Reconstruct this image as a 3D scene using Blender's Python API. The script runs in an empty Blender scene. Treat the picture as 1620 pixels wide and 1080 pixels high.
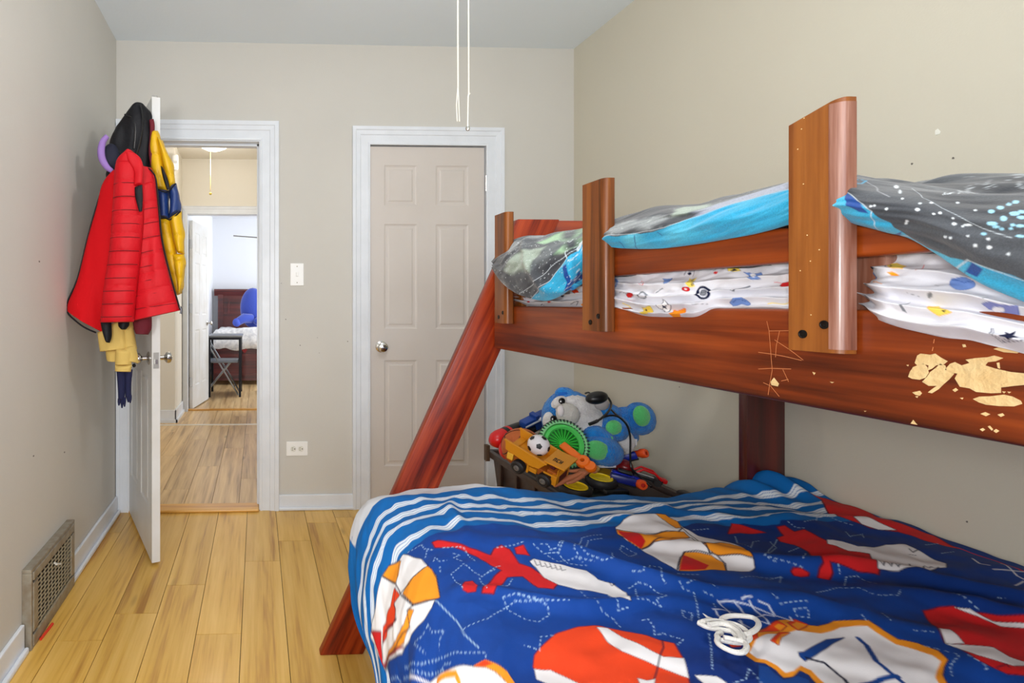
import bpy, bmesh, math, random
import numpy as np
from mathutils import Vector, Matrix, Euler
R = math.radians
SC = bpy.context.scene
COL = SC.collection
# ---------------------------------------------------------------- camera, world, lights, exposure
cd = bpy.data.cameras.new('camera'); cam = bpy.data.objects.new('camera', cd); COL.objects.link(cam)
cam.location = (0, 0, 1.15); cam.rotation_euler = (R(90), 0, R(-2.2))
cd.sensor_width = 36; cd.lens = 850/1620*36; cd.shift_x = (810-440)/1620; cd.shift_y = -(540-480)/1620
cd.clip_start = 0.02; cd.clip_end = 60
SC.camera = cam
w = bpy.data.worlds.new('world'); SC.world = w; w.use_nodes = True
w.node_tree.nodes['Background'].inputs[0].default_value = (0.75, 0.85, 1, 1)
w.node_tree.nodes['Background'].inputs[1].default_value = 0.6
vs = SC.view_settings; vs.view_transform = 'Standard'; vs.look = 'None'; vs.gamma = 1; vs.use_curve_mapping = False
vs.exposure = -0.06
SC.cycles.max_bounces = 10; SC.cycles.diffuse_bounces = 7
def area(name, loc, rot, sx, sy, power, col, spread=180):
    l = bpy.data.lights.new(name, 'AREA'); l.shape = 'RECTANGLE'; l.size = sx; l.size_y = sy; l.energy = power; l.color = col
    l.spread = R(spread)
    o = bpy.data.objects.new(name, l); o.location = loc; o.rotation_euler = rot; COL.objects.link(o); return o
def point(name, loc, r, power, col):
    l = bpy.data.lights.new(name, 'POINT'); l.shadow_soft_size = r; l.energy = power; l.color = col
    o = bpy.data.objects.new(name, l); o.location = loc; COL.objects.link(o); return o
area('window_daylight', (0.45, -1.22, 1.40), (R(90), 0, 0), 1.7, 1.6, 46, (0.93, 0.965, 1.0))   # window behind the camera
point('fan_lamp', (0.495, 1.30, 2.18), 0.06, 21, (1.0, 0.975, 0.94))                              # ceiling fan light above the room
area('camera_fill', (-0.42, -0.40, 1.22), (R(88), 0, R(-28)), 0.26, 0.22, 23, (1.0, 0.99, 0.97))                     # fill light added left of the camera to brighten the toy corner
point('hall_lamp', (-0.40, 4.95, 2.42), 0.08, 10, (1.0, 0.96, 0.90))
area('hall_side_daylight', (-1.75, 4.1, 1.5), (R(90), 0, R(-90)), 1.2, 1.6, 13, (1.0, 0.93, 0.82))
area('far_room_daylight', (2.1, 7.6, 1.5), (R(90), 0, R(90)), 1.8, 1.6, 80, (0.92, 0.96, 1.0))
# ---------- camera model of the photograph (eye 1.15 m up, 850 px focal length, view turned 2.2 deg) ----------
PSI = math.radians(2.2); EYE = 1.15; FPX = 850.0; PX, PY = 440.0, 480.0
def ray(u, v):
    a = (u-PX)/FPX; b = -(v-PY)/FPX; c, s = math.cos(PSI), math.sin(PSI)
    return (s+a*c, c-a*s, b)
def atY(u, v, Y):
    d = ray(u, v); t = Y/d[1]; return (d[0]*t, Y, EYE+d[2]*t)
def atX(u, v, X):
    d = ray(u, v); t = X/d[0]; return (X, d[1]*t, EYE+d[2]*t)
def atZ(u, v, Z):
    d = ray(u, v); t = (Z-EYE)/d[2]; return (d[0]*t, d[1]*t, Z)
# ---------- cloth surfaces ----------
def vnoise(x, y, seed=0):
    """smooth value noise on numpy arrays, about -1..1"""
    xi = np.floor(x).astype(np.int64); yi = np.floor(y).astype(np.int64)
    fx = x-xi; fy = y-yi
    fx = fx*fx*(3-2*fx); fy = fy*fy*(3-2*fy)
    def h(a, b):
        n = (a*374761393 + b*668265263 + seed*1442695041) & 0x7fffffff
        n = ((n ^ (n >> 13))*1274126177) & 0x7fffffff
        return ((n ^ (n >> 16)) & 0xffff)/32767.5-1
    return (h(xi, yi)*(1-fx)+h(xi+1, yi)*fx)*(1-fy)+(h(xi, yi+1)*(1-fx)+h(xi+1, yi+1)*fx)*fy
CX0, CL, CR, CTOP = 1.790, 1.36, 0.17, 0.552
HEM_S = [-1, 1.1, 1.25, 1.36, 1.44, 1.53, 1.60, 1.65, 1.70, 1.75]
HEM_Y = [1.79, 1.79, 1.775, 1.74, 1.70, 1.60, 1.50, 1.41, 1.20, 1.05]
def comforter_surf(S, T):
    """S: metres of cloth from the wall towards the room, T: metres from the foot hem towards the head"""
    a = np.clip((S-CL)/CR, 0, math.pi/2)
    over = np.maximum(S-CL-CR*math.pi/2, 0)
    x = np.where(S <= CL, CX0-S, CX0-CL-CR*np.sin(a))
    z = CTOP-CR*(1-np.cos(a))-over
    tt = np.maximum(T, 0)
    y = np.interp(S, HEM_S, HEM_Y)-tt
    # foot edge rolls over
    e = np.exp(-(tt/0.05))
    top = np.clip(1-(S-1.36)/0.2, 0, 1)
    z = z-0.03*e*top-0.046*np.exp(-(tt/.16))*np.clip((1.05-S)/.30, 0, 1)*top
    z = z-0.022*np.clip((tt-.35)/.4, 0, 1)*np.clip((.35-S)/.35, 0, 1)
    y = y+0.012*np.exp(-((T-.03)/.03)**2)*0
    # hanging part below the foot hem
    z = z+np.minimum(T, 0)*top; x = x-np.minimum(T, 0)*(1-top)*.6; y = y+np.minimum(T, 0)*(1-top)*.3
    # large soft undulations and folds
    f = np.clip(1-over*8, 0.3, 1)
    d = 0.010*vnoise(S*2.3+3, T*2.9+1, 1)+0.006*vnoise(S*6+.5*T*6, T*5+9, 2)
    d = d+0.0070*vnoise(S*11+T*5, T*16, 3)+0.0020*vnoise(S*30, T*34-S*12, 4)-0.014*np.abs(vnoise(S*3+T*3.4+4, T*3.2-S*3.0, 6))+.004
    # creases near the hem, crossing the stripes
    c = np.exp(-((T-.16)/.15)**2)
    d = d+c*0.0065*vnoise(S*13, T*3+S*2, 5)
    # fold ridges running diagonally on the top
    for (s0, t0, ang, L, A, w) in [(0.95, 0.62, 2.6, .5, .020, .035), (0.45, .62, 2.75, .6, .016, .03), (1.15, .72, 2.9, .35, .014, .022),
                                   (0.35, 0.32, 2.95, .5, .011, .03), (0.75, .30, .25, .35, .008, .02), (1.22, .28, 1.1, .22, .010, .02), (0.25, .85, 2.7, .5, .014, .03)]:
        ca, sa = math.cos(ang), math.sin(ang)
        p = (S-s0)*ca+(T-t0)*sa; q = -(S-s0)*sa+(T-t0)*ca+0.03*np.sin(p*14+s0*7)
        d = d+A*1.5*np.exp(-(q/w)**2-(p/(L*.6))**2)
    # rumpled lump against the wall at the foot
    d = d+0.060*np.exp(-((S-.09)/.13)**2-((T-.06)/.10)**2)*(1+.35*np.sin(S*70+T*20))
    nx = np.where(a > 0, -np.sin(a), 0); nz = np.cos(a)
    z = z+d*nz*f*np.clip(1+T*10, 0, 1); x = x+d*nx*1.3*f
    # scalloped drape below the bend
    x = x+0.018*np.sin(y*16+1)*np.clip(over*12, 0, 1)-0.006*np.clip(over*12, 0, 1)
    return np.stack([x, y, z], -1)
def catmull(P, n):
    """P (k, ...) control values -> n samples, smooth"""
    P = np.asarray(P, float); k = len(P)
    t = np.linspace(0, k-1, n); i = np.minimum(t.astype(int), k-2); f = (t-i).reshape((-1,)+(1,)*(P.ndim-1))
    p0 = P[np.maximum(i-1, 0)]; p1 = P[i]; p2 = P[i+1]; p3 = P[np.minimum(i+2, k-1)]
    return 0.5*((2*p1)+(-p0+p2)*f+(2*p0-5*p1+4*p2-p3)*f*f+(-p0+3*p1-3*p2+p3)*f**3)
def ip(tab, u): return float(np.interp(u, [a for a, b in tab], [b for a, b in tab]))
BL_TOP = [(779, 411), (788, 397), (800, 387), (815, 375), (840, 372.6), (864, 373), (880, 367), (901, 365), (921, 362), (960, 351), (1000, 340), (1025, 333), (1050, 326), (1080, 324), (1120, 321), (1150, 312), (1200, 300), (1247, 287), (1290, 276), (1336, 276), (1360, 282), (1400, 288), (1450, 296), (1500, 303), (1560, 307), (1620, 309), (1720, 312)]
BL_HEM = [(779, 424), (788, 441), (800, 453), (815, 464), (840, 472), (860, 476), (880, 471), (901, 460), (921, 443), (940, 400), (960, 391), (1000, 394), (1050, 393), (1100, 387), (1150, 378), (1200, 370), (1247, 356), (1290, 350), (1337, 351), (1400, 368), (1436, 377), (1478, 401), (1507, 421), (1552, 450), (1620, 478), (1720, 520)]
BL_U = [779, 786, 796, 808, 824, 842, 862, 882, 901, 919, 940, 960, 985, 1012, 1045, 1080, 1115, 1150, 1185, 1220, 1250, 1290, 1336, 1362, 1400, 1436, 1478, 1507, 1552, 1620, 1720]
BL_XO = [(779, .752), (800, .728), (860, .715), (901, .735), (919, .762), (940, .768), (960, .757), (1100, .756), (1247, .756), (1300, .765), (1336, .757), (1436, .752), (1507, .745), (1720, .74)]
def blanket_cols():
    cols = []
    for u in BL_U:
        hem, top, xo = ip(BL_HEM, u), ip(BL_TOP, u), ip(BL_XO, u)
        pr = []
        h = atX(u, hem, xo+.012); pr.append((h[0]+.012, h[1], h[2]+.012)); pr.append(h)
        for f, dx in ((.2, .0), (.45, -.006), (.7, .006), (.86, .03)):
            pr.append(atX(u, hem+(top-hem)*f, xo+dx))
        dxt = .085 if u < 930 or u > 1330 else .13
        tp = atX(u, top, xo+dxt); pr.append(tp)
        hump = ip([(779, 0), (1330, 0), (1436, .01), (1500, .035), (1620, .10), (1720, .13)], u)
        y = tp[1]
        def hz(X):   # height just below the sight line through the top edge
            k = X/tp[0]; return EYE+(tp[2]-EYE)*k
        # inner profile at a constant y so the cloth lies across the mattress
        pr.append((tp[0]+.07, y, tp[2]-.012))
        pr.append((tp[0]+.18, y, tp[2]-.02))
        pr.append((1.15, y, tp[2]+.0+hump*.6))
        pr.append((1.35, y, tp[2]-.01+hump*1.05))
        pr.append((1.55, y, tp[2]-.03+hump*.7))
        pr.append((1.70, y, min(tp[2]-.04, 1.26)))
        pr.append((1.775, y, 1.22))
        cols.append(pr)
    return np.array(cols)
_bl = None
def blanket_surf(nu=420, nv=150):
    """rows along the bed, columns from hem over the guard rail to the wall"""
    C = blanket_cols(); A = catmull(C, nu)                     # (nu, 14, 3)
    B = catmull(np.swapaxes(A, 0, 1), nv)                      # (nv, nu, 3)
    V, U = np.meshgrid(np.linspace(0, 1, nv), np.linspace(0, 1, nu), indexing='ij')
    B[..., 1] = np.minimum(B[..., 1], 1.742)
    Y = B[..., 1]; q = V*13
    d = 0.004*vnoise(Y*14, q*1.2, 11)+0.003*vnoise(Y*34+q*2, q*2.0, 12)+.006*vnoise(Y*7+q, q*.7, 13)*np.clip((q-6)/2, 0, 1)
    w = np.clip(q/2, 0, 1)
    # diagonal fold on the corner lobe
    fold = np.exp(-(((Y-1.30)*-18+(q-1.2)*1.0-.6)/.55)**2)*np.clip((Y-1.16)*12, 0, 1)*np.clip(7-q, 0, 1)
    B[..., 0] -= (d*w+.012*fold)*np.clip(8-q, 0, 1)
    B[..., 2] += d*np.clip((q-5)/2, 0, 1)*1.3
    return B
SH_BOT = [(812, 476), (840, 484), (871, 485.5), (923, 485), (960, 482), (977, 488), (1015, 498), (1040, 500), (1095, 500), (1115, 496), (1135, 489.5), (1160, 490), (1215, 490), (1250, 492), (1300, 489), (1340, 485), (1366, 488), (1389, 504), (1418, 515), (1454, 524), (1493, 532), (1531, 536), (1567, 545), (1620, 558), (1720, 585)]
SH_TOP = [(812, 452), (840, 450), (871, 440), (923, 432), (960, 429), (1100, 422), (1250, 408), (1340, 404), (1372, 405), (1430, 400), (1500, 400), (1620, 425), (1720, 430)]
SH_U = [812, 826, 840, 871, 900, 923, 945, 960, 977, 996, 1015, 1040, 1068, 1095, 1115, 1135, 1160, 1188, 1215, 1250, 1300, 1340, 1366, 1389, 1418, 1454, 1493, 1531, 1567, 1620, 1720]
def sheet_surf(nu=420, nv=90):
    cols = []
    for u in SH_U:
        b, t = ip(SH_BOT, u), ip(SH_TOP, u)
        xo = ip([(812, .80), (960, .785), (1015, .768), (1095, .768), (1135, .78), (1250, .79), (1300, .81), (1345, .812), (1368, .80), (1389, .768), (1720, .76)], u)
        pr = [atX(u, b-1, xo+.03), atX(u, b, xo+.004)]
        for f, dx in ((.18, -.004), (.36, .006), (.54, .008), (.72, .02), (.88, .035), (1.0, .06)):
            pr.append(atX(u, b+(t-b)*f, xo+dx))
        pr.append((xo+.16, pr[-1][1], pr[-1][2]+.004)); pr.append((1.2, pr[-1][1], 1.215)); pr.append((1.77, pr[-1][1], 1.20))
        cols.append(pr)
    A = catmull(np.array(cols), nu); B = catmull(np.swapaxes(A, 0, 1), nv)
    V, U = np.meshgrid(np.linspace(0, 1, nv), np.linspace(0, 1, nu), indexing='ij')
    B[..., 1] = np.minimum(B[..., 1], 1.74)
    Y = B[..., 1]; q = V*10
    # long folds that run along the rail and wander
    ph = q*2.6+1.3*vnoise(Y*6, q*.3, 21)+Y*3.2
    amp = np.clip(q/1.2, 0, 1)*np.clip(8-q, 0, 1)
    d = .0055*(1-2*np.abs(np.sin(ph)))+.004*vnoise(Y*22, q*1.6+Y*9, 22)+.002*vnoise(Y*55, q*3+Y*20, 23)
    B[..., 0] -= d*amp; B[..., 2] += .4*d*amp
    return B
# ---------------------------------------------------------------- helpers
def lin(c):
    c = c/255.0
    return c/12.92 if c <= 0.04045 else ((c+0.055)/1.055)**2.4
def rgb(t): return (lin(t[0]), lin(t[1]), lin(t[2]), 1.0)
MATS = {}
def mat(name, col, rough=.6, metal=0.0, spec=.5, bump=None, var=None, coat=0, trans=0, sheen=0, emit=None, vcol=False, alpha=1):
    """bump=(scale, strength); var=(scale, second colour, amount)"""
    if name in MATS: return MATS[name]
    m = bpy.data.materials.new(name); m.use_nodes = True; MATS[name] = m
    nt = m.node_tree; N = nt.nodes; L = nt.links; b = N['Principled BSDF']
    b.inputs['Base Color'].default_value = rgb(col); b.inputs['Roughness'].default_value = rough
    b.inputs['Metallic'].default_value = metal; b.inputs['Specular IOR Level'].default_value = spec
    b.inputs['Coat Weight'].default_value = coat; b.inputs['Coat Roughness'].default_value = .12
    b.inputs['Transmission Weight'].default_value = trans; b.inputs['Sheen Weight'].default_value = sheen
    b.inputs['Alpha'].default_value = alpha
    tc = N.new('ShaderNodeTexCoord')
    if var:
        n = N.new('ShaderNodeTexNoise'); n.inputs['Scale'].default_value = var[0]; n.inputs['Detail'].default_value = 5
        L.new(tc.outputs['Object'], n.inputs['Vector'])
        r = N.new('ShaderNodeMapRange'); r.inputs[1].default_value = .38; r.inputs[2].default_value = .68; r.inputs[4].default_value = var[2]
        L.new(n.outputs['Fac'], r.inputs[0])
        x = N.new('ShaderNodeMix'); x.data_type = 'RGBA'; x.inputs[6].default_value = rgb(col); x.inputs[7].default_value = rgb(var[1])
        L.new(r.outputs[0], x.inputs[0]); L.new(x.outputs[2], b.inputs['Base Color'])
    if vcol:
        a = N.new('ShaderNodeAttribute'); a.attribute_name = 'Col'; L.new(a.outputs['Color'], b.inputs['Base Color'])
    if bump:
        n = N.new('ShaderNodeTexNoise'); n.inputs['Scale'].default_value = bump[0]; n.inputs['Detail'].default_value = 4
        L.new(tc.outputs['Object'], n.inputs['Vector'])
        u = N.new('ShaderNodeBump'); u.inputs['Strength'].default_value = bump[1]; u.inputs['Distance'].default_value = .01
        L.new(n.outputs['Fac'], u.inputs['Height']); L.new(u.outputs[0], b.inputs['Normal'])
    if emit:
        b.inputs['Emission Color'].default_value = rgb(emit[0]); b.inputs['Emission Strength'].default_value = emit[1]
    return m
def wood(name, dark, light, axis=2, rough=.32, coat=.35, scale=1.0, knots=.5, red=None, perobj=False, bands=1.0, spec=.5):
    """stained wood with the grain along one object axis"""
    if name in MATS: return MATS[name]
    m = bpy.data.materials.new(name); m.use_nodes = True; MATS[name] = m
    nt = m.node_tree; N = nt.nodes; L = nt.links; b = N['Principled BSDF']
    b.inputs['Coat Weight'].default_value = coat; b.inputs['Coat Roughness'].default_value = .15; b.inputs['Specular IOR Level'].default_value = spec
    tc = N.new('ShaderNodeTexCoord'); src = tc.outputs['Object']
    if perobj:
        oi = N.new('ShaderNodeObjectInfo'); ml = N.new('ShaderNodeVectorMath'); ml.operation = 'SCALE'
        cb = N.new('ShaderNodeCombineXYZ')
        for i in range(3): L.new(oi.outputs['Random'], cb.inputs[i])
        L.new(cb.outputs[0], ml.inputs[0]); ml.inputs['Scale'].default_value = 37
        ad = N.new('ShaderNodeVectorMath'); ad.operation = 'ADD'; L.new(src, ad.inputs[0]); L.new(ml.outputs[0], ad.inputs[1]); src = ad.outputs[0]
    def mapped(sc_long, sc_cross):
        mp = N.new('ShaderNodeMapping'); s = [sc_cross*scale]*3; s[axis] = sc_long*scale
        mp.inputs['Scale'].default_value = s; L.new(src, mp.inputs['Vector']); return mp.outputs[0]
    n1 = N.new('ShaderNodeTexNoise'); n1.inputs['Scale'].default_value = 1; n1.inputs['Detail'].default_value = 6; n1.inputs['Distortion'].default_value = .4
    L.new(mapped(1.1, 24), n1.inputs['Vector'])
    n2 = N.new('ShaderNodeTexNoise'); n2.inputs['Scale'].default_value = 1; n2.inputs['Detail'].default_value = 3
    L.new(mapped(5, 120), n2.inputs['Vector'])
    n3 = N.new('ShaderNodeTexNoise'); n3.inputs['Scale'].default_value = 1; n3.inputs['Detail'].default_value = 2; n3.inputs['Distortion'].default_value = .25
    L.new(mapped(.75, 8.5), n3.inputs['Vector'])
    wv = N.new('ShaderNodeMath'); wv.operation = 'MULTIPLY'; wv.inputs[1].default_value = 26*bands; L.new(n3.outputs['Fac'], wv.inputs[0])
    sn = N.new('ShaderNodeMath'); sn.operation = 'SINE'; L.new(wv.outputs[0], sn.inputs[0])
    a1 = N.new('ShaderNodeMath'); a1.operation = 'MULTIPLY_ADD'; a1.inputs[1].default_value = .06; L.new(sn.outputs[0], a1.inputs[0]); L.new(n1.outputs['Fac'], a1.inputs[2])
    a2 = N.new('ShaderNodeMath'); a2.operation = 'MULTIPLY_ADD'; a2.inputs[1].default_value = .35; L.new(n2.outputs['Fac'], a2.inputs[0]); L.new(a1.outputs[0], a2.inputs[2])
    cr = N.new('ShaderNodeValToRGB'); e = cr.color_ramp.elements
    e[0].position = .38; e[0].color = rgb(dark); e[1].position = .95; e[1].color = rgb(light)
    mid = cr.color_ramp.elements.new(.62); mid.color = rgb(red or tuple((d+l)/2 for d, l in zip(dark, light)))
    ct = N.new('ShaderNodeMapRange'); ct.clamp = True; ct.inputs[1].default_value = .42; ct.inputs[2].default_value = .95; ct.inputs[3].default_value = .37; ct.inputs[4].default_value = 1.02
    L.new(a2.outputs[0], ct.inputs[0]); L.new(ct.outputs[0], cr.inputs[0])
    vo = N.new('ShaderNodeTexVoronoi'); vo.inputs['Scale'].default_value = 1; L.new(mapped(1.6, 6.5), vo.inputs['Vector'])
    kn = N.new('ShaderNodeMapRange'); kn.inputs[1].default_value = .02; kn.inputs[2].default_value = .10; kn.inputs[3].default_value = knots; kn.inputs[4].default_value = 0
    L.new(vo.outputs['Distance'], kn.inputs[0])
    mx = N.new('ShaderNodeMix'); mx.data_type = 'RGBA'; mx.inputs[7].default_value = rgb(tuple(d*.45 for d in dark))
    L.new(kn.outputs[0], mx.inputs[0]); L.new(cr.outputs[0], mx.inputs[6])
    out = mx.outputs[2]
    if perobj:
        hv = N.new('ShaderNodeHueSaturation'); mr = N.new('ShaderNodeMapRange'); mr.inputs[3].default_value = .90; mr.inputs[4].default_value = 1.08
        L.new(oi.outputs['Random'], mr.inputs[0]); L.new(mr.outputs[0], hv.inputs['Value']); L.new(out, hv.inputs['Color']); out = hv.outputs[0]
    L.new(out, b.inputs['Base Color'])
    rr = N.new('ShaderNodeMapRange'); rr.inputs[3].default_value = rough-.06; rr.inputs[4].default_value = rough+.12
    L.new(n1.outputs['Fac'], rr.inputs[0]); L.new(rr.outputs[0], b.inputs['Roughness'])
    u = N.new('ShaderNodeBump'); u.inputs['Strength'].default_value = .12; u.inputs['Distance'].default_value = .004
    L.new(a2.outputs[0], u.inputs['Height']); L.new(u.outputs[0], b.inputs['Normal'])
    return m
class MB:
    def __init__(s): s.v = []; s.f = []; s.m = []; s.cur = 0
    def add(s, V, F):
        o = len(s.v); s.v += [tuple(p) for p in V]; s.f += [tuple(i+o for i in f) for f in F]; s.m += [s.cur]*len(F); return s
    def box(s, x0, x1, y0, y1, z0, z1, M=None):
        V = [Vector(p) for p in ((x0,y0,z0),(x1,y0,z0),(x1,y1,z0),(x0,y1,z0),(x0,y0,z1),(x1,y0,z1),(x1,y1,z1),(x0,y1,z1))]
        if M: V = [M @ p for p in V]
        return s.add(V, [(0,3,2,1),(4,5,6,7),(0,1,5,4),(1,2,6,5),(2,3,7,6),(3,0,4,7)])
    def prism(s, pts, h0, h1, ax='y', M=None):
        """polygon in two axes pushed along the third"""
        n = len(pts)
        def P(a, b, h): return {'y': (a, h, b), 'z': (a, b, h), 'x': (h, a, b)}[ax]
        V = [Vector(P(a, b, h0)) for a, b in pts]+[Vector(P(a, b, h1)) for a, b in pts]
        if M: V = [M @ p for p in V]
        F = [tuple(range(n))[::-1], tuple(range(n, 2*n))]+[(i, (i+1) % n, n+(i+1) % n, n+i) for i in range(n)]
        return s.add(V, F)
    def tube(s, path, r, n=8, cap=True, flat=1.0):
        path = [Vector(p) for p in path]; k = len(path); rs = r if isinstance(r, (list, tuple)) else [r]*k
        V = []; up = Vector((0, 0, 1)); prev = None
        for i, p in enumerate(path):
            d = (path[min(i+1, k-1)]-path[max(i-1, 0)]).normalized()
            if prev is None:
                a = d.cross(up if abs(d.z) < .9 else Vector((0, 1, 0))).normalized()
            else:
                a = (prev-d*prev.dot(d)).normalized()
            prev = a; b = d.cross(a)
            for j in range(n):
                t = 2*math.pi*j/n; V.append(p+a*math.cos(t)*rs[i]+b*math.sin(t)*rs[i]*flat)
        F = [(i*n+j, i*n+(j+1) % n, (i+1)*n+(j+1) % n, (i+1)*n+j) for i in range(k-1) for j in range(n)]
        if cap: F += [tuple(range(n))[::-1], tuple(range((k-1)*n, k*n))]
        return s.add(V, F)
    def lathe(s, prof, n=24, M=None, a0=0, a1=2*math.pi, cap=False):
        """prof: (radius, height) around local z"""
        full = abs(a1-a0-2*math.pi) < 1e-6; m = n if full else n+1; V = []
        for r, z in prof:
            for j in range(m):
                t = a0+(a1-a0)*j/n; V.append(Vector((r*math.cos(t), r*math.sin(t), z)))
        if M: V = [M @ p for p in V]
        k = len(prof)
        F = [(i*m+j, i*m+(j+1) % m, (i+1)*m+(j+1) % m, (i+1)*m+j) for i in range(k-1) for j in range(n)]
        if full and cap:
            if prof[0][0] > 1e-5: F.append(tuple(range(m))[::-1])
            if prof[-1][0] > 1e-5: F.append(tuple(range((k-1)*m, k*m)))
        return s.add(V, F)
    def ball(s, c, rx, ry=None, rz=None, nu=20, nv=14, M=None, noise=0, seed=0):
        ry = ry or rx; rz = rz or rx; V = []; rd = random.Random(seed)
        for i in range(nv+1):
            a = math.pi*i/nv
            for j in range(nu):
                t = 2*math.pi*j/nu; k = 1+(rd.uniform(-noise, noise) if noise else 0)
                p = Vector((rx*k*math.sin(a)*math.cos(t), ry*k*math.sin(a)*math.sin(t), rz*k*math.cos(a)))
                if M: p = M @ p
                V.append(Vector(c)+p)
        F = [(i*nu+j, (i+1)*nu+j, (i+1)*nu+(j+1) % nu, i*nu+(j+1) % nu) for i in range(nv) for j in range(nu)]
        return s.add(V, F)
    def grid(s, P):
        """P: list of rows of points"""
        h, w_ = len(P), len(P[0])
        return s.add([p for r in P for p in r], [(i*w_+j, i*w_+j+1, (i+1)*w_+j+1, (i+1)*w_+j) for i in range(h-1) for j in range(w_-1)])
    def build(s, name, mats, parent=None, smooth=False, bevel=0, seg=2, sub=0, weld=False):
        me = bpy.data.meshes.new(name); me.from_pydata([tuple(p) for p in s.v], [], s.f)
        for m in (mats if isinstance(mats, (list, tuple)) else [mats]): me.materials.append(m)
        me.polygons.foreach_set('material_index', s.m)
        bm = bmesh.new(); bm.from_mesh(me)
        if weld: bmesh.ops.remove_doubles(bm, verts=bm.verts, dist=1e-5)
        bmesh.ops.recalc_face_normals(bm, faces=bm.faces)
        if bevel:
            es = [e for e in bm.edges if len(e.link_faces) == 2 and e.calc_face_angle() > .6]
            bmesh.ops.bevel(bm, geom=es, offset=bevel, segments=seg, affect='EDGES', clamp_overlap=True, profile=.5)
        bm.to_mesh(me); bm.free()
        if smooth is not False:
            ang = smooth if isinstance(smooth, float) and smooth is not True else .7
            me.polygons.foreach_set('use_smooth', [True]*len(me.polygons))
            try: me.set_sharp_from_angle(angle=ang)
            except Exception: pass
        o = bpy.data.objects.new(name, me); COL.objects.link(o)
        if parent is not None: o.parent = parent
        if sub:
            md = o.modifiers.new('sub', 'SUBSURF'); md.levels = sub; md.render_levels = sub
        return o
def empty(name, loc=(0, 0, 0), rot=(0, 0, 0)):
    o = bpy.data.objects.new(name, None); o.location = loc; o.rotation_euler = rot; o.empty_display_size = .05; COL.objects.link(o); return o
def tag(o, label=None, cat=None, group=None, kind=None):
    if label: o['label'] = label
    if cat: o['category'] = cat
    if group: o['group'] = group
    if kind: o['kind'] = kind
    return o
def thing(name, label, cat, loc=(0, 0, 0), rot=(0, 0, 0), group=None): return tag(empty(name, loc, rot), label, cat, group)
def struct(o, label=None): o['kind'] = 'structure'; return tag(o, label)
def B(x0, x1, y0, y1, z0, z1): return MB().box(x0, x1, y0, y1, z0, z1)
def axes(o, xd, up=(0, 0, 1)):
    """matrix with x along xd, z close to up"""
    x = Vector(xd).normalized(); y = Vector(up).cross(x).normalized(); z = x.cross(y)
    return Matrix(((x.x, y.x, z.x, o[0]), (x.y, y.y, z.y, o[1]), (x.z, y.z, z.z, o[2]), (0, 0, 0, 1)))
def zaxis(o, zd):
    z = Vector(zd).normalized(); x = (Vector((0, 0, 1)) if abs(z.z) < .9 else Vector((1, 0, 0))).cross(z).normalized(); y = z.cross(x)
    return Matrix(((x.x, y.x, z.x, o[0]), (x.y, y.y, z.y, o[1]), (x.z, y.z, z.z, o[2]), (0, 0, 0, 1)))
def colour_attr(me, C):
    """C: (verts, 3) linear colours"""
    a = me.color_attributes.new('Col', 'FLOAT_COLOR', 'POINT'); A = np.ones((len(C), 4), np.float32); A[:, :3] = C
    a.data.foreach_set('color', A.ravel())
def grid_mesh(name, P, m, parent=None, C=None, thick=0):
    """P: (h, w, 3) numpy grid"""
    h, w_ = P.shape[:2]; me = bpy.data.meshes.new(name)
    i = np.arange(h*w_).reshape(h, w_); F = np.stack([i[:-1, :-1], i[:-1, 1:], i[1:, 1:], i[1:, :-1]], -1).reshape(-1, 4)
    me.vertices.add(h*w_); me.vertices.foreach_set('co', P.reshape(-1).astype(np.float32))
    me.loops.add(F.size); me.loops.foreach_set('vertex_index', F.ravel().astype(np.int32))
    me.polygons.add(len(F)); me.polygons.foreach_set('loop_start', (np.arange(len(F))*4).astype(np.int32))
    me.polygons.foreach_set('use_smooth', np.ones(len(F), bool)); me.update(calc_edges=True); me.materials.append(m)
    if C is not None: colour_attr(me, C.reshape(-1, 3))
    o = bpy.data.objects.new(name, me); COL.objects.link(o)
    if parent: o.parent = parent
    return o
PAL = {'white': (236, 234, 236), 'orange': (240, 150, 35), 'red': (205, 30, 34), 'ink': (10, 18, 52), 'darkred': (92, 14, 40), 'redor': (226, 66, 26), 'blue': (16, 66, 140), 'dash': (176, 208, 232), 'net': (205, 212, 228),
       'grey': (120, 124, 132), 'lblue': (110, 140, 200), 'yellow': (232, 205, 90), 'lav': (128, 134, 190), 'turq': (50, 162, 200), 'pipe': (196, 206, 214), 'pale': (150, 164, 152), 'mint': (150, 186, 150), 'mid': (96, 102, 106),
       'dark': (44, 48, 56), 'lavg': (150, 156, 176), 'grey2': (150, 154, 160), 'dot': (214, 222, 228), 'dotb': (150, 206, 232)}
PALN = {k: np.array(rgb(v)[:3]) for k, v in PAL.items()}
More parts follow.
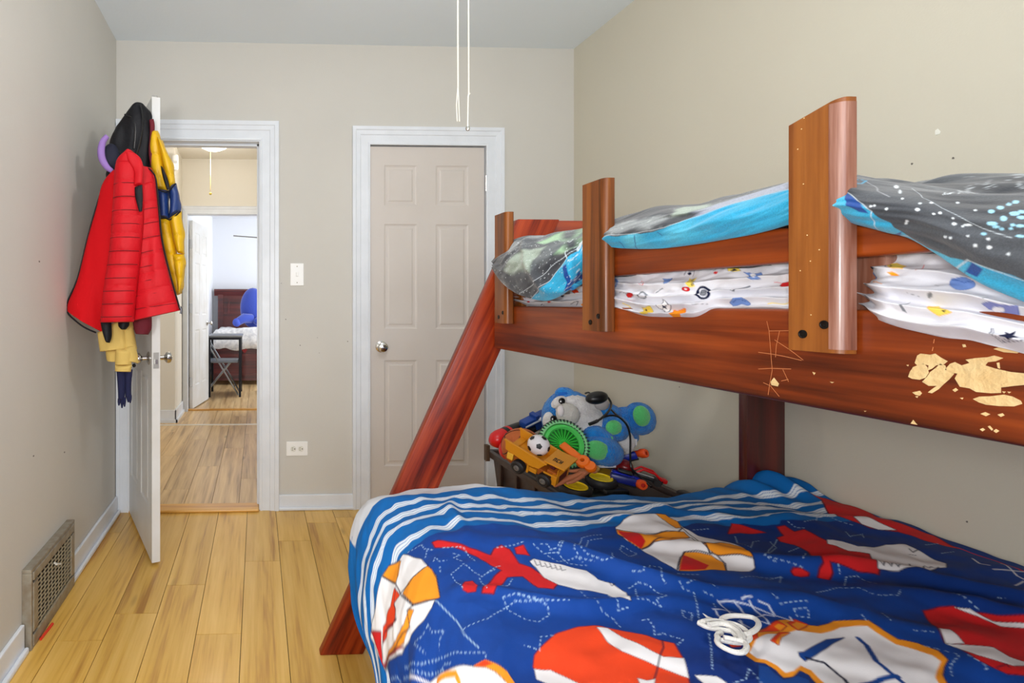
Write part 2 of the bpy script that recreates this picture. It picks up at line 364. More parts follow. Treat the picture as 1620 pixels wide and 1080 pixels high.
def paint(C, S, T, prints, px):
    """flat print: lays traced shapes, given in cloth metres, over the cloth colours"""
    sh = C.shape[:2]
    for kind, col, o, w_, st in prints:
        P = np.array(st, float).reshape(-1, 2); mg = w_*2+px*3
        x0, y0 = P.min(0)-mg; x1, y1 = P.max(0)+mg
        m = (S > x0) & (S < x1) & (T > y0) & (T < y1)
        if not m.any(): continue
        s_, t_ = S[m], T[m]; n = len(P); seg = n if kind == 0 else n-1
        dist = np.full(s_.shape, 9.0); inside = np.zeros(s_.shape, bool); along = np.zeros(s_.shape); acc = 0.0
        for i in range(seg):
            a, b = P[i], P[(i+1) % n]; d = b-a; L_ = math.hypot(*d)
            if L_ < 1e-9: continue
            k = np.clip(((s_-a[0])*d[0]+(t_-a[1])*d[1])/L_**2, 0, 1); q = np.hypot(s_-a[0]-k*d[0], t_-a[1]-k*d[1])
            c = q < dist; dist = np.where(c, q, dist); along = np.where(c, acc+k*L_, along); acc += L_
            if kind == 0 and a[1] != b[1]:
                cr_ = ((a[1] > t_) != (b[1] > t_)) & (s_ < (b[0]-a[0])*(t_-a[1])/(b[1]-a[1])+a[0]); inside ^= cr_
        cur = C[m]
        if kind == 0:
            sd = np.where(inside, -dist, dist)
            if o:
                al = np.clip((w_-sd)/px+.5, 0, 1)[:, None]; cur = cur*(1-al)+PALN[o]*al
            al = np.clip(-sd/px+.5, 0, 1)[:, None]; cur = cur*(1-al)+PALN[col]*al
        else:
            al = np.clip((w_*.5-dist)/px+.5, 0, 1)
            if o == 'd': al = al*np.clip(np.sin(along/.0105*2*math.pi/1.0)*1.6+.9, 0, 1)
            al = al[:, None]; cur = cur*(1-al)+PALN[col]*al
        C[m] = cur
COM_PRINT = [(0,'white','ink',0.002,[1.4357,0.394,1.4056,0.476,1.4036,0.518,1.3976,0.556,1.4136,0.616,1.4256,0.616,1.4397,0.626,1.4637,0.614,1.5097,0.576,1.5418,0.536,1.6219,0.348,1.6159,0.336,1.6159,0.262,1.5998,0.278,1.5618,0.316,1.5378,0.322,1.5097,0.328,1.4797,0.348,1.4517,0.388]),
(0,'orange','ink',0.0017,[1.4537,0.388,1.4837,0.344,1.5077,0.332,1.4877,0.414,1.4717,0.416,1.4497,0.398]),
(0,'orange','ink',0.002,[1.4036,0.52,1.4357,0.512,1.4797,0.482,1.4677,0.558,1.4397,0.602,1.4156,0.622,1.3996,0.562,1.3996,0.534]),
(0,'redor','ink',0.0015,[1.4957,0.416,1.5278,0.412,1.5718,0.36,1.5918,0.358,1.5598,0.404,1.5217,0.488,1.5137,0.432,1.4897,0.462]),
(0,'orange','ink',0.0014,[1.4817,0.546,1.4737,0.568,1.4997,0.562,1.5258,0.548,1.5538,0.498,1.6119,0.362,1.5418,0.502,1.5057,0.544]),
(0,'red','ink',0.0013,[1.6078,0.27,1.5818,0.35,1.6018,0.348,1.6199,0.342,1.6119,0.322]),
(0,'red','ink',0.0009,[1.5438,0.516,1.5318,0.546,1.6199,0.35,1.6199,0.342,1.5758,0.446]),
(1,'ink','',0.0029,[1.5097,0.328,1.4877,0.414,1.4857,0.474,1.4697,0.56,1.4397,0.602,1.4256,0.616]),
(1,'ink','',0.0025,[1.4517,0.388,1.4737,0.412,1.4937,0.426,1.5157,0.434,1.5177,0.492,1.5738,0.368,1.6119,0.348]),
(1,'ink','',0.0027,[1.4096,0.516,1.4557,0.504,1.4857,0.464]),
(1,'ink','',0.0023,[1.4697,0.56,1.4857,0.54,1.4977,0.568,1.5478,0.502,1.6199,0.35]),
(0,'red','darkred',0.0029,[1.3616,0.438,1.3475,0.438,1.3095,0.47,1.2695,0.504,1.2414,0.532,1.2234,0.512,1.2014,0.504,1.1894,0.52,1.1914,0.572,1.1733,0.592,1.1673,0.616,1.1573,0.672,1.1754,0.686,1.2014,0.676,1.2114,0.628,1.2474,0.626,1.2835,0.656,1.3115,0.682,1.3315,0.67,1.3235,0.658,1.2715,0.614,1.2454,0.6,1.2614,0.576,1.2735,0.532,1.2915,0.502,1.3235,0.474,1.3616,0.46]),
(0,'red','darkred',0.0025,[1.1733,0.518,1.1513,0.516,1.1533,0.548,1.1794,0.538]),
(0,'red','darkred',0.0021,[1.3636,0.636,1.3475,0.614,1.3295,0.614,1.3295,0.64,1.3435,0.66,1.3596,0.656,1.3656,0.646]),
(0,'white','ink',0.0017,[1.1633,0.57,1.1473,0.56,1.1113,0.584,1.0732,0.606,1.0532,0.612,1.0492,0.648,1.0232,0.656,1.0192,0.694,1.0492,0.75,1.0612,0.742,1.0652,0.704,1.1233,0.694,1.1553,0.674,1.1653,0.636,1.1613,0.594]),
(1,'ink','',0.0019,[1.1493,0.564,1.1553,0.586,1.1473,0.584]),
(1,'ink','',0.0019,[1.1393,0.57,1.1473,0.592,1.1373,0.59]),
(1,'ink','',0.0019,[1.1313,0.578,1.1353,0.596,1.1273,0.594]),
(1,'ink','',0.0019,[1.1213,0.582,1.1273,0.602,1.1193,0.602]),
(1,'ink','',0.0019,[1.1133,0.59,1.1193,0.61,1.1113,0.61]),
(1,'ink','',0.0019,[1.1053,0.598,1.1113,0.616,1.1013,0.614]),
(1,'ink','',0.0019,[1.0272,0.652,1.0292,0.664,1.0172,0.656]),
(0,'white','ink',0.0022,[0.829,0.384,0.7809,0.346,0.6948,0.314,0.6427,0.306,0.6287,0.346,0.6407,0.382,0.6387,0.426,0.6167,0.45,0.6047,0.484,0.6047,0.522,0.6307,0.576,0.6447,0.594,0.6688,0.606,0.7148,0.606,0.7589,0.602,0.7929,0.598,0.833,0.602,0.841,0.562,0.837,0.492,0.849,0.452,0.839,0.402]),
(0,'orange','ink',0.0023,[0.6608,0.308,0.6327,0.308,0.6287,0.346,0.6447,0.38,0.6668,0.388,0.6548,0.336]),
(0,'orange','ink',0.0021,[0.833,0.394,0.8069,0.406,0.7849,0.436,0.7188,0.406,0.6608,0.408,0.6748,0.444,0.7429,0.464,0.7869,0.466,0.835,0.49,0.845,0.46,0.843,0.412]),
(0,'orange','ink',0.002,[0.6908,0.506,0.6447,0.494,0.6167,0.496,0.6047,0.522,0.6287,0.572,0.6447,0.56,0.6848,0.54,0.6908,0.524]),
(0,'orange','ink',0.0019,[0.7429,0.508,0.7188,0.52,0.6968,0.536,0.6928,0.564,0.7228,0.606,0.7589,0.602,0.829,0.602,0.7809,0.546]),
(0,'red','',0,[0.833,0.396,0.7949,0.42,0.8049,0.462,0.835,0.488,0.847,0.448]),
(0,'red','',0,[0.7509,0.516,0.7388,0.578,0.7649,0.598,0.827,0.6]),
(1,'ink','',0.0033,[0.831,0.392,0.7749,0.422,0.7008,0.402,0.6748,0.408,0.6427,0.382]),
(1,'ink','',0.0032,[0.835,0.49,0.7849,0.464,0.7088,0.434,0.6708,0.446,0.6908,0.506,0.6187,0.488]),
(1,'ink','',0.0031,[0.6447,0.38,0.6688,0.462,0.6948,0.528,0.6848,0.54,0.6908,0.568,0.7228,0.606]),
(1,'ink','',0.0033,[0.831,0.598,0.7689,0.53,0.7388,0.506,0.7148,0.516,0.6948,0.532]),
(1,'ink','',0.0024,[0.6848,0.54,0.6447,0.56,0.6307,0.576]),
(0,'red','darkred',0.0027,[0.5406,0.41,0.4786,0.354,0.4665,0.362,0.4505,0.376,0.4305,0.402,0.4625,0.4,0.5006,0.4]),
(0,'red','darkred',0.0035,[0.0521,0.156,0.012,0.176,0,0.208,0,0.284,0.0501,0.386,0.026,0.412,0.008,0.44,0.04,0.512,0.0601,0.48,0.0721,0.452,0.0861,0.424,0.1382,0.402,0.1542,0.372,0.1642,0.346,0.0981,0.254,0.0441,0.194]),
(0,'white','ink',0.0024,[0.1322,0.358,0.0981,0.354,0.0941,0.384,0.0841,0.418,0.1241,0.41,0.1442,0.388]),
(1,'red','',0.0052,[0.036,0.494,0.032,0.536,0.03,0.578,0.0541,0.638]),
(0,'red','darkred',0.003,[0.3764,0.382,0.3564,0.382,0.3644,0.416,0.3324,0.412,0.3524,0.48,0.3644,0.524,0.3444,0.542,0.3204,0.556,0.4025,0.642,0.4225,0.656,0.4605,0.65,0.4906,0.636,0.5046,0.63,0.5186,0.648,0.5446,0.664,0.5586,0.656,0.5366,0.64,0.5186,0.632,0.4425,0.526,0.4245,0.474,0.4365,0.45,0.4245,0.43,0.4025,0.426]),
(0,'red','darkred',0.0028,[0.5927,0.63,0.5827,0.626,0.5707,0.63,0.5646,0.64,0.5727,0.646,0.5887,0.646,0.5967,0.64]),
(0,'white','ink',0.0018,[0.3464,0.482,0.3204,0.494,0.3084,0.52,0.2583,0.512,0.2002,0.49,0.1502,0.492,0.1602,0.524,0.1782,0.592,0.2102,0.616,0.2283,0.614,0.3064,0.638,0.3364,0.64,0.3624,0.646,0.4065,0.644,0.3904,0.63,0.3164,0.552,0.3544,0.538,0.3664,0.502]),
(1,'ink','',0.0023,[0.3764,0.62,0.3844,0.636,0.3404,0.604]),
(1,'ink','',0.0023,[0.3584,0.62,0.3664,0.636,0.3344,0.614]),
(1,'ink','',0.0023,[0.3424,0.622,0.3524,0.638,0.3284,0.624]),
(1,'ink','',0.0023,[0.3324,0.628,0.3084,0.618,0.3184,0.63]),
(1,'ink','',0.0023,[0.2703,0.594,0.3003,0.626,0.3084,0.636]),
(1,'ink','',0.0023,[0.3064,0.636,0.3003,0.64,0.2503,0.606]),
(1,'ink','',0.0023,[0.2463,0.604,0.2463,0.612,0.2343,0.608]),
(1,'ink','',0.0023,[0.2363,0.61,0.2323,0.616,0.2223,0.612]),
(1,'ink','',0.0025,[0.1722,0.516,0.1822,0.532,0.1602,0.524]),
(1,'ink','',0.0024,[0.2002,0.538,0.1902,0.544]),
(1,'white','',0.0029,[0.0841,0.572,0.1061,0.6,0.1021,0.614]),
(1,'white','',0.0028,[0.1181,0.632,0.0981,0.634,0.0541,0.638]),
(1,'white','',0.0028,[0.0441,0.594,0.0941,0.654,0.0961,0.666]),
(1,'white','',0.002,[0.1462,0.686,0.1061,0.672]),
(0,'red','darkred',0.0023,[0.4846,0.786,0.4505,0.782,0.4225,0.786,0.4125,0.802,0.3844,0.822,0.3524,0.836,0.3364,0.848,0.3824,0.878,0.4545,0.924,0.5426,0.982,0.5687,0.98,0.5887,0.974,0.5927,0.96,0.5947,0.942,0.5787,0.906,0.5847,0.894,0.5466,0.854]),
(0,'white','ink',0.0014,[0.4225,0.788,0.4065,0.798,0.4045,0.83,0.3764,0.84,0.3504,0.852,0.3604,0.858,0.3824,0.85,0.4065,0.842,0.4105,0.812]),
(0,'white','ink',0.0011,[0.5506,0.86,0.5366,0.864,0.5446,0.88,0.5566,0.898,0.5867,0.896]),
(0,'white','ink',0.0013,[0.5867,0.896,0.5626,0.902,0.5226,0.912,0.5286,0.936,0.5066,0.954,0.5606,0.962,0.5707,0.948,0.5827,0.934,0.5827,0.908]),
(1,'ink','',0.0017,[0.5887,0.962,0.5667,0.958,0.5707,0.964]),
(0,'orange','ink',0.0015,[0.907,0.86,0.871,0.838,0.7909,0.8,0.7629,0.796,0.7549,0.814,0.7368,0.82,0.6928,0.808,0.6688,0.816,0.6387,0.82,0.6427,0.846,0.6447,0.872,0.6247,0.886,0.6207,0.91,0.6327,0.932,0.6528,0.942,0.6768,0.958,0.6908,0.974,0.7529,1.022,0.7809,1.022,0.8069,1.02,0.837,1.022,0.865,1.022,0.899,1.026,0.9251,1.026,0.913,0.988,0.893,0.95,0.899,0.94,0.9271,0.956,0.9471,0.96,0.9391,0.94,0.9451,0.926,0.9591,0.924,0.9591,0.906]),
(0,'white','',0,[0.903,0.868,0.867,0.852,0.833,0.848,0.7969,0.836,0.7549,0.842,0.7028,0.828,0.6548,0.832,0.6568,0.854,0.6588,0.88,0.6467,0.9,0.6407,0.918,0.6447,0.932,0.6728,0.948,0.6968,0.964,0.7088,0.98,0.7609,1.02,0.7889,1.022,0.8129,1.022,0.837,1.022,0.863,1.022,0.891,1.026,0.9171,1.026,0.893,0.978,0.877,0.938,0.885,0.928,0.911,0.942,0.9291,0.946,0.9271,0.93,0.9351,0.918,0.9471,0.914,0.9451,0.898]),
(0,'redor','darkred',0.0012,[0.877,0.844,0.829,0.818,0.8009,0.804,0.8029,0.824,0.8249,0.836,0.851,0.838]),
(0,'orange','',0,[0.8249,0.822,0.8109,0.816,0.8049,0.824,0.827,0.836]),
(0,'redor','darkred',0.0012,[0.7869,0.81,0.7569,0.796,0.7489,0.812,0.7609,0.82,0.7929,0.836,0.7929,0.826]),
(0,'orange','',0,[0.7849,0.816,0.7629,0.804,0.7529,0.814,0.7909,0.834]),
(0,'redor','darkred',0.0009,[0.885,0.876,0.869,0.866,0.835,0.842,0.8169,0.844,0.853,0.864,0.881,0.886]),
(0,'orange','',0,[0.879,0.88,0.839,0.85,0.8209,0.846,0.853,0.864,0.881,0.886]),
(0,'redor','darkred',0.0007,[0.909,0.862,0.883,0.848,0.899,0.866,0.9171,0.872]),
(0,'redor','darkred',0.0007,[0.9591,0.872,0.9411,0.874,0.9451,0.882,0.9631,0.884]),
(0,'blue','ink',0.0009,[0.861,0.902,0.849,0.9,0.7649,0.86,0.7248,0.854,0.7649,0.872,0.831,0.904,0.867,0.918,0.867,0.91]),
(1,'blue','',0.0079,[0.7028,0.858,0.7108,0.878,0.7529,0.928,0.7589,0.95,0.7609,0.97,0.7609,0.98]),
(1,'ink','',0.0052,[0.857,0.912,0.835,0.92,0.837,0.938,0.843,0.958,0.863,0.986]),
(1,'blue','',0.0081,[0.831,0.974,0.7849,0.962,0.7549,0.96]),
(0,'blue','ink',0.001,[0.9611,0.932,0.9471,0.934,0.9531,0.966,0.9171,0.954,0.907,0.962,0.9271,0.99,0.9611,0.994,0.9951,0.998,1.0272,1]),
(1,'net','',0.0029,[0.861,0.74,0.863,0.75,0.863,0.762,0.871,0.78]),
(1,'net','',0.0029,[0.859,0.742,0.843,0.74,0.827,0.742,0.8129,0.748,0.8049,0.754,0.7949,0.766,0.7849,0.784,0.7689,0.8]),
(1,'net','',0.0029,[0.829,0.742,0.827,0.754,0.835,0.774]),
(1,'net','',0.0028,[0.897,0.77,0.881,0.768,0.859,0.77,0.835,0.774,0.833,0.792]),
(1,'net','',0.0028,[0.8009,0.746,0.8049,0.758,0.8069,0.774,0.8149,0.794,0.827,0.814]),
(1,'net','',0.0029,[0.7849,0.75,0.7749,0.76,0.7829,0.78]),
(1,'net','',0.0028,[0.895,0.774,0.901,0.784,0.901,0.79]),
(1,'net','',0.0028,[0.831,0.792,0.8009,0.778,0.7889,0.786]),
(1,'net','',0.0027,[0.871,0.802,0.891,0.83]),
(1,'net','',0.0027,[0.877,0.804,0.875,0.824]),
(1,'net','',0.0028,[0.7609,0.79,0.7669,0.8]),
(1,'net','',0.003,[0.8109,0.74,0.8009,0.738,0.7909,0.74]),
(1,'net','',0.0027,[0.839,0.806,0.833,0.81,0.829,0.814]),
(1,'net','',0.0027,[0.903,0.8,0.901,0.812]),
(0,'redor','darkred',0.0017,[1.3275,0.866,1.3135,0.848,1.2975,0.84,1.2414,0.816,1.1954,0.806,1.1633,0.806,1.1233,0.818,1.0832,0.838,1.0532,0.866,1.0692,0.904,1.0953,0.948,1.1173,0.978,1.1373,1.002,1.1593,0.996,1.1834,0.992,1.2094,0.99,1.2334,0.986,1.2554,0.978,1.2795,0.97,1.3035,0.96,1.3135,0.926,1.3255,0.89]),
(0,'white','ink',0.001,[1.1633,0.814,1.1413,0.814,1.1333,0.842,1.1133,0.882,1.1013,0.904,1.0692,0.908,1.0953,0.95,1.1173,0.928,1.1373,0.906,1.1633,0.882,1.1673,0.85]),
(0,'white','ink',0.0009,[1.3275,0.87,1.3015,0.88,1.2795,0.928,1.2655,0.97,1.2995,0.956,1.3175,0.924,1.3375,0.892]),
(1,'ink','',0.0024,[1.0632,0.852,1.0812,0.878,1.1173,0.912,1.1553,0.948]),
(0,'white','ink',0.0008,[1.1794,0.942,1.1693,0.95,1.1533,0.948,1.1713,0.966,1.1894,0.962]),
(0,'white','ink',0.001,[1.0832,0.948,1.0552,0.958,1.0512,0.97,1.0592,0.982,1.0852,0.988,1.0872,0.972]),
(0,'white','ink',0.0014,[1.5197,0.684,1.4997,0.704,1.4717,0.744,1.4256,0.806,1.3976,0.842,1.3836,0.864,1.3796,0.894,1.4196,0.88,1.4497,0.836,1.4797,0.782,1.5117,0.718]),
(0,'orange','ink',0.001,[1.4276,0.802,1.4036,0.814,1.3896,0.838,1.3796,0.86,1.3796,0.89,1.3916,0.88,1.3996,0.846,1.4096,0.826]),
(0,'redor','',0,[1.4256,0.804,1.4036,0.814,1.3956,0.832,1.4096,0.824]),
(1,'orange','',0.0081,[1.4977,0.716,1.4777,0.742,1.4617,0.77,1.4637,0.786]),
(1,'white','',0.0025,[1.5478,0.59,1.5157,0.682,1.4997,0.732]),
(1,'dash','d',0.0018,[1.4236,0.406,1.3856,0.42,1.3856,0.444,1.3716,0.464]),
(1,'dash','d',0.0017,[1.3956,0.478,1.3816,0.454]),
(1,'dash','d',0.0017,[1.3856,0.514,1.3776,0.502,1.3736,0.522,1.3556,0.522]),
(1,'dash','d',0.0016,[1.3836,0.55,1.3776,0.532]),
(1,'dash','d',0.0016,[1.3656,0.64,1.3656,0.574,1.3215,0.546,1.3015,0.606,1.2414,0.58]),
(1,'dash','d',0.0013,[1.4637,0.634,1.4637,0.656,1.4417,0.69,1.4597,0.686,1.4677,0.696]),
(1,'dash','d',0.0013,[1.4637,0.634,1.4837,0.632,1.5037,0.608,1.4917,0.66]),
(1,'dash','d',0.0014,[1.2955,0.696,1.2695,0.702,1.2374,0.726,1.2214,0.746,1.2294,0.764,1.2574,0.774,1.2775,0.754,1.2995,0.722,1.2955,0.696]),
(1,'dash','d',0.0014,[1.4076,0.728,1.3556,0.74,1.3035,0.718,1.2755,0.712,1.2434,0.728,1.2114,0.74,1.1774,0.748]),
(1,'dash','d',0.0012,[1.5518,0.55,1.5097,0.654,1.4837,0.692,1.4316,0.766,1.3956,0.804,1.4016,0.814]),
(1,'dash','d',0.0012,[1.5678,0.536,1.5077,0.68,1.4777,0.73]),
(1,'dash','d',0.0013,[1.2554,0.82,1.2795,0.816,1.2995,0.842,1.3195,0.824]),
(1,'dash','d',0.0017,[1.3275,0.498,1.3155,0.508,1.3335,0.514,1.3175,0.536]),
(1,'dash','d',0.0016,[1.3095,0.61,1.3175,0.664]),
(1,'dash','d',0.0016,[1.2855,0.6,1.2614,0.594]),
(1,'dash','d',0.0018,[1.3435,0.468,1.2955,0.488,1.2915,0.55]),
(1,'dash','d',0.0016,[1.2775,0.654,1.2594,0.656,1.2414,0.638]),
(1,'dash','d',0.0018,[1.2154,0.508,1.1673,0.508,1.1473,0.506]),
(1,'dash','d',0.0012,[1.4817,0.724,1.4737,0.722,1.4597,0.748]),
(1,'dash','d',0.0012,[1.5978,0.454,1.5818,0.494,1.5798,0.514]),
(1,'dash','d',0.0018,[0.889,0.414,0.9491,0.428,1.0412,0.546,1.0392,0.568,1.0192,0.588]),
(1,'dash','d',0.0018,[0.903,0.438,0.9451,0.448,1.0252,0.548,1.0212,0.568,1.0032,0.598,0.9811,0.6,0.9231,0.508]),
(1,'dash','d',0.0018,[1.1253,0.516,1.1133,0.546,1.0752,0.546,1.0692,0.528,1.0332,0.5,1.0812,0.55,1.0772,0.582,1.0392,0.59]),
(1,'dash','d',0.0018,[1.1073,0.518,1.0913,0.524,1.0953,0.538,1.0792,0.536]),
(1,'dash','d',0.0017,[1.1093,0.554,1.0973,0.576,1.0432,0.564,1.0412,0.578]),
(1,'dash','d',0.0018,[0.873,0.472,0.861,0.508,0.897,0.534,0.891,0.49,0.873,0.472]),
(1,'dash','d',0.0016,[0.9691,0.644,0.9531,0.656,0.885,0.584,0.861,0.588,0.9311,0.68,0.9331,0.694]),
(1,'dash','d',0.0016,[0.845,0.616,0.7989,0.618]),
(1,'dash','d',0.0015,[1.0032,0.68,0.9751,0.668,0.9611,0.684,0.9611,0.734,0.9931,0.744,0.9931,0.758,1.0132,0.744,1.0312,0.746,0.9931,0.686]),
(1,'dash','d',0.0015,[1.0672,0.708,1.0772,0.754,1.0872,0.768,1.0592,0.762]),
(1,'dash','d',0.0014,[1.1213,0.702,1.1213,0.77,1.1073,0.784,1.1093,0.81]),
(1,'dash','d',0.0013,[1.0592,0.796,1.0472,0.796,1.0532,0.818,1.0652,0.836,1.0472,0.834,1.0292,0.858,1.0492,0.87]),
(1,'dash','d',0.0014,[0.9611,0.772,0.9491,0.782,0.9751,0.81,0.9771,0.794,0.9611,0.772]),
(1,'dash','d',0.0015,[0.907,0.698,0.911,0.714,0.897,0.724,0.9271,0.768,0.9511,0.8]),
(1,'dash','d',0.0016,[0.895,0.704,0.845,0.686,0.841,0.716]),
(1,'dash','d',0.0015,[0.875,0.722,0.859,0.732]),
(1,'dash','d',0.0014,[0.877,0.748,0.887,0.764]),
(1,'dash','d',0.0013,[0.9751,0.85,0.9971,0.88,1.0492,0.942]),
(1,'dash','d',0.0012,[0.9871,0.942,0.9971,0.974]),
(1,'dash','d',0.0012,[0.9871,0.942,1.0152,0.966,1.0412,0.972]),
(1,'dash','d',0.0016,[0.7248,0.646,0.6808,0.638,0.6227,0.642]),
(1,'dash','d',0.0019,[0.6247,0.396,0.5747,0.39]),
(1,'dash','d',0.0018,[0.5326,0.422,0.5687,0.468,0.5787,0.516,0.5126,0.452,0.4846,0.442]),
(1,'dash','d',0.0018,[0.4345,0.438,0.5326,0.516,0.6087,0.584,0.6027,0.602]),
(1,'dash','d',0.0015,[1.2635,0.704,1.2374,0.73]),
(1,'dash','d',0.002,[0.1862,0.312,0.2563,0.372]),
(1,'dash','d',0.002,[0.1822,0.32,0.1922,0.37,0.1702,0.392]),
(1,'dash','d',0.002,[0.2943,0.376,0.2483,0.364]),
(1,'dash','d',0.0017,[0.4605,0.446,0.4886,0.49,0.6087,0.582,0.5907,0.606,0.5667,0.628]),
(1,'dash','d',0.0016,[0.5466,0.698,0.5046,0.664,0.4725,0.66,0.4705,0.696]),
(1,'dash','d',0.0015,[0.6407,0.728,0.5727,0.708,0.5366,0.716,0.5326,0.734,0.5186,0.744,0.4906,0.748,0.4665,0.734]),
(1,'dash','d',0.0015,[0.3864,0.756,0.3965,0.802]),
(1,'dash','d',0.0015,[0.7469,0.74,0.7489,0.75,0.7388,0.748]),
(1,'dash','d',0.0015,[0.7529,0.762,0.7248,0.76,0.6908,0.762]),
(1,'dash','d',0.0014,[0.7368,0.774,0.7088,0.774,0.7268,0.794,0.7449,0.788,0.7368,0.774]),
(1,'dash','d',0.0013,[0.5947,0.856,0.5727,0.868]),
(1,'dash','d',0.0012,[0.6227,0.894,0.6127,0.91,0.6027,0.926,0.6447,0.944,0.6628,0.96]),
(1,'dash','d',0.0012,[0.5947,0.93,0.5987,0.958,0.6087,0.962]),
(1,'dash','d',0.0014,[0.6347,0.806,0.6447,0.824]),
(1,'dash','d',0.0014,[0.5847,0.798,0.6067,0.832]),
(1,'dash','d',0.0016,[0.6848,0.646,0.6688,0.652,0.6247,0.636,0.6708,0.68]),
(1,'dash','d',0.0016,[0.4926,0.638,0.5066,0.654]),
(1,'dash','d',0.0018,[0.1001,0.494,0.0541,0.484]),
(1,'dash','d',0.0018,[0.1241,0.544,0.0801,0.534]),
(1,'dash','d',0.0015,[0.2623,0.738,0.2543,0.744]),
(1,'dash','d',0.0019,[0.2283,0.422,0.2543,0.454,0.1862,0.424,0.2162,0.454]),
(1,'dash','d',0.002,[0.3344,0.37,0.3404,0.398,0.3244,0.404]),
(1,'dash','d',0.0018,[0.4826,0.516,0.4385,0.498]),
(1,'dash','d',0.0017,[0.4585,0.534,0.5486,0.614]),
(1,'dash','',0.0015,[1.4256,0.62,1.4096,0.7,1.4116,0.74,1.4016,0.786])]
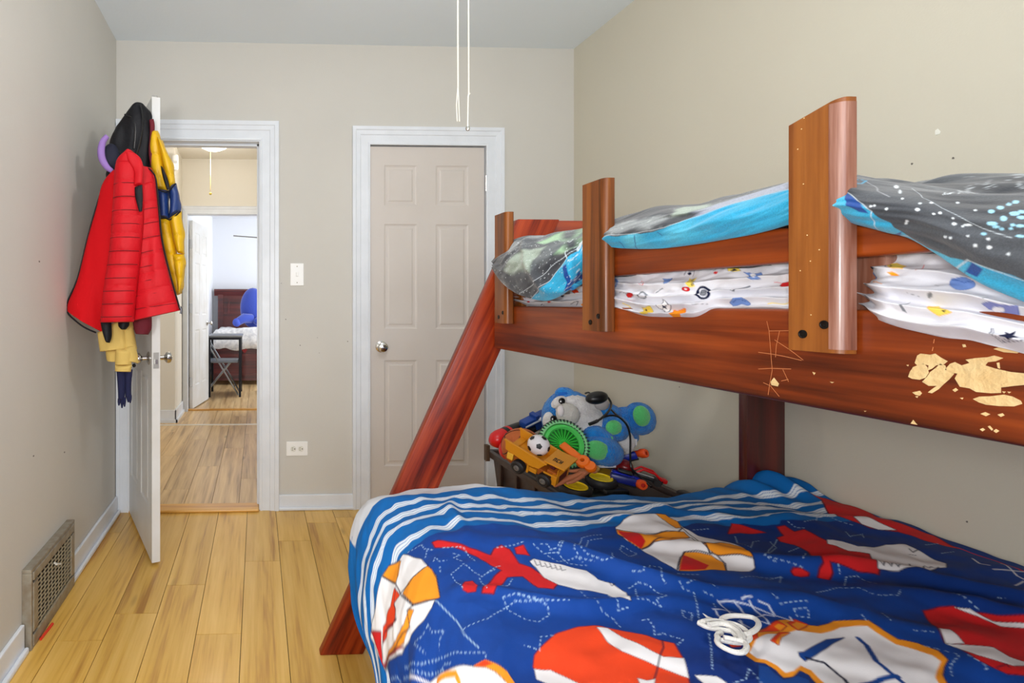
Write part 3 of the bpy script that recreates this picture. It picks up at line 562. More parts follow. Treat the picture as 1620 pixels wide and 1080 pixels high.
BLK_PRINT = [(0,'turq','',0,[1.4105,0.018,1.2835,0.083,1.241,0.1221,1.2547,0.1453,1.2227,0.1011,1.2412,0.002,1.2605,0.005,1.266,0.0112,1.3071,0.0159,1.3457,0.0159,1.3955,0.0176]),
(1,'pipe','',0.0015,[1.4077,0.0201,1.2835,0.083,1.241,0.1221,1.2569,0.1483]),
(1,'pipe','',0.0015,[1.4658,0.029,1.3238,0.0881,1.2866,0.1187,1.24,0.1311]),
(0,'blue','',0,[1.2468,0.107,1.2359,0.1066,1.234,0.0849,1.2403,0.0572,1.2579,0.0027,1.2608,0.0255,1.2476,0.0586,1.2447,0.0853]),
(0,'pale','',0,[1.5339,0.1019,1.492,0.1553,1.4363,0.1856,1.3458,0.2033,1.3377,0.1799,1.3608,0.1416,1.3569,0.1065,1.4417,0.098,1.5001,0.0796,1.5544,0.0822]),
(0,'mint','',0,[1.3979,0.2841,1.3832,0.3054,1.3697,0.2856,1.2529,0.143,1.2491,0.1453,1.2566,0.145,1.2886,0.1538,1.2829,0.1781,1.2805,0.1904,1.3087,0.2133,1.3679,0.2283,1.4345,0.2499]),
(0,'mid','',0,[1.3405,0.1965,1.321,0.2029,1.2898,0.1993,1.2741,0.1821,1.2847,0.1747,1.2902,0.1574,1.3111,0.143,1.3425,0.1288,1.3517,0.1132,1.356,0.1476,1.3514,0.1767]),
(0,'turq','',0,[1.1405,0.0614,1.0548,0.0587,1.0063,0.0652,0.9682,0.068,0.9353,0.0765,0.908,0.0894,0.878,0.1008,0.8519,0.1044,0.8303,0.1111,0.8025,0.1084,0.7743,0.0999,0.7529,0.1015,0.7446,0.103,0.7229,0.0569,0.732,0.0266,0.7397,0.0181,0.7693,0.0173,0.7988,0.0173,0.8242,0.0179,0.8561,0.0158,0.8859,0.0168,0.9178,0.0169,0.9523,0.0178,0.9892,0.0177,1.0304,0.0171,1.075,0.0169,1.1159,0.0187,1.2342,0]),
(1,'pipe','',0.0011,[1.1405,0.0614,1.0539,0.06,1.0053,0.0659,0.9682,0.068,0.9353,0.0765,0.908,0.0894,0.878,0.1008,0.8519,0.1044,0.8303,0.1111,0.8025,0.1084,0.7743,0.0999,0.7529,0.1015]),
(1,'blue','',0.0019,[1.0468,0.0565,1.0636,0.005,1.0304,0.0171]),
(1,'blue','',0.002,[1.0968,0.0426,1.0943,0.0173]),
(1,'blue','',0.0015,[0.9855,0.0605,0.9761,0.053]),
(0,'pale','',0,[0.99,0.1322,1.0092,0.1982,0.9572,0.2037,0.9116,0.1487,0.9273,0.1253,0.9299,0.1004,0.9618,0.0992]),
(0,'lavg','',0,[0.9149,0.145,0.8952,0.1651,0.8802,0.191,0.8662,0.218,0.8057,0.182,0.7521,0.0977,0.7776,0.0956,0.8066,0.0996,0.8308,0.096,0.8569,0.0953,0.8832,0.0905,0.9278,0.0705,0.9202,0.0968]),
(0,'dark','',0,[1.1726,0.2449,1.1584,0.279,1.0673,0.2243,0.9688,0.1245,0.9702,0.1003,1.0384,0.1282,1.0633,0.1134]),
(0,'dark','',0,[1.0016,0.078,0.9664,0.0928,0.9269,0.1019,0.9013,0.1156,0.9165,0.0801,0.954,0.0698,0.9888,0.0677]),
(0,'turq','',0,[0.6795,0.0864,0.6674,0.0777,0.6446,0.0629,0.6259,0.0522,0.637,0.0009,0.5972,0.0268,0.5796,0.0116,0.5645,0.0049,0.5368,0.0385,0.5245,0.0404,0.5075,0.0427,0.4929,0.0431,0.4821,0.0433,0.4719,0.0444,0.4633,0.0434,0.4541,0.043,0.4598,0,0.4593,0.0112,0.4592,0.0163,0.4589,0.0179,0.4652,0.0185,0.4753,0.0186,0.4858,0.0177,0.4977,0.0168,0.5103,0.0165,0.523,0.016,0.5348,0.0163,0.5444,0.0174,0.5559,0.0172,0.5685,0.0174,0.5833,0.0173,0.6002,0.0172,0.6193,0.0168,0.6361,0.0168,0.6538,0.0179,0.6733,0.0183,0.6653,0.044]),
(1,'pipe','',0.0009,[0.6674,0.0777,0.6446,0.0629,0.6259,0.0522,0.637,0.0009,0.5972,0.0268,0.5796,0.0116,0.5645,0.0049,0.5368,0.0385,0.5245,0.0404,0.5075,0.0427,0.4929,0.0431]),
(0,'blue','',0,[0.6668,0.0755,0.6436,0.0611,0.6295,0.0487,0.6412,0.0477,0.6546,0.0509]),
(0,'blue','',0,[0.6372,0.0036,0.6237,0.0019,0.6004,0.0314,0.6281,0.0108]),
(0,'blue','',0,[0.5555,0.005,0.5337,0.0387,0.5254,0.0372,0.5341,0.0241,0.5438,0.0225]),
(1,'grey2','',0.0013,[0.6846,0.1574,0.6388,0.0988,0.6189,0.0852]),
(1,'pipe','',0.0006,[0.6461,0.1712,0.5961,0.1061,0.5667,0.0939,0.5394,0.0896,0.5241,0.0855,0.4993,0.0836]),
(1,'turq','',0.0018,[0.6998,0.157,0.688,0.1648,0.6768,0.1184]),
(0,'dot','',0,[0.5806,0.0709,0.5804,0.0689,0.5819,0.066,0.5837,0.0657,0.5851,0.0674,0.5849,0.07,0.5839,0.0721,0.5821,0.0726,0.5806,0.0709]),
(0,'dot','',0,[0.561,0.0838,0.5604,0.0815,0.5616,0.0798,0.5631,0.0795,0.5641,0.0808,0.5643,0.0823,0.5638,0.0849,0.5623,0.0852,0.561,0.0838]),
(0,'dot','',0,[0.5654,0.0762,0.5658,0.0747,0.5668,0.0731,0.5678,0.0728,0.5684,0.0739,0.5684,0.0753,0.5674,0.077,0.5664,0.0773,0.5654,0.0762]),
(0,'dotb','',0,[0.5192,0.0797,0.5194,0.0778,0.5204,0.0768,0.5222,0.0765,0.5236,0.0773,0.524,0.0792,0.5224,0.0803,0.5206,0.0805,0.5192,0.0797]),
(0,'dot','',0,[0.5143,0.0752,0.5146,0.0737,0.5151,0.0729,0.5163,0.0727,0.5171,0.0732,0.5168,0.0747,0.5157,0.0757,0.5151,0.0758,0.5143,0.0752]),
(0,'dot','',0,[0.5236,0.062,0.5237,0.0608,0.5249,0.0601,0.526,0.0593,0.5264,0.0604,0.5258,0.0622,0.5247,0.063,0.5236,0.0632,0.5236,0.062]),
(0,'dot','',0,[0.5128,0.0661,0.5134,0.0648,0.5147,0.0634,0.516,0.0632,0.5166,0.0643,0.516,0.0662,0.5148,0.067,0.5136,0.0672,0.5128,0.0661]),
(0,'dot','',0,[0.4993,0.0658,0.4993,0.0644,0.5,0.0636,0.5014,0.0642,0.5014,0.0642,0.5014,0.0655,0.5007,0.0663,0.5,0.0664,0.4993,0.0658]),
(0,'dot','',0,[0.5446,0.0762,0.5448,0.074,0.5457,0.0723,0.547,0.0721,0.5484,0.0727,0.5483,0.0749,0.5471,0.0765,0.5457,0.0767,0.5446,0.0762]),
(0,'dot','',0,[0.548,0.0547,0.5482,0.0537,0.5495,0.0525,0.5506,0.0519,0.5512,0.0524,0.5505,0.0539,0.5494,0.0545,0.5483,0.0551,0.548,0.0547]),
(0,'dot','',0,[0.5434,0.0561,0.5435,0.0556,0.5445,0.0545,0.5459,0.0539,0.5461,0.0549,0.5455,0.0559,0.5446,0.0565,0.5437,0.0571,0.5434,0.0561]),
(0,'dot','',0,[0.6535,0.1603,0.6489,0.1498,0.645,0.14,0.6484,0.1428,0.6553,0.1541,0.6598,0.1643,0.6638,0.1735,0.6606,0.1713,0.6535,0.1603]),
(0,'dot','',0,[0.6265,0.1168,0.6198,0.1058,0.6185,0.1017,0.6212,0.104,0.6273,0.1131,0.6349,0.126,0.637,0.133,0.634,0.1283,0.6265,0.1168]),
(0,'dot','',0,[0.6089,0.059,0.6091,0.0577,0.61,0.0569,0.6111,0.0574,0.6118,0.0583,0.6122,0.0599,0.6114,0.061,0.6103,0.0609,0.6089,0.059]),
(0,'dot','',0,[0.6266,0.0594,0.6264,0.0581,0.6269,0.0569,0.6287,0.057,0.63,0.0585,0.6309,0.0603,0.6298,0.0608,0.628,0.0607,0.6266,0.0594]),
(0,'dot','',0,[0.624,0.0615,0.6237,0.0604,0.6241,0.0592,0.6253,0.0593,0.6269,0.0612,0.6266,0.0621,0.6257,0.063,0.6245,0.0629,0.624,0.0615]),
(0,'dot','',0,[0.568,0.1296,0.5665,0.1249,0.5666,0.1221,0.5682,0.123,0.5695,0.125,0.5703,0.1285,0.5702,0.1315,0.5692,0.1335,0.568,0.1296]),
(0,'dot','',0,[0.5414,0.1175,0.5411,0.1157,0.5414,0.1138,0.5425,0.1134,0.5439,0.1148,0.5443,0.1167,0.5441,0.1189,0.543,0.1192,0.5414,0.1175]),
(0,'dot','',0,[0.5859,0.0866,0.5855,0.0842,0.5857,0.0818,0.587,0.0814,0.5883,0.0827,0.5887,0.0851,0.5887,0.0867,0.5868,0.0872,0.5859,0.0866]),
(0,'dot','',0,[0.5889,0.0483,0.5899,0.0469,0.592,0.0456,0.5931,0.0456,0.5926,0.047,0.5916,0.0483,0.5904,0.0487,0.5893,0.0487,0.5889,0.0483]),
(0,'dot','',0,[0.5913,0.0447,0.5924,0.0434,0.5938,0.0426,0.5949,0.0425,0.595,0.0433,0.594,0.0447,0.5926,0.0456,0.5915,0.0456,0.5913,0.0447]),
(0,'dot','',0,[0.6053,0.0853,0.6048,0.0833,0.6051,0.082,0.6062,0.0821,0.6072,0.0841,0.6083,0.0861,0.608,0.0874,0.6069,0.0874,0.6053,0.0853]),
(0,'dot','',0,[0.5801,0.0995,0.5789,0.0968,0.5798,0.0946,0.581,0.0943,0.5829,0.0957,0.5831,0.0976,0.5837,0.1005,0.582,0.101,0.5801,0.0995]),
(0,'dot','',0,[0.5302,0.0679,0.5301,0.0673,0.531,0.0665,0.5315,0.0664,0.5321,0.0669,0.5317,0.0676,0.5313,0.0683,0.5304,0.0692,0.5302,0.0679]),
(0,'dot','',0,[0.5386,0.0775,0.5386,0.076,0.5394,0.0751,0.5398,0.075,0.5405,0.0756,0.5407,0.0763,0.54,0.0772,0.5393,0.0781,0.5386,0.0775]),
(0,'dotb','',0,[0.528,0.1234,0.527,0.1191,0.5284,0.1166,0.5308,0.1171,0.5326,0.1202,0.5338,0.125,0.533,0.1274,0.5304,0.1264,0.528,0.1234]),
(0,'dotb','',0,[0.5278,0.139,0.5256,0.133,0.5265,0.1302,0.5293,0.1314,0.5328,0.1357,0.5361,0.1431,0.5341,0.1448,0.531,0.1428,0.5278,0.139]),
(0,'dotb','',0,[0.5293,0.1546,0.527,0.1486,0.5276,0.1466,0.5309,0.1486,0.5337,0.1525,0.5353,0.1582,0.5349,0.1602,0.5322,0.1585,0.5293,0.1546]),
(0,'dotb','',0,[0.5281,0.165,0.5268,0.1609,0.5271,0.1568,0.5306,0.1586,0.5339,0.1643,0.5353,0.1682,0.535,0.1724,0.5314,0.1708,0.5281,0.165]),
(0,'dotb','',0,[0.5129,0.0981,0.5138,0.0951,0.5165,0.0933,0.5198,0.0928,0.5207,0.0947,0.5207,0.0977,0.5179,0.0997,0.5152,0.1001,0.5129,0.0981]),
(0,'dotb','',0,[0.5074,0.0925,0.5083,0.0909,0.5094,0.09,0.5108,0.0898,0.5113,0.0912,0.5109,0.092,0.5094,0.0937,0.508,0.0939,0.5074,0.0925]),
(0,'dotb','',0,[0.5009,0.0958,0.5014,0.095,0.5026,0.0941,0.5041,0.0938,0.5043,0.0945,0.5034,0.0961,0.5025,0.0977,0.5015,0.0972,0.5009,0.0958]),
(0,'dotb','',0,[0.4939,0.1038,0.4942,0.1023,0.4962,0.1004,0.4985,0.0999,0.4999,0.1012,0.4992,0.1035,0.4979,0.1045,0.4954,0.105,0.4939,0.1038]),
(0,'dotb','',0,[0.5114,0.1108,0.5099,0.1063,0.5107,0.1042,0.5132,0.1049,0.5159,0.1084,0.5183,0.1131,0.5172,0.1158,0.5143,0.1143,0.5114,0.1108]),
(0,'dotb','',0,[0.5078,0.1258,0.5076,0.1222,0.5094,0.1193,0.5125,0.1189,0.5155,0.1229,0.516,0.1266,0.5138,0.1302,0.5106,0.1306,0.5078,0.1258]),
(0,'dotb','',0,[0.5065,0.1337,0.5051,0.1292,0.5067,0.1269,0.5089,0.1275,0.5114,0.1305,0.5131,0.1355,0.5112,0.1373,0.5087,0.1361,0.5065,0.1337]),
(0,'dotb','',0,[0.5009,0.1196,0.5003,0.1162,0.5013,0.1142,0.5041,0.1146,0.5067,0.1169,0.5071,0.1196,0.5055,0.1216,0.503,0.1221,0.5009,0.1196]),
(0,'dotb','',0,[0.4915,0.0899,0.4918,0.0881,0.4939,0.0869,0.4955,0.0866,0.4972,0.0873,0.4969,0.0892,0.4949,0.0904,0.4925,0.0907,0.4915,0.0899]),
(0,'dotb','',0,[0.5107,0.0949,0.5112,0.0926,0.514,0.0908,0.516,0.0905,0.5166,0.0918,0.5159,0.0934,0.5138,0.0951,0.5117,0.0954,0.5107,0.0949]),
(0,'dotb','',0,[0.5005,0.1026,0.5004,0.1004,0.5016,0.0994,0.5031,0.0991,0.5037,0.1005,0.5039,0.1027,0.5026,0.1037,0.5016,0.1031,0.5005,0.1026]),
(0,'dot','',0,[0.5326,0.0849,0.5339,0.0824,0.5359,0.0804,0.5384,0.0783,0.5396,0.0788,0.5384,0.0812,0.5362,0.0839,0.5339,0.0853,0.5326,0.0849]),
(0,'dot','',0,[0.5474,0.0838,0.5479,0.0817,0.5489,0.0808,0.5498,0.0806,0.5501,0.0812,0.5498,0.0826,0.5491,0.0842,0.5482,0.0843,0.5474,0.0838]),
(0,'dot','',0,[1.2356,0.072,1.236,0.0721,1.2365,0.0734,1.236,0.0733,1.2356,0.0732,1.2356,0.072]),
(0,'dot','',0,[1.3109,0.2076,1.3102,0.2058,1.3127,0.2077,1.3143,0.2096,1.3125,0.2094,1.3109,0.2076]),
(0,'dot','',0,[1.4248,0.0401,1.427,0.0389,1.43,0.0389,1.4293,0.0401,1.4256,0.0413,1.4248,0.0401]),
(0,'dot','',0,[1.426,0.1263,1.4289,0.1263,1.4348,0.1262,1.4333,0.1262,1.4289,0.1263,1.426,0.1263]),
(0,'dot','',0,[1.398,0.0288,1.4,0.0278,1.403,0.0278,1.4039,0.0287,1.4003,0.0298,1.398,0.0288]),
(0,'dot','',0,[1.4353,0.0745,1.4387,0.0733,1.4416,0.0732,1.4411,0.0744,1.4363,0.0756,1.4353,0.0745]),
(0,'dot','',0,[1.3987,0.19,1.3967,0.1872,1.3992,0.1889,1.4028,0.1922,1.4023,0.1933,1.3987,0.19]),
(0,'dot','',0,[1.2348,0.1105,1.2343,0.1096,1.2345,0.1111,1.2349,0.1122,1.2351,0.1118,1.2348,0.1105]),
(0,'dot','',0,[1.2838,0.0564,1.2851,0.0553,1.2853,0.0564,1.2847,0.0576,1.2839,0.0575,1.2838,0.0564]),
(0,'dot','',0,[1.4519,0.1026,1.4518,0.1015,1.4547,0.1014,1.4562,0.1024,1.4534,0.1025,1.4519,0.1026]),
(0,'dot','',0,[1.4708,0.028,1.4901,0.0111,1.4744,0.027,1.4731,0.029,1.4717,0.029,1.4708,0.028]),
(0,'dot','',0,[1.5562,0.019,1.5562,0.019,1.5575,0.019,1.5575,0.019,1.5575,0.019,1.5562,0.019]),
(0,'dot','',0,[1.5152,0.0179,1.5152,0.0179,1.518,0.0178,1.5195,0.0177,1.518,0.0178,1.5152,0.0179]),
(0,'dot','',0,[1.394,0.2184,1.3939,0.2163,1.3955,0.2163,1.3987,0.2184,1.3972,0.2206,1.394,0.2184]),
(0,'dot','',0,[1.2334,0.1108,1.2334,0.1105,1.2345,0.1121,1.2345,0.1125,1.2339,0.1118,1.2334,0.1108]),
(0,'dot','',0,[1.5509,0.0189,1.5509,0.0189,1.5522,0.019,1.5536,0.019,1.5522,0.019,1.5509,0.0189]),
(0,'dot','',0,[1.2814,0.0426,1.2829,0.0414,1.2829,0.0414,1.2825,0.0435,1.2816,0.0436,1.2814,0.0426]),
(0,'dot','',0,[1.5138,0.0566,1.5157,0.0555,1.5171,0.0555,1.5146,0.0576,1.5127,0.0586,1.5138,0.0566]),
(0,'dot','',0,[1.554,0.1776,1.549,0.1745,1.5568,0.177,1.5592,0.18,1.5578,0.1803,1.554,0.1776]),
(0,'dot','',0,[1.4538,0.0175,1.4553,0.0176,1.4585,0.0173,1.4583,0.0176,1.4572,0.0169,1.4538,0.0175]),
(0,'dot','',0,[1.2334,0.1105,1.2329,0.1095,1.234,0.1111,1.2351,0.1131,1.2345,0.1125,1.2334,0.1105]),
(0,'dot','',0,[1.2578,0.0192,1.2577,0.0207,1.2569,0.023,1.257,0.0223,1.2571,0.0208,1.2578,0.0192]),
(0,'dot','',0,[1.2466,0.0484,1.2472,0.0474,1.2453,0.0495,1.244,0.0516,1.2451,0.0504,1.2466,0.0484]),
(0,'dot','',0,[1.6409,0.2043,1.6412,0.2006,1.6437,0.2034,1.6464,0.2064,1.645,0.2068,1.6409,0.2043]),
(0,'dot','',0,[1.3106,0.1132,1.3118,0.1122,1.3131,0.1123,1.3133,0.1133,1.3122,0.1143,1.3106,0.1132]),
(0,'dot','',0,[1.2453,0.0503,1.2459,0.0493,1.2461,0.0505,1.2455,0.0515,1.2451,0.0515,1.2453,0.0503]),
(0,'dot','',0,[1.5132,0.1617,1.5137,0.1601,1.5189,0.1607,1.5184,0.1622,1.517,0.1625,1.5132,0.1617]),
(0,'dot','',0,[1.2951,0.1414,1.2945,0.14,1.2976,0.1418,1.2983,0.1432,1.2975,0.1431,1.2951,0.1414]),
(0,'dot','',0,[1.2404,0.1205,1.2405,0.1208,1.2406,0.1212,1.2417,0.123,1.2416,0.1226,1.2404,0.1205]),
(0,'dot','',0,[1.6212,0.2989,1.6194,0.2949,1.6227,0.2986,1.6399,0.3162,1.6384,0.3164,1.6212,0.2989]),
(0,'dot','',0,[1.2738,0.027,1.2743,0.0277,1.2748,0.0285,1.274,0.0287,1.2735,0.028,1.2738,0.027]),
(0,'dot','',0,[1.4343,0.07,1.4377,0.0689,1.4391,0.0688,1.4387,0.07,1.4358,0.07,1.4343,0.07]),
(0,'dot','',0,[1.3646,0.1211,1.3642,0.1198,1.3657,0.1199,1.3661,0.1211,1.365,0.1223,1.3646,0.1211]),
(0,'dot','',0,[1.6713,0.3087,1.6711,0.3044,1.6725,0.3041,1.6711,0.3044,1.6713,0.3087,1.6713,0.3087]),
(0,'dot','',0,[1.4329,0.2182,1.4298,0.2143,1.4329,0.2162,1.4344,0.2182,1.4345,0.2203,1.4329,0.2182]),
(0,'dot','',0,[1.2299,0.0856,1.2295,0.0858,1.229,0.0869,1.2286,0.0879,1.2293,0.0867,1.2299,0.0856]),
(0,'dot','',0,[1.5009,0.0776,1.5031,0.0756,1.5054,0.0765,1.505,0.0775,1.5019,0.0786,1.5009,0.0776]),
(0,'dot','',0,[1.3168,0.2135,1.3152,0.2097,1.3178,0.2117,1.3204,0.2159,1.3195,0.2158,1.3168,0.2135]),
(0,'dot','',0,[1.6711,0.3044,1.6725,0.3041,1.6725,0.3041,1.6725,0.3041,1.6742,0.3081,1.6711,0.3044]),
(0,'dot','',0,[1.3706,0.153,1.3698,0.1515,1.3714,0.1516,1.3737,0.1532,1.3722,0.1531,1.3706,0.153]),
(0,'dot','',0,[1.4067,0.0804,1.4091,0.078,1.4101,0.0792,1.4097,0.0804,1.4078,0.0815,1.4067,0.0804]),
(0,'dot','',0,[1.2357,0.1124,1.2357,0.1127,1.236,0.1142,1.2364,0.1153,1.2365,0.1151,1.2357,0.1124]),
(0,'dot','',0,[1.3206,0.1431,1.3225,0.1419,1.3232,0.1431,1.3232,0.1431,1.3219,0.1431,1.3206,0.1431]),
(0,'dot','',0,[1.4066,0.2146,1.4036,0.2106,1.4083,0.2112,1.4114,0.2151,1.4098,0.2168,1.4066,0.2146]),
(0,'dot','',0,[1.2345,0.1131,1.2351,0.1138,1.2363,0.1155,1.2369,0.1165,1.2363,0.1158,1.2345,0.1131]),
(0,'dot','',0,[1.6036,0.0189,1.605,0.0189,1.6079,0.0189,1.6094,0.019,1.6065,0.0189,1.6036,0.0189]),
(0,'dot','',0,[1.2606,0.0086,1.2603,0.0087,1.2606,0.0094,1.2603,0.0087,1.2606,0.0086,1.2606,0.0086]),
(0,'dot','',0,[1.5522,0.2522,1.5506,0.2484,1.5598,0.252,1.5742,0.2665,1.5711,0.2669,1.5522,0.2522]),
(0,'dot','',0,[1.4813,0.1045,1.4825,0.1032,1.4839,0.103,1.483,0.1054,1.4816,0.1056,1.4813,0.1045]),
(0,'dot','',0,[1.2602,0.0112,1.26,0.0112,1.26,0.0112,1.26,0.0112,1.2602,0.0112,1.2602,0.0112]),
(0,'dot','',0,[1.6523,0.0543,1.6592,0.0501,1.6666,0.047,1.6642,0.0497,1.6574,0.0538,1.6523,0.0543]),
(0,'dot','',0,[1.5955,0.0921,1.5976,0.0898,1.5995,0.0903,1.5985,0.0915,1.596,0.0929,1.5955,0.0921]),
(0,'dot','',0,[1.2343,0.113,1.2337,0.112,1.2337,0.1135,1.2342,0.1146,1.2346,0.1143,1.2343,0.113]),
(0,'dot','',0,[1.2469,0.1401,1.2467,0.1391,1.249,0.1412,1.2517,0.1446,1.2499,0.1437,1.2469,0.1401]),
(0,'dot','',0,[1.2544,0.145,1.2551,0.146,1.2558,0.147,1.2566,0.1481,1.2574,0.1492,1.2544,0.145]),
(0,'dot','',0,[1.3292,0.1335,1.3301,0.1323,1.3301,0.1323,1.3307,0.1336,1.3292,0.1335,1.3292,0.1335]),
(0,'dot','',0,[1.2726,0.0904,1.2737,0.0894,1.2741,0.0906,1.2746,0.0917,1.2731,0.0915,1.2726,0.0904]),
(0,'dot','',0,[1.3171,0.201,1.3166,0.1993,1.3188,0.2011,1.3202,0.2028,1.3194,0.2027,1.3171,0.201]),
(0,'dot','',0,[1.586,0.0262,1.5906,0.0236,1.5939,0.0228,1.5907,0.0253,1.5867,0.0271,1.586,0.0262]),
(0,'dot','',0,[1.4428,0.0906,1.4445,0.0894,1.4459,0.0894,1.4456,0.0904,1.444,0.0916,1.4428,0.0906]),
(0,'dot','',0,[1.568,0.0187,1.5667,0.0188,1.568,0.0187,1.5706,0.0187,1.5693,0.0187,1.568,0.0187]),
(0,'dot','',0,[1.3182,0.1327,1.3176,0.1313,1.319,0.1314,1.3208,0.1329,1.3182,0.1327,1.3182,0.1327]),
(0,'dot','',0,[1.2476,0.0982,1.2485,0.0983,1.2493,0.0984,1.2492,0.0994,1.2484,0.0993,1.2476,0.0982]),
(0,'dot','',0,[1.3163,0.179,1.3162,0.1779,1.3179,0.1792,1.3188,0.1804,1.318,0.1803,1.3163,0.179]),
(0,'dot','',0,[1.31,0.1069,1.31,0.1058,1.3126,0.107,1.3126,0.107,1.3113,0.108,1.31,0.1069]),
(0,'dot','',0,[1.2578,0.0183,1.2583,0.0182,1.2577,0.0207,1.2571,0.0208,1.2572,0.0193,1.2578,0.0183]),
(0,'dot','',0,[1.3591,0.1476,1.3591,0.1476,1.3606,0.1477,1.3629,0.1494,1.3614,0.1493,1.3591,0.1476]),
(0,'dot','',0,[1.4395,0.1411,1.4402,0.1397,1.4439,0.1409,1.4447,0.1423,1.4418,0.1424,1.4395,0.1411]),
(0,'dot','',0,[1.4337,0.1303,1.436,0.1289,1.4454,0.1299,1.4454,0.1299,1.4388,0.1316,1.4337,0.1303]),
(0,'dot','',0,[1.2587,0.0296,1.2589,0.0291,1.2575,0.0306,1.2521,0.0369,1.2531,0.036,1.2587,0.0296]),
(0,'dot','',0,[1.6079,0.2533,1.617,0.257,1.6247,0.2604,1.6267,0.2644,1.6238,0.2649,1.6079,0.2533]),
(0,'dot','',0,[1.6105,0.0195,1.6105,0.0195,1.6119,0.0195,1.6134,0.0195,1.6134,0.0195,1.6105,0.0195]),
(0,'dot','',0,[1.3346,0.1742,1.3349,0.1731,1.3362,0.1732,1.3366,0.1754,1.3362,0.1765,1.3346,0.1742]),
(0,'dot','',0,[1.4002,0.1717,1.3985,0.169,1.4008,0.1702,1.4017,0.1716,1.401,0.1731,1.4002,0.1717]),
(0,'dot','',0,[1.5037,0.2224,1.5047,0.2201,1.5098,0.2225,1.5105,0.225,1.506,0.2249,1.5037,0.2224]),
(0,'dot','',0,[1.6793,0.2872,1.68,0.2817,1.6814,0.2812,1.68,0.2817,1.6807,0.2867,1.6793,0.2872]),
(0,'dot','',0,[1.254,0.0955,1.2549,0.0954,1.2566,0.0954,1.2564,0.0964,1.2547,0.0965,1.254,0.0955]),
(0,'dot','',0,[1.4072,0.0792,1.4076,0.078,1.4091,0.078,1.4086,0.0792,1.4072,0.0792,1.4072,0.0792]),
(0,'dot','',0,[1.249,0.0913,1.2498,0.0913,1.2507,0.0914,1.251,0.0934,1.2493,0.0933,1.249,0.0913]),
(0,'dot','',0,[1.3364,0.0816,1.3428,0.0797,1.3459,0.0792,1.3439,0.0808,1.3551,0.0779,1.3364,0.0816]),
(0,'dot','',0,[1.4098,0.1796,1.4089,0.1782,1.4104,0.178,1.4113,0.1794,1.4122,0.1807,1.4098,0.1796]),
(0,'dot','',0,[1.5353,0.0985,1.5375,0.097,1.5414,0.0961,1.5408,0.0982,1.5369,0.0991,1.5353,0.0985]),
(0,'dot','',0,[1.2313,0.111,1.2309,0.1099,1.2309,0.1114,1.2313,0.1126,1.2315,0.1123,1.2313,0.111]),
(0,'dot','',0,[1.4083,0.0383,1.4105,0.037,1.412,0.037,1.4106,0.0394,1.4091,0.0394,1.4083,0.0383]),
(0,'dot','',0,[1.2653,0.0106,1.2666,0.0104,1.2666,0.0112,1.2666,0.0104,1.2653,0.0106,1.2653,0.0106]),
(0,'dot','',0,[1.3326,0.084,1.3345,0.0828,1.3547,0.0793,1.3386,0.0838,1.3337,0.0851,1.3326,0.084]),
(0,'dot','',0,[1.2936,0.0425,1.295,0.041,1.2951,0.0423,1.2943,0.0424,1.2936,0.0425,1.2936,0.0425]),
(0,'dot','',0,[1.5967,0.019,1.5967,0.019,1.5994,0.0189,1.6008,0.0189,1.5994,0.0189,1.5967,0.019]),
(0,'dot','',0,[1.5131,0.1813,1.5124,0.1784,1.5149,0.1793,1.5157,0.1823,1.5154,0.184,1.5131,0.1813]),
(0,'dot','',0,[1.3757,0.1284,1.3752,0.127,1.3786,0.1284,1.3792,0.1298,1.3777,0.1298,1.3757,0.1284]),
(0,'dot','',0,[1.5667,0.0188,1.5654,0.0188,1.5667,0.0188,1.5693,0.0187,1.568,0.0187,1.5667,0.0188]),
(0,'dot','',0,[1.2467,0.106,1.2484,0.1063,1.2501,0.1065,1.251,0.1076,1.2485,0.1073,1.2467,0.106]),
(0,'dot','',0,[1.5373,0.1223,1.5378,0.1206,1.5463,0.1202,1.5492,0.1224,1.5453,0.1236,1.5373,0.1223]),
(0,'dot','',0,[1.2979,0.0935,1.2992,0.0924,1.301,0.0935,1.3008,0.0945,1.2986,0.0945,1.2979,0.0935]),
(0,'dot','',0,[1.2768,0.0142,1.2785,0.0141,1.2794,0.0146,1.2794,0.014,1.2768,0.0142,1.2768,0.0142]),
(0,'dot','',0,[1.3711,0.1135,1.3723,0.1125,1.3752,0.1126,1.3743,0.1148,1.3714,0.1146,1.3711,0.1135]),
(0,'dot','',0,[1.2587,0.0289,1.2586,0.0295,1.2524,0.0395,1.2502,0.0424,1.2526,0.0395,1.2587,0.0289]),
(0,'dot','',0,[1.3136,0.1743,1.3144,0.1744,1.317,0.1758,1.3178,0.177,1.3161,0.1768,1.3136,0.1743]),
(0,'dot','',0,[1.5859,0.0191,1.5859,0.0191,1.5886,0.019,1.5899,0.019,1.5886,0.019,1.5859,0.0191]),
(0,'dot','',0,[1.6079,0.0189,1.6079,0.0189,1.6108,0.019,1.6105,0.0195,1.6094,0.019,1.6079,0.0189]),
(0,'dot','',0,[1.2547,0.0319,1.2551,0.0312,1.2541,0.0335,1.2533,0.0363,1.2533,0.0353,1.2547,0.0319]),
(0,'dot','',0,[1.7408,0.3078,1.742,0.3072,1.741,0.3039,1.742,0.3072,1.7408,0.3078,1.7408,0.3078]),
(0,'dot','',0,[1.3024,0.1629,1.304,0.1631,1.3064,0.1647,1.3072,0.1659,1.3048,0.1644,1.3024,0.1629]),
(0,'dot','',0,[1.3196,0.1794,1.3204,0.1795,1.3204,0.1795,1.3214,0.1808,1.3205,0.1807,1.3196,0.1794]),
(0,'dot','',0,[1.2522,0.1417,1.2515,0.1403,1.2536,0.1424,1.2551,0.1442,1.2544,0.1438,1.2522,0.1417]),
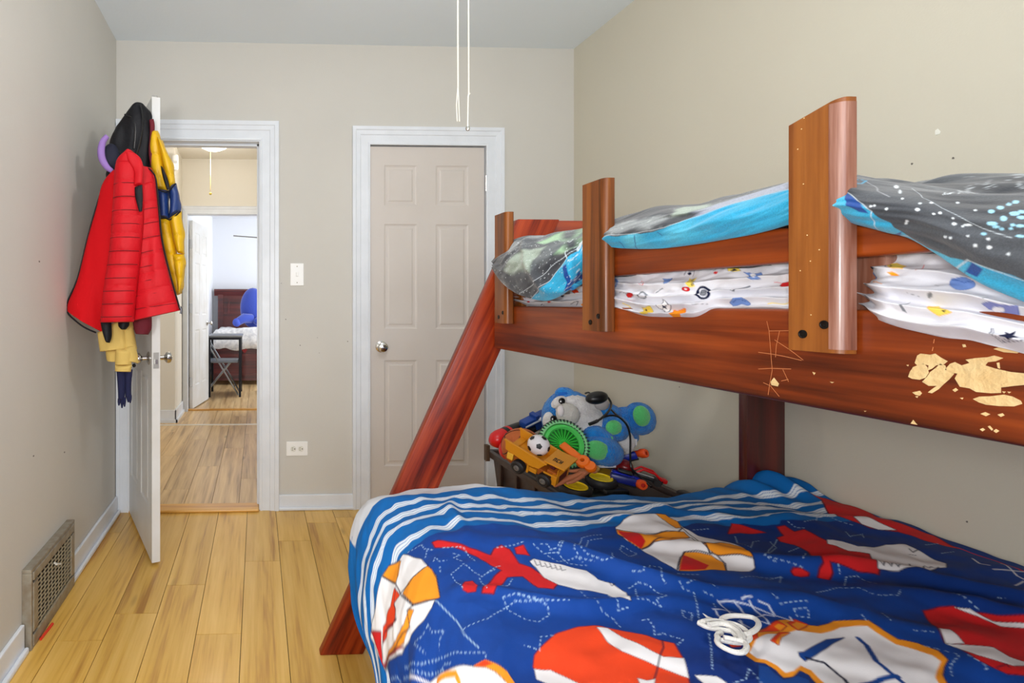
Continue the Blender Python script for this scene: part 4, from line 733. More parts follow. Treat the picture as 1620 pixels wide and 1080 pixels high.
(0,'dot','',0,[1.3878,0.1003,1.3954,0.0968,1.3998,0.0962,1.3966,0.0988,1.3922,0.0995,1.3878,0.1003]),
(0,'dot','',0,[1.2313,0.1021,1.2311,0.1022,1.231,0.1035,1.231,0.1035,1.2314,0.1032,1.2313,0.1021]),
(0,'dot','',0,[1.54,0.2279,1.5391,0.2249,1.55,0.2303,1.5526,0.2335,1.5496,0.2338,1.54,0.2279]),
(0,'dot','',0,[1.2676,0.0427,1.2682,0.0417,1.2693,0.0429,1.2687,0.0439,1.2684,0.0428,1.2676,0.0427]),
(0,'dot','',0,[1.4639,0.105,1.4651,0.1038,1.4665,0.1036,1.4667,0.1046,1.4653,0.1048,1.4639,0.105]),
(0,'dot','',0,[1.2364,0.0689,1.2372,0.068,1.2376,0.0692,1.2364,0.0711,1.236,0.071,1.2364,0.0689]),
(0,'dot','',0,[1.2655,0.0534,1.2661,0.0522,1.2672,0.0535,1.2675,0.0546,1.2657,0.0546,1.2655,0.0534]),
(0,'dot','',0,[1.2695,0.0123,1.2703,0.0122,1.2703,0.0122,1.2703,0.0122,1.2695,0.0123,1.2695,0.0123]),
(0,'dot','',0,[1.5,0.1043,1.5024,0.1031,1.5068,0.1037,1.5071,0.1047,1.5031,0.1051,1.5,0.1043]),
(0,'dot','',0,[1.2288,0.106,1.2289,0.1061,1.2295,0.1075,1.2298,0.1085,1.2292,0.1071,1.2288,0.106]),
(0,'dot','',0,[1.2969,0.1526,1.2976,0.1527,1.2976,0.1527,1.2984,0.1539,1.2976,0.1538,1.2969,0.1526]),
(0,'dot','',0,[1.2986,0.0546,1.3001,0.0532,1.3003,0.0545,1.2988,0.0559,1.298,0.0558,1.2986,0.0546]),
(0,'dot','',0,[1.2605,0.157,1.2604,0.1562,1.2627,0.158,1.2634,0.1598,1.262,0.1592,1.2605,0.157]),
(0,'dot','',0,[1.2588,0.0165,1.2593,0.0164,1.2588,0.0173,1.2583,0.0182,1.2583,0.0174,1.2588,0.0165]),
(0,'dot','',0,[1.2768,0.0953,1.277,0.0942,1.2777,0.0943,1.2781,0.0965,1.2773,0.0964,1.2768,0.0953]),
(0,'dot','',0,[1.3922,0.2401,1.3936,0.2404,1.395,0.2406,1.399,0.2441,1.3962,0.2435,1.3922,0.2401]),
(0,'dot','',0,[1.423,0.2265,1.4228,0.2244,1.4244,0.2247,1.4297,0.2297,1.4265,0.2292,1.423,0.2265]),
(0,'dot','',0,[1.2471,0.0495,1.2477,0.0484,1.2476,0.0495,1.2474,0.0518,1.2469,0.0517,1.2471,0.0495]),
(0,'dot','',0,[1.3155,0.1608,1.3157,0.1596,1.3186,0.1611,1.3186,0.1611,1.3165,0.1609,1.3155,0.1608]),
(0,'dot','',0,[1.3526,0.1,1.3543,0.099,1.3557,0.1002,1.3555,0.1012,1.354,0.1012,1.3526,0.1]),
(0,'dot','',0,[1.2298,0.1055,1.2297,0.1057,1.2297,0.1069,1.2299,0.1081,1.23,0.1067,1.2298,0.1055]),
(0,'dot','',0,[1.2599,0.0121,1.2598,0.0121,1.2598,0.0121,1.2599,0.0121,1.2599,0.0121,1.2599,0.0121]),
(0,'dot','',0,[1.4887,0.2619,1.4872,0.258,1.4903,0.2613,1.4918,0.2653,1.4902,0.2659,1.4887,0.2619]),
(0,'dot','',0,[1.3377,0.1131,1.3377,0.1131,1.3392,0.1129,1.3392,0.1129,1.3379,0.1142,1.3377,0.1131]),
(0,'dot','',0,[1.3653,0.1131,1.3665,0.1121,1.368,0.1122,1.3682,0.1133,1.3655,0.1142,1.3653,0.1131]),
(0,'dot','',0,[1.4439,0.0332,1.4468,0.031,1.4497,0.031,1.4499,0.0332,1.4462,0.0344,1.4439,0.0332]),
(0,'dot','',0,[1.2358,0.0983,1.2365,0.0985,1.2372,0.0987,1.2372,0.0996,1.2358,0.0983,1.2358,0.0983]),
(0,'dot','',0,[1.2772,0.0713,1.2777,0.0703,1.2795,0.0715,1.2791,0.0725,1.2776,0.0724,1.2772,0.0713]),
(0,'dot','',0,[1.3264,0.1221,1.3275,0.121,1.3304,0.121,1.3308,0.1222,1.3293,0.1222,1.3264,0.1221]),
(0,'dot','',0,[1.363,0.1076,1.3644,0.1065,1.3659,0.1077,1.3646,0.1087,1.3631,0.1087,1.363,0.1076]),
(0,'dot','',0,[1.5102,0.0938,1.5115,0.0928,1.5141,0.0933,1.5142,0.0942,1.5116,0.0946,1.5102,0.0938]),
(0,'dot','',0,[1.5101,0.1359,1.5106,0.1343,1.5134,0.1338,1.5178,0.1365,1.5137,0.1368,1.5101,0.1359]),
(0,'dot','',0,[1.5021,0.1021,1.5045,0.1009,1.5086,0.1005,1.5088,0.1015,1.5038,0.103,1.5021,0.1021]),
(0,'dot','',0,[1.4493,0.1158,1.4522,0.1156,1.4551,0.1153,1.4541,0.1166,1.4512,0.1169,1.4493,0.1158]),
(0,'dot','',0,[1.3248,0.2066,1.3256,0.2067,1.3288,0.2089,1.3304,0.2109,1.3272,0.2086,1.3248,0.2066]),
(0,'dot','',0,[1.2799,0.1884,1.2791,0.1871,1.2809,0.1891,1.2828,0.1911,1.2817,0.1905,1.2799,0.1884]),
(0,'dot','',0,[1.2551,0.0579,1.2559,0.0581,1.2559,0.0581,1.2562,0.0593,1.2554,0.0591,1.2551,0.0579]),
(0,'dot','',0,[1.2617,0.1173,1.2622,0.1162,1.2634,0.1173,1.2634,0.1173,1.2617,0.1173,1.2617,0.1173]),
(0,'dot','',0,[1.3732,0.1016,1.3746,0.1016,1.3776,0.1014,1.3776,0.1014,1.3717,0.103,1.3732,0.1016]),
(0,'dot','',0,[1.3697,0.0291,1.3719,0.0281,1.375,0.0283,1.3744,0.0293,1.3707,0.0303,1.3697,0.0291]),
(0,'dot','',0,[1.2313,0.086,1.2314,0.0853,1.231,0.0863,1.2305,0.0882,1.2307,0.0881,1.2313,0.086]),
(0,'dot','',0,[1.5886,0.0245,1.5963,0.0195,1.5998,0.0184,1.5939,0.0228,1.5893,0.0253,1.5886,0.0245]),
(0,'dot','',0,[1.3077,0.0764,1.3082,0.0753,1.3082,0.0753,1.3089,0.0764,1.3084,0.0776,1.3077,0.0764]),
(0,'dot','',0,[1.2764,0.1845,1.2756,0.1832,1.2778,0.1854,1.2809,0.1891,1.2799,0.1884,1.2764,0.1845]),
(0,'dot','',0,[1.2881,0.0156,1.288,0.0161,1.2889,0.0155,1.288,0.0161,1.2871,0.0162,1.2881,0.0156]),
(0,'dot','',0,[1.354,0.0318,1.3577,0.0307,1.3607,0.0309,1.3601,0.032,1.3571,0.0319,1.354,0.0318]),
(0,'dot','',0,[1.5241,0.1111,1.5274,0.1092,1.5344,0.1088,1.5337,0.1102,1.5292,0.1126,1.5241,0.1111]),
(0,'dot','',0,[1.307,0.0481,1.3104,0.0459,1.3117,0.0472,1.3091,0.0492,1.3064,0.0497,1.307,0.0481]),
(0,'dot','',0,[1.2984,0.1551,1.2992,0.1552,1.3008,0.1554,1.3024,0.158,1.3008,0.1578,1.2984,0.1551]),
(0,'dot','',0,[1.2437,0.1272,1.2437,0.1275,1.2436,0.1278,1.2444,0.1286,1.2444,0.1286,1.2437,0.1272]),
(0,'dot','',0,[1.4579,0.1251,1.4587,0.1237,1.4601,0.1236,1.4599,0.1262,1.4585,0.1264,1.4579,0.1251]),
(0,'dot','',0,[1.3834,0.1651,1.3825,0.1637,1.384,0.1639,1.3849,0.1654,1.3857,0.1668,1.3834,0.1651]),
(0,'dot','',0,[1.5771,0.0186,1.5758,0.0186,1.5784,0.0186,1.5793,0.0191,1.5797,0.0186,1.5771,0.0186]),
(0,'dot','',0,[1.5478,0.1125,1.5522,0.1101,1.5594,0.1096,1.5601,0.1107,1.5556,0.1133,1.5478,0.1125]),
(0,'dot','',0,[1.3685,0.0491,1.3707,0.0479,1.3715,0.0491,1.3709,0.0503,1.3694,0.0503,1.3685,0.0491]),
(0,'dot','',0,[1.3406,0.1603,1.342,0.1606,1.3449,0.1611,1.3458,0.1626,1.3443,0.1623,1.3406,0.1603]),
(0,'dot','',0,[1.2857,0.1231,1.2861,0.122,1.2873,0.1232,1.2869,0.1243,1.2861,0.1243,1.2857,0.1231]),
(0,'dot','',0,[1.2402,0.0583,1.2407,0.0573,1.2407,0.0584,1.24,0.0604,1.2397,0.0603,1.2402,0.0583]),
(0,'dot','',0,[1.2734,0.0389,1.2748,0.0379,1.2751,0.0389,1.2745,0.04,1.2737,0.04,1.2734,0.0389]),
(0,'dot','',0,[1.2547,0.1272,1.2555,0.1274,1.2564,0.1275,1.256,0.1286,1.2552,0.1284,1.2547,0.1272]),
(0,'dot','',0,[1.4141,0.0491,1.4162,0.0478,1.4177,0.0478,1.417,0.0491,1.4134,0.0504,1.4141,0.0491]),
(0,'dot','',0,[1.287,0.1016,1.288,0.1006,1.2897,0.1007,1.2904,0.1029,1.2887,0.1028,1.287,0.1016]),
(0,'dot','',0,[1.3537,0.1251,1.3533,0.1239,1.3548,0.1238,1.3553,0.125,1.3537,0.1251,1.3537,0.1251]),
(0,'dot','',0,[1.2986,0.1324,1.2996,0.1325,1.3015,0.1327,1.3047,0.1358,1.3027,0.1356,1.2986,0.1324]),
(0,'dot','',0,[1.251,0.0593,1.2518,0.0595,1.2528,0.0608,1.2523,0.0619,1.2515,0.0617,1.251,0.0593]),
(0,'dot','',0,[1.24,0.1201,1.24,0.1204,1.24,0.1204,1.2406,0.1215,1.2406,0.1212,1.24,0.1201]),
(0,'dot','',0,[1.5402,0.1548,1.5415,0.1545,1.5438,0.1552,1.5447,0.1565,1.5421,0.1572,1.5402,0.1548]),
(0,'dot','',0,[1.3708,0.1408,1.3717,0.1394,1.3732,0.1395,1.3753,0.1412,1.3723,0.141,1.3708,0.1408]),
(0,'dot','',0,[1.3272,0.1246,1.3286,0.1247,1.3301,0.1247,1.3305,0.126,1.3291,0.126,1.3272,0.1246]),
(0,'dot','',0,[1.3827,0.1414,1.3841,0.1414,1.3856,0.1412,1.3863,0.1427,1.3848,0.1429,1.3827,0.1414]),
(0,'dot','',0,[1.3425,0.1288,1.3435,0.1274,1.345,0.1272,1.3455,0.1284,1.344,0.1286,1.3425,0.1288]),
(0,'dot','',0,[1.5406,0.0619,1.5428,0.06,1.5454,0.0598,1.5444,0.0616,1.5408,0.0636,1.5406,0.0619]),
(0,'dot','',0,[1.5279,0.0841,1.5297,0.0822,1.5332,0.0824,1.533,0.0833,1.5302,0.0846,1.5279,0.0841]),
(0,'dot','',0,[1.2399,0.0721,1.2408,0.0712,1.2411,0.0724,1.2407,0.0734,1.24,0.0732,1.2399,0.0721]),
(0,'dot','',0,[1.5009,0.0179,1.5009,0.0179,1.5024,0.0179,1.5038,0.0179,1.5024,0.0179,1.5009,0.0179]),
(0,'dot','',0,[1.6711,0.3044,1.6725,0.3041,1.6739,0.3037,1.6725,0.3041,1.6711,0.3044,1.6711,0.3044]),
(0,'dot','',0,[1.485,0.0478,1.4871,0.0466,1.4886,0.0466,1.4879,0.0478,1.4857,0.049,1.485,0.0478]),
(0,'dot','',0,[1.2444,0.0515,1.2449,0.0505,1.2431,0.0526,1.2417,0.0547,1.2429,0.0536,1.2444,0.0515]),
(0,'dot','',0,[1.2706,0.1775,1.2697,0.1766,1.2709,0.1782,1.2732,0.1811,1.273,0.1806,1.2706,0.1775]),
(0,'dot','',0,[1.33,0.0828,1.3334,0.0817,1.3379,0.0815,1.336,0.0828,1.333,0.0828,1.33,0.0828]),
(0,'dot','',0,[1.6347,0.2804,1.6341,0.2762,1.6425,0.2836,1.6512,0.2952,1.6449,0.2917,1.6347,0.2804]),
(0,'dot','',0,[1.686,0.2637,1.6888,0.2629,1.6888,0.2629,1.686,0.2637,1.6847,0.2642,1.686,0.2637]),
(0,'dot','',0,[1.5796,0.0665,1.5835,0.0646,1.588,0.0644,1.5875,0.0653,1.5806,0.0672,1.5796,0.0665]),
(0,'dot','',0,[1.2753,0.1319,1.276,0.132,1.2781,0.1335,1.2787,0.1348,1.2766,0.1333,1.2753,0.1319]),
(0,'dot','',0,[1.5496,0.0189,1.5496,0.0189,1.5509,0.0189,1.5522,0.019,1.5522,0.019,1.5496,0.0189]),
(0,'dot','',0,[1.3064,0.0374,1.3073,0.0373,1.309,0.037,1.3075,0.0387,1.3073,0.0373,1.3064,0.0374]),
(0,'dot','',0,[1.5833,0.0191,1.582,0.0191,1.5846,0.0191,1.5872,0.0191,1.5859,0.0191,1.5833,0.0191]),
(0,'dot','',0,[1.2309,0.1101,1.231,0.1092,1.2325,0.1109,1.2329,0.112,1.232,0.1116,1.2309,0.1101]),
(0,'dot','',0,[1.5817,0.0733,1.5854,0.0715,1.5919,0.0702,1.5911,0.0716,1.5862,0.0728,1.5817,0.0733]),
(0,'dot','',0,[1.2802,0.1829,1.2799,0.1819,1.2814,0.1826,1.2828,0.1851,1.2821,0.1847,1.2802,0.1829]),
(0,'dot','',0,[1.2977,0.0617,1.2982,0.0606,1.2994,0.0617,1.2988,0.0628,1.298,0.0628,1.2977,0.0617]),
(0,'dot','',0,[1.3095,0.092,1.3098,0.0908,1.312,0.0918,1.312,0.0918,1.3104,0.093,1.3095,0.092]),
(0,'dot','',0,[1.469,0.0378,1.4697,0.0366,1.4726,0.0366,1.4719,0.0378,1.4697,0.039,1.469,0.0378]),
(0,'dot','',0,[1.4819,0.0178,1.4819,0.0178,1.4834,0.0178,1.4848,0.0179,1.4834,0.0178,1.4819,0.0178]),
(0,'dot','',0,[1.4204,0.0426,1.4226,0.0413,1.4256,0.0413,1.4249,0.0426,1.4212,0.0439,1.4204,0.0426]),
(1,'dark','',0.0005,[0.6054,0.2025,0.5974,0.1971]),
(1,'dot','',0.0006,[0.7567,0.4276,0.7605,0.4402]),
(1,'dot','',0.0006,[0.7343,0.4083,0.7334,0.4109]),
(1,'dark','',0.0005,[0.8033,0.5743,0.8013,0.5789]),
(1,'dot','',0.0011,[0.7447,0.3972,0.7478,0.4081]),
(1,'dot','',0.0006,[0.5972,0.1713,0.6032,0.1865]),
(1,'dark','',0.0009,[0.579,0.197,0.7319,0.404]),
(1,'dot','',0.0011,[0.7512,0.4048,0.7567,0.4196]),
(1,'dot','',0.0005,[0.7372,0.4099,0.7383,0.4166]),
(1,'dark','',0.0009,[0.7495,0.4036,0.7495,0.4064]),
(1,'dot','',0.0012,[0.691,0.3131,0.7447,0.3972]),
(1,'dot','',0.0007,[0.6008,0.1917,0.6791,0.2876]),
(1,'dark','',0.0012,[0.7478,0.4081,0.7495,0.4149]),
(1,'dot','',0.0009,[0.5923,0.1657,0.5989,0.1805]),
(1,'dot','',0.0005,[0.5957,0.191,0.7017,0.3268]),
(1,'dark','',0.0012,[0.7752,0.4961,0.7817,0.5147]),
(1,'dot','',0.0008,[0.5951,0.156,0.5981,0.1711]),
(1,'dot','',0.0005,[0.7625,0.5073,0.7625,0.515]),
(1,'dark','',0.0007,[0.7312,0.3916,0.7352,0.4028]),
(1,'dot','',0.0007,[0.5951,0.1538,0.5991,0.1662]),
(1,'dot','',0.0006,[0.5957,0.1976,0.5872,0.1935]),
(1,'dark','',0.0006,[0.5937,0.1607,0.5972,0.1713]),
(1,'dot','',0.0005,[0.5951,0.1604,0.6071,0.1834]),
(1,'dot','',0.0008,[0.7586,0.4471,0.7687,0.4674]),
(1,'dark','',0.0006,[0.6204,0.2187,0.6904,0.31]),
(1,'dot','',0.0006,[0.8132,0.5857,0.8094,0.5851]),
(1,'dot','',0.0005,[0.5983,0.1947,0.6831,0.2996]),
(1,'dark','',0.0008,[0.5966,0.1645,0.625,0.2077]),
(1,'dot','',0.0008,[0.7605,0.4996,0.7666,0.5157]),
(1,'dot','',0.0012,[0.5932,0.1654,0.6003,0.1849]),
(1,'dark','',0.0011,[0.7447,0.4001,0.7478,0.4109]),
(1,'dot','',0.0011,[0.7463,0.4271,0.7463,0.4328]),
(1,'dot','',0.0009,[0.7191,0.4381,0.7187,0.4445]),
(1,'dark','',0.001,[0.597,0.1644,0.6255,0.2051]),
(1,'dot','',0.0011,[0.5937,0.1607,0.5968,0.1738]),
(1,'dot','',0.0004,[0.7234,0.4406,0.7255,0.4468]),
(1,'dark','',0.0011,[0.7216,0.4315,0.7216,0.4379]),
(1,'dot','',0.0007,[0.7709,0.4682,0.773,0.4772]),
(1,'dot','',0.0004,[0.7883,0.544,0.797,0.5637]),
(1,'dark','',0.0009,[0.5959,0.1602,0.6144,0.193]),
(1,'dot','',0.0004,[0.5954,0.1767,0.6,0.1897]),
(1,'dot','',0.0007,[0.7927,0.5448,0.797,0.5544]),
(1,'dark','',0.0012,[0.7282,0.4309,0.7282,0.4341]),
(1,'dot','',0.0009,[0.5927,0.1656,0.604,0.1886]),
(1,'dot','',0.0011,[0.7548,0.4291,0.7512,0.4298]),
(1,'dark','',0.0011,[0.5976,0.1881,0.6189,0.218]),
(1,'dot','',0.0008,[0.6257,0.216,0.7058,0.3241]),
(1,'dot','',0.0004,[0.7447,0.4001,0.7433,0.4049]),
(1,'dark','',0.0008,[0.7419,0.3923,0.7463,0.4041]),
(1,'dot','',0.0011,[0.5935,0.163,0.5948,0.1744]),
(1,'dot','',0.0006,[0.7605,0.5107,0.7883,0.5623]),
(1,'dark','',0.0011,[0.7478,0.4792,0.7478,0.4861]),
(1,'dot','',0.001,[0.7567,0.4783,0.7586,0.4853]),
(1,'dot','',0.0005,[0.7447,0.403,0.7478,0.4109]),
(1,'dark','',0.0008,[0.7244,0.4275,0.7241,0.4339]),
(1,'dot','',0.0012,[0.7463,0.4041,0.7463,0.407]),
(1,'dot','',0.0004,[0.6246,0.2162,0.6819,0.2909]),
(1,'dark','',0.0011,[0.596,0.158,0.6008,0.1752]),
(1,'dot','',0.0008,[0.7213,0.4412,0.7219,0.4475]),
(1,'dot','',0.0009,[0.7927,0.5583,0.797,0.5734]),
(1,'dark','',0.0006,[0.7666,0.4781,0.7687,0.4879]),
(1,'dot','',0.0009,[0.7343,0.4586,0.7478,0.4861]),
(1,'dot','',0.0012,[0.5901,0.1927,0.686,0.3122]),
(1,'dark','',0.0006,[0.7319,0.4513,0.7463,0.4788]),
(1,'dot','',0.001,[0.5822,0.1945,0.6796,0.3135]),
(1,'dot','',0.0005,[0.7334,0.4171,0.7326,0.4229]),
(1,'dark','',0.0009,[0.5986,0.171,0.6262,0.212]),
(1,'dot','',0.0012,[0.5941,0.1981,0.5878,0.1933]),
(1,'dot','',0.0006,[0.7905,0.5488,0.7949,0.5587]),
(1,'dark','',0.0008,[0.7219,0.4411,0.7219,0.4475]),
(1,'dot','',0.0005,[0.7246,0.4469,0.7239,0.4503]),
(1,'dot','',0.0013,[0.5951,0.1582,0.5949,0.1627]),
(1,'dark','',0.001,[0.7512,0.4048,0.7548,0.4156]),
(1,'dot','',0.0009,[0.8013,0.574,0.8033,0.5842]),
(1,'dot','',0.0011,[0.7419,0.4455,0.7478,0.4599]),
(1,'dark','',0.0006,[0.5776,0.1971,0.7319,0.401]),
(1,'dot','',0.0007,[0.7463,0.4099,0.7447,0.4146]),
(1,'dot','',0.0012,[0.5801,0.1926,0.5783,0.1971]),
(1,'dark','',0.0006,[0.5917,0.173,0.5984,0.1901]),
(1,'dot','',0.0011,[0.7372,0.416,0.7372,0.4221]),
(1,'dot','',0.0007,[0.7905,0.5627,0.8013,0.589]),
(1,'dark','',0.0009,[0.7949,0.5495,0.797,0.559]),
(1,'dot','',0.0009,[0.7261,0.4435,0.7293,0.4539]),
(1,'dot','',0.001,[0.5955,0.1603,0.6122,0.1894]),
(1,'dark','',0.0011,[0.753,0.4089,0.753,0.4144]),
(1,'dot','',0.0009,[0.8033,0.5694,0.8013,0.574]),
(1,'dot','',0.0005,[0.7394,0.4263,0.7383,0.4318]),
(1,'dark','',0.0006,[0.7383,0.4379,0.7463,0.4563]),
(1,'dot','',0.001,[0.5891,0.1763,0.596,0.1932]),
(1,'dot','',0.0004,[0.6235,0.2082,0.6257,0.216])]
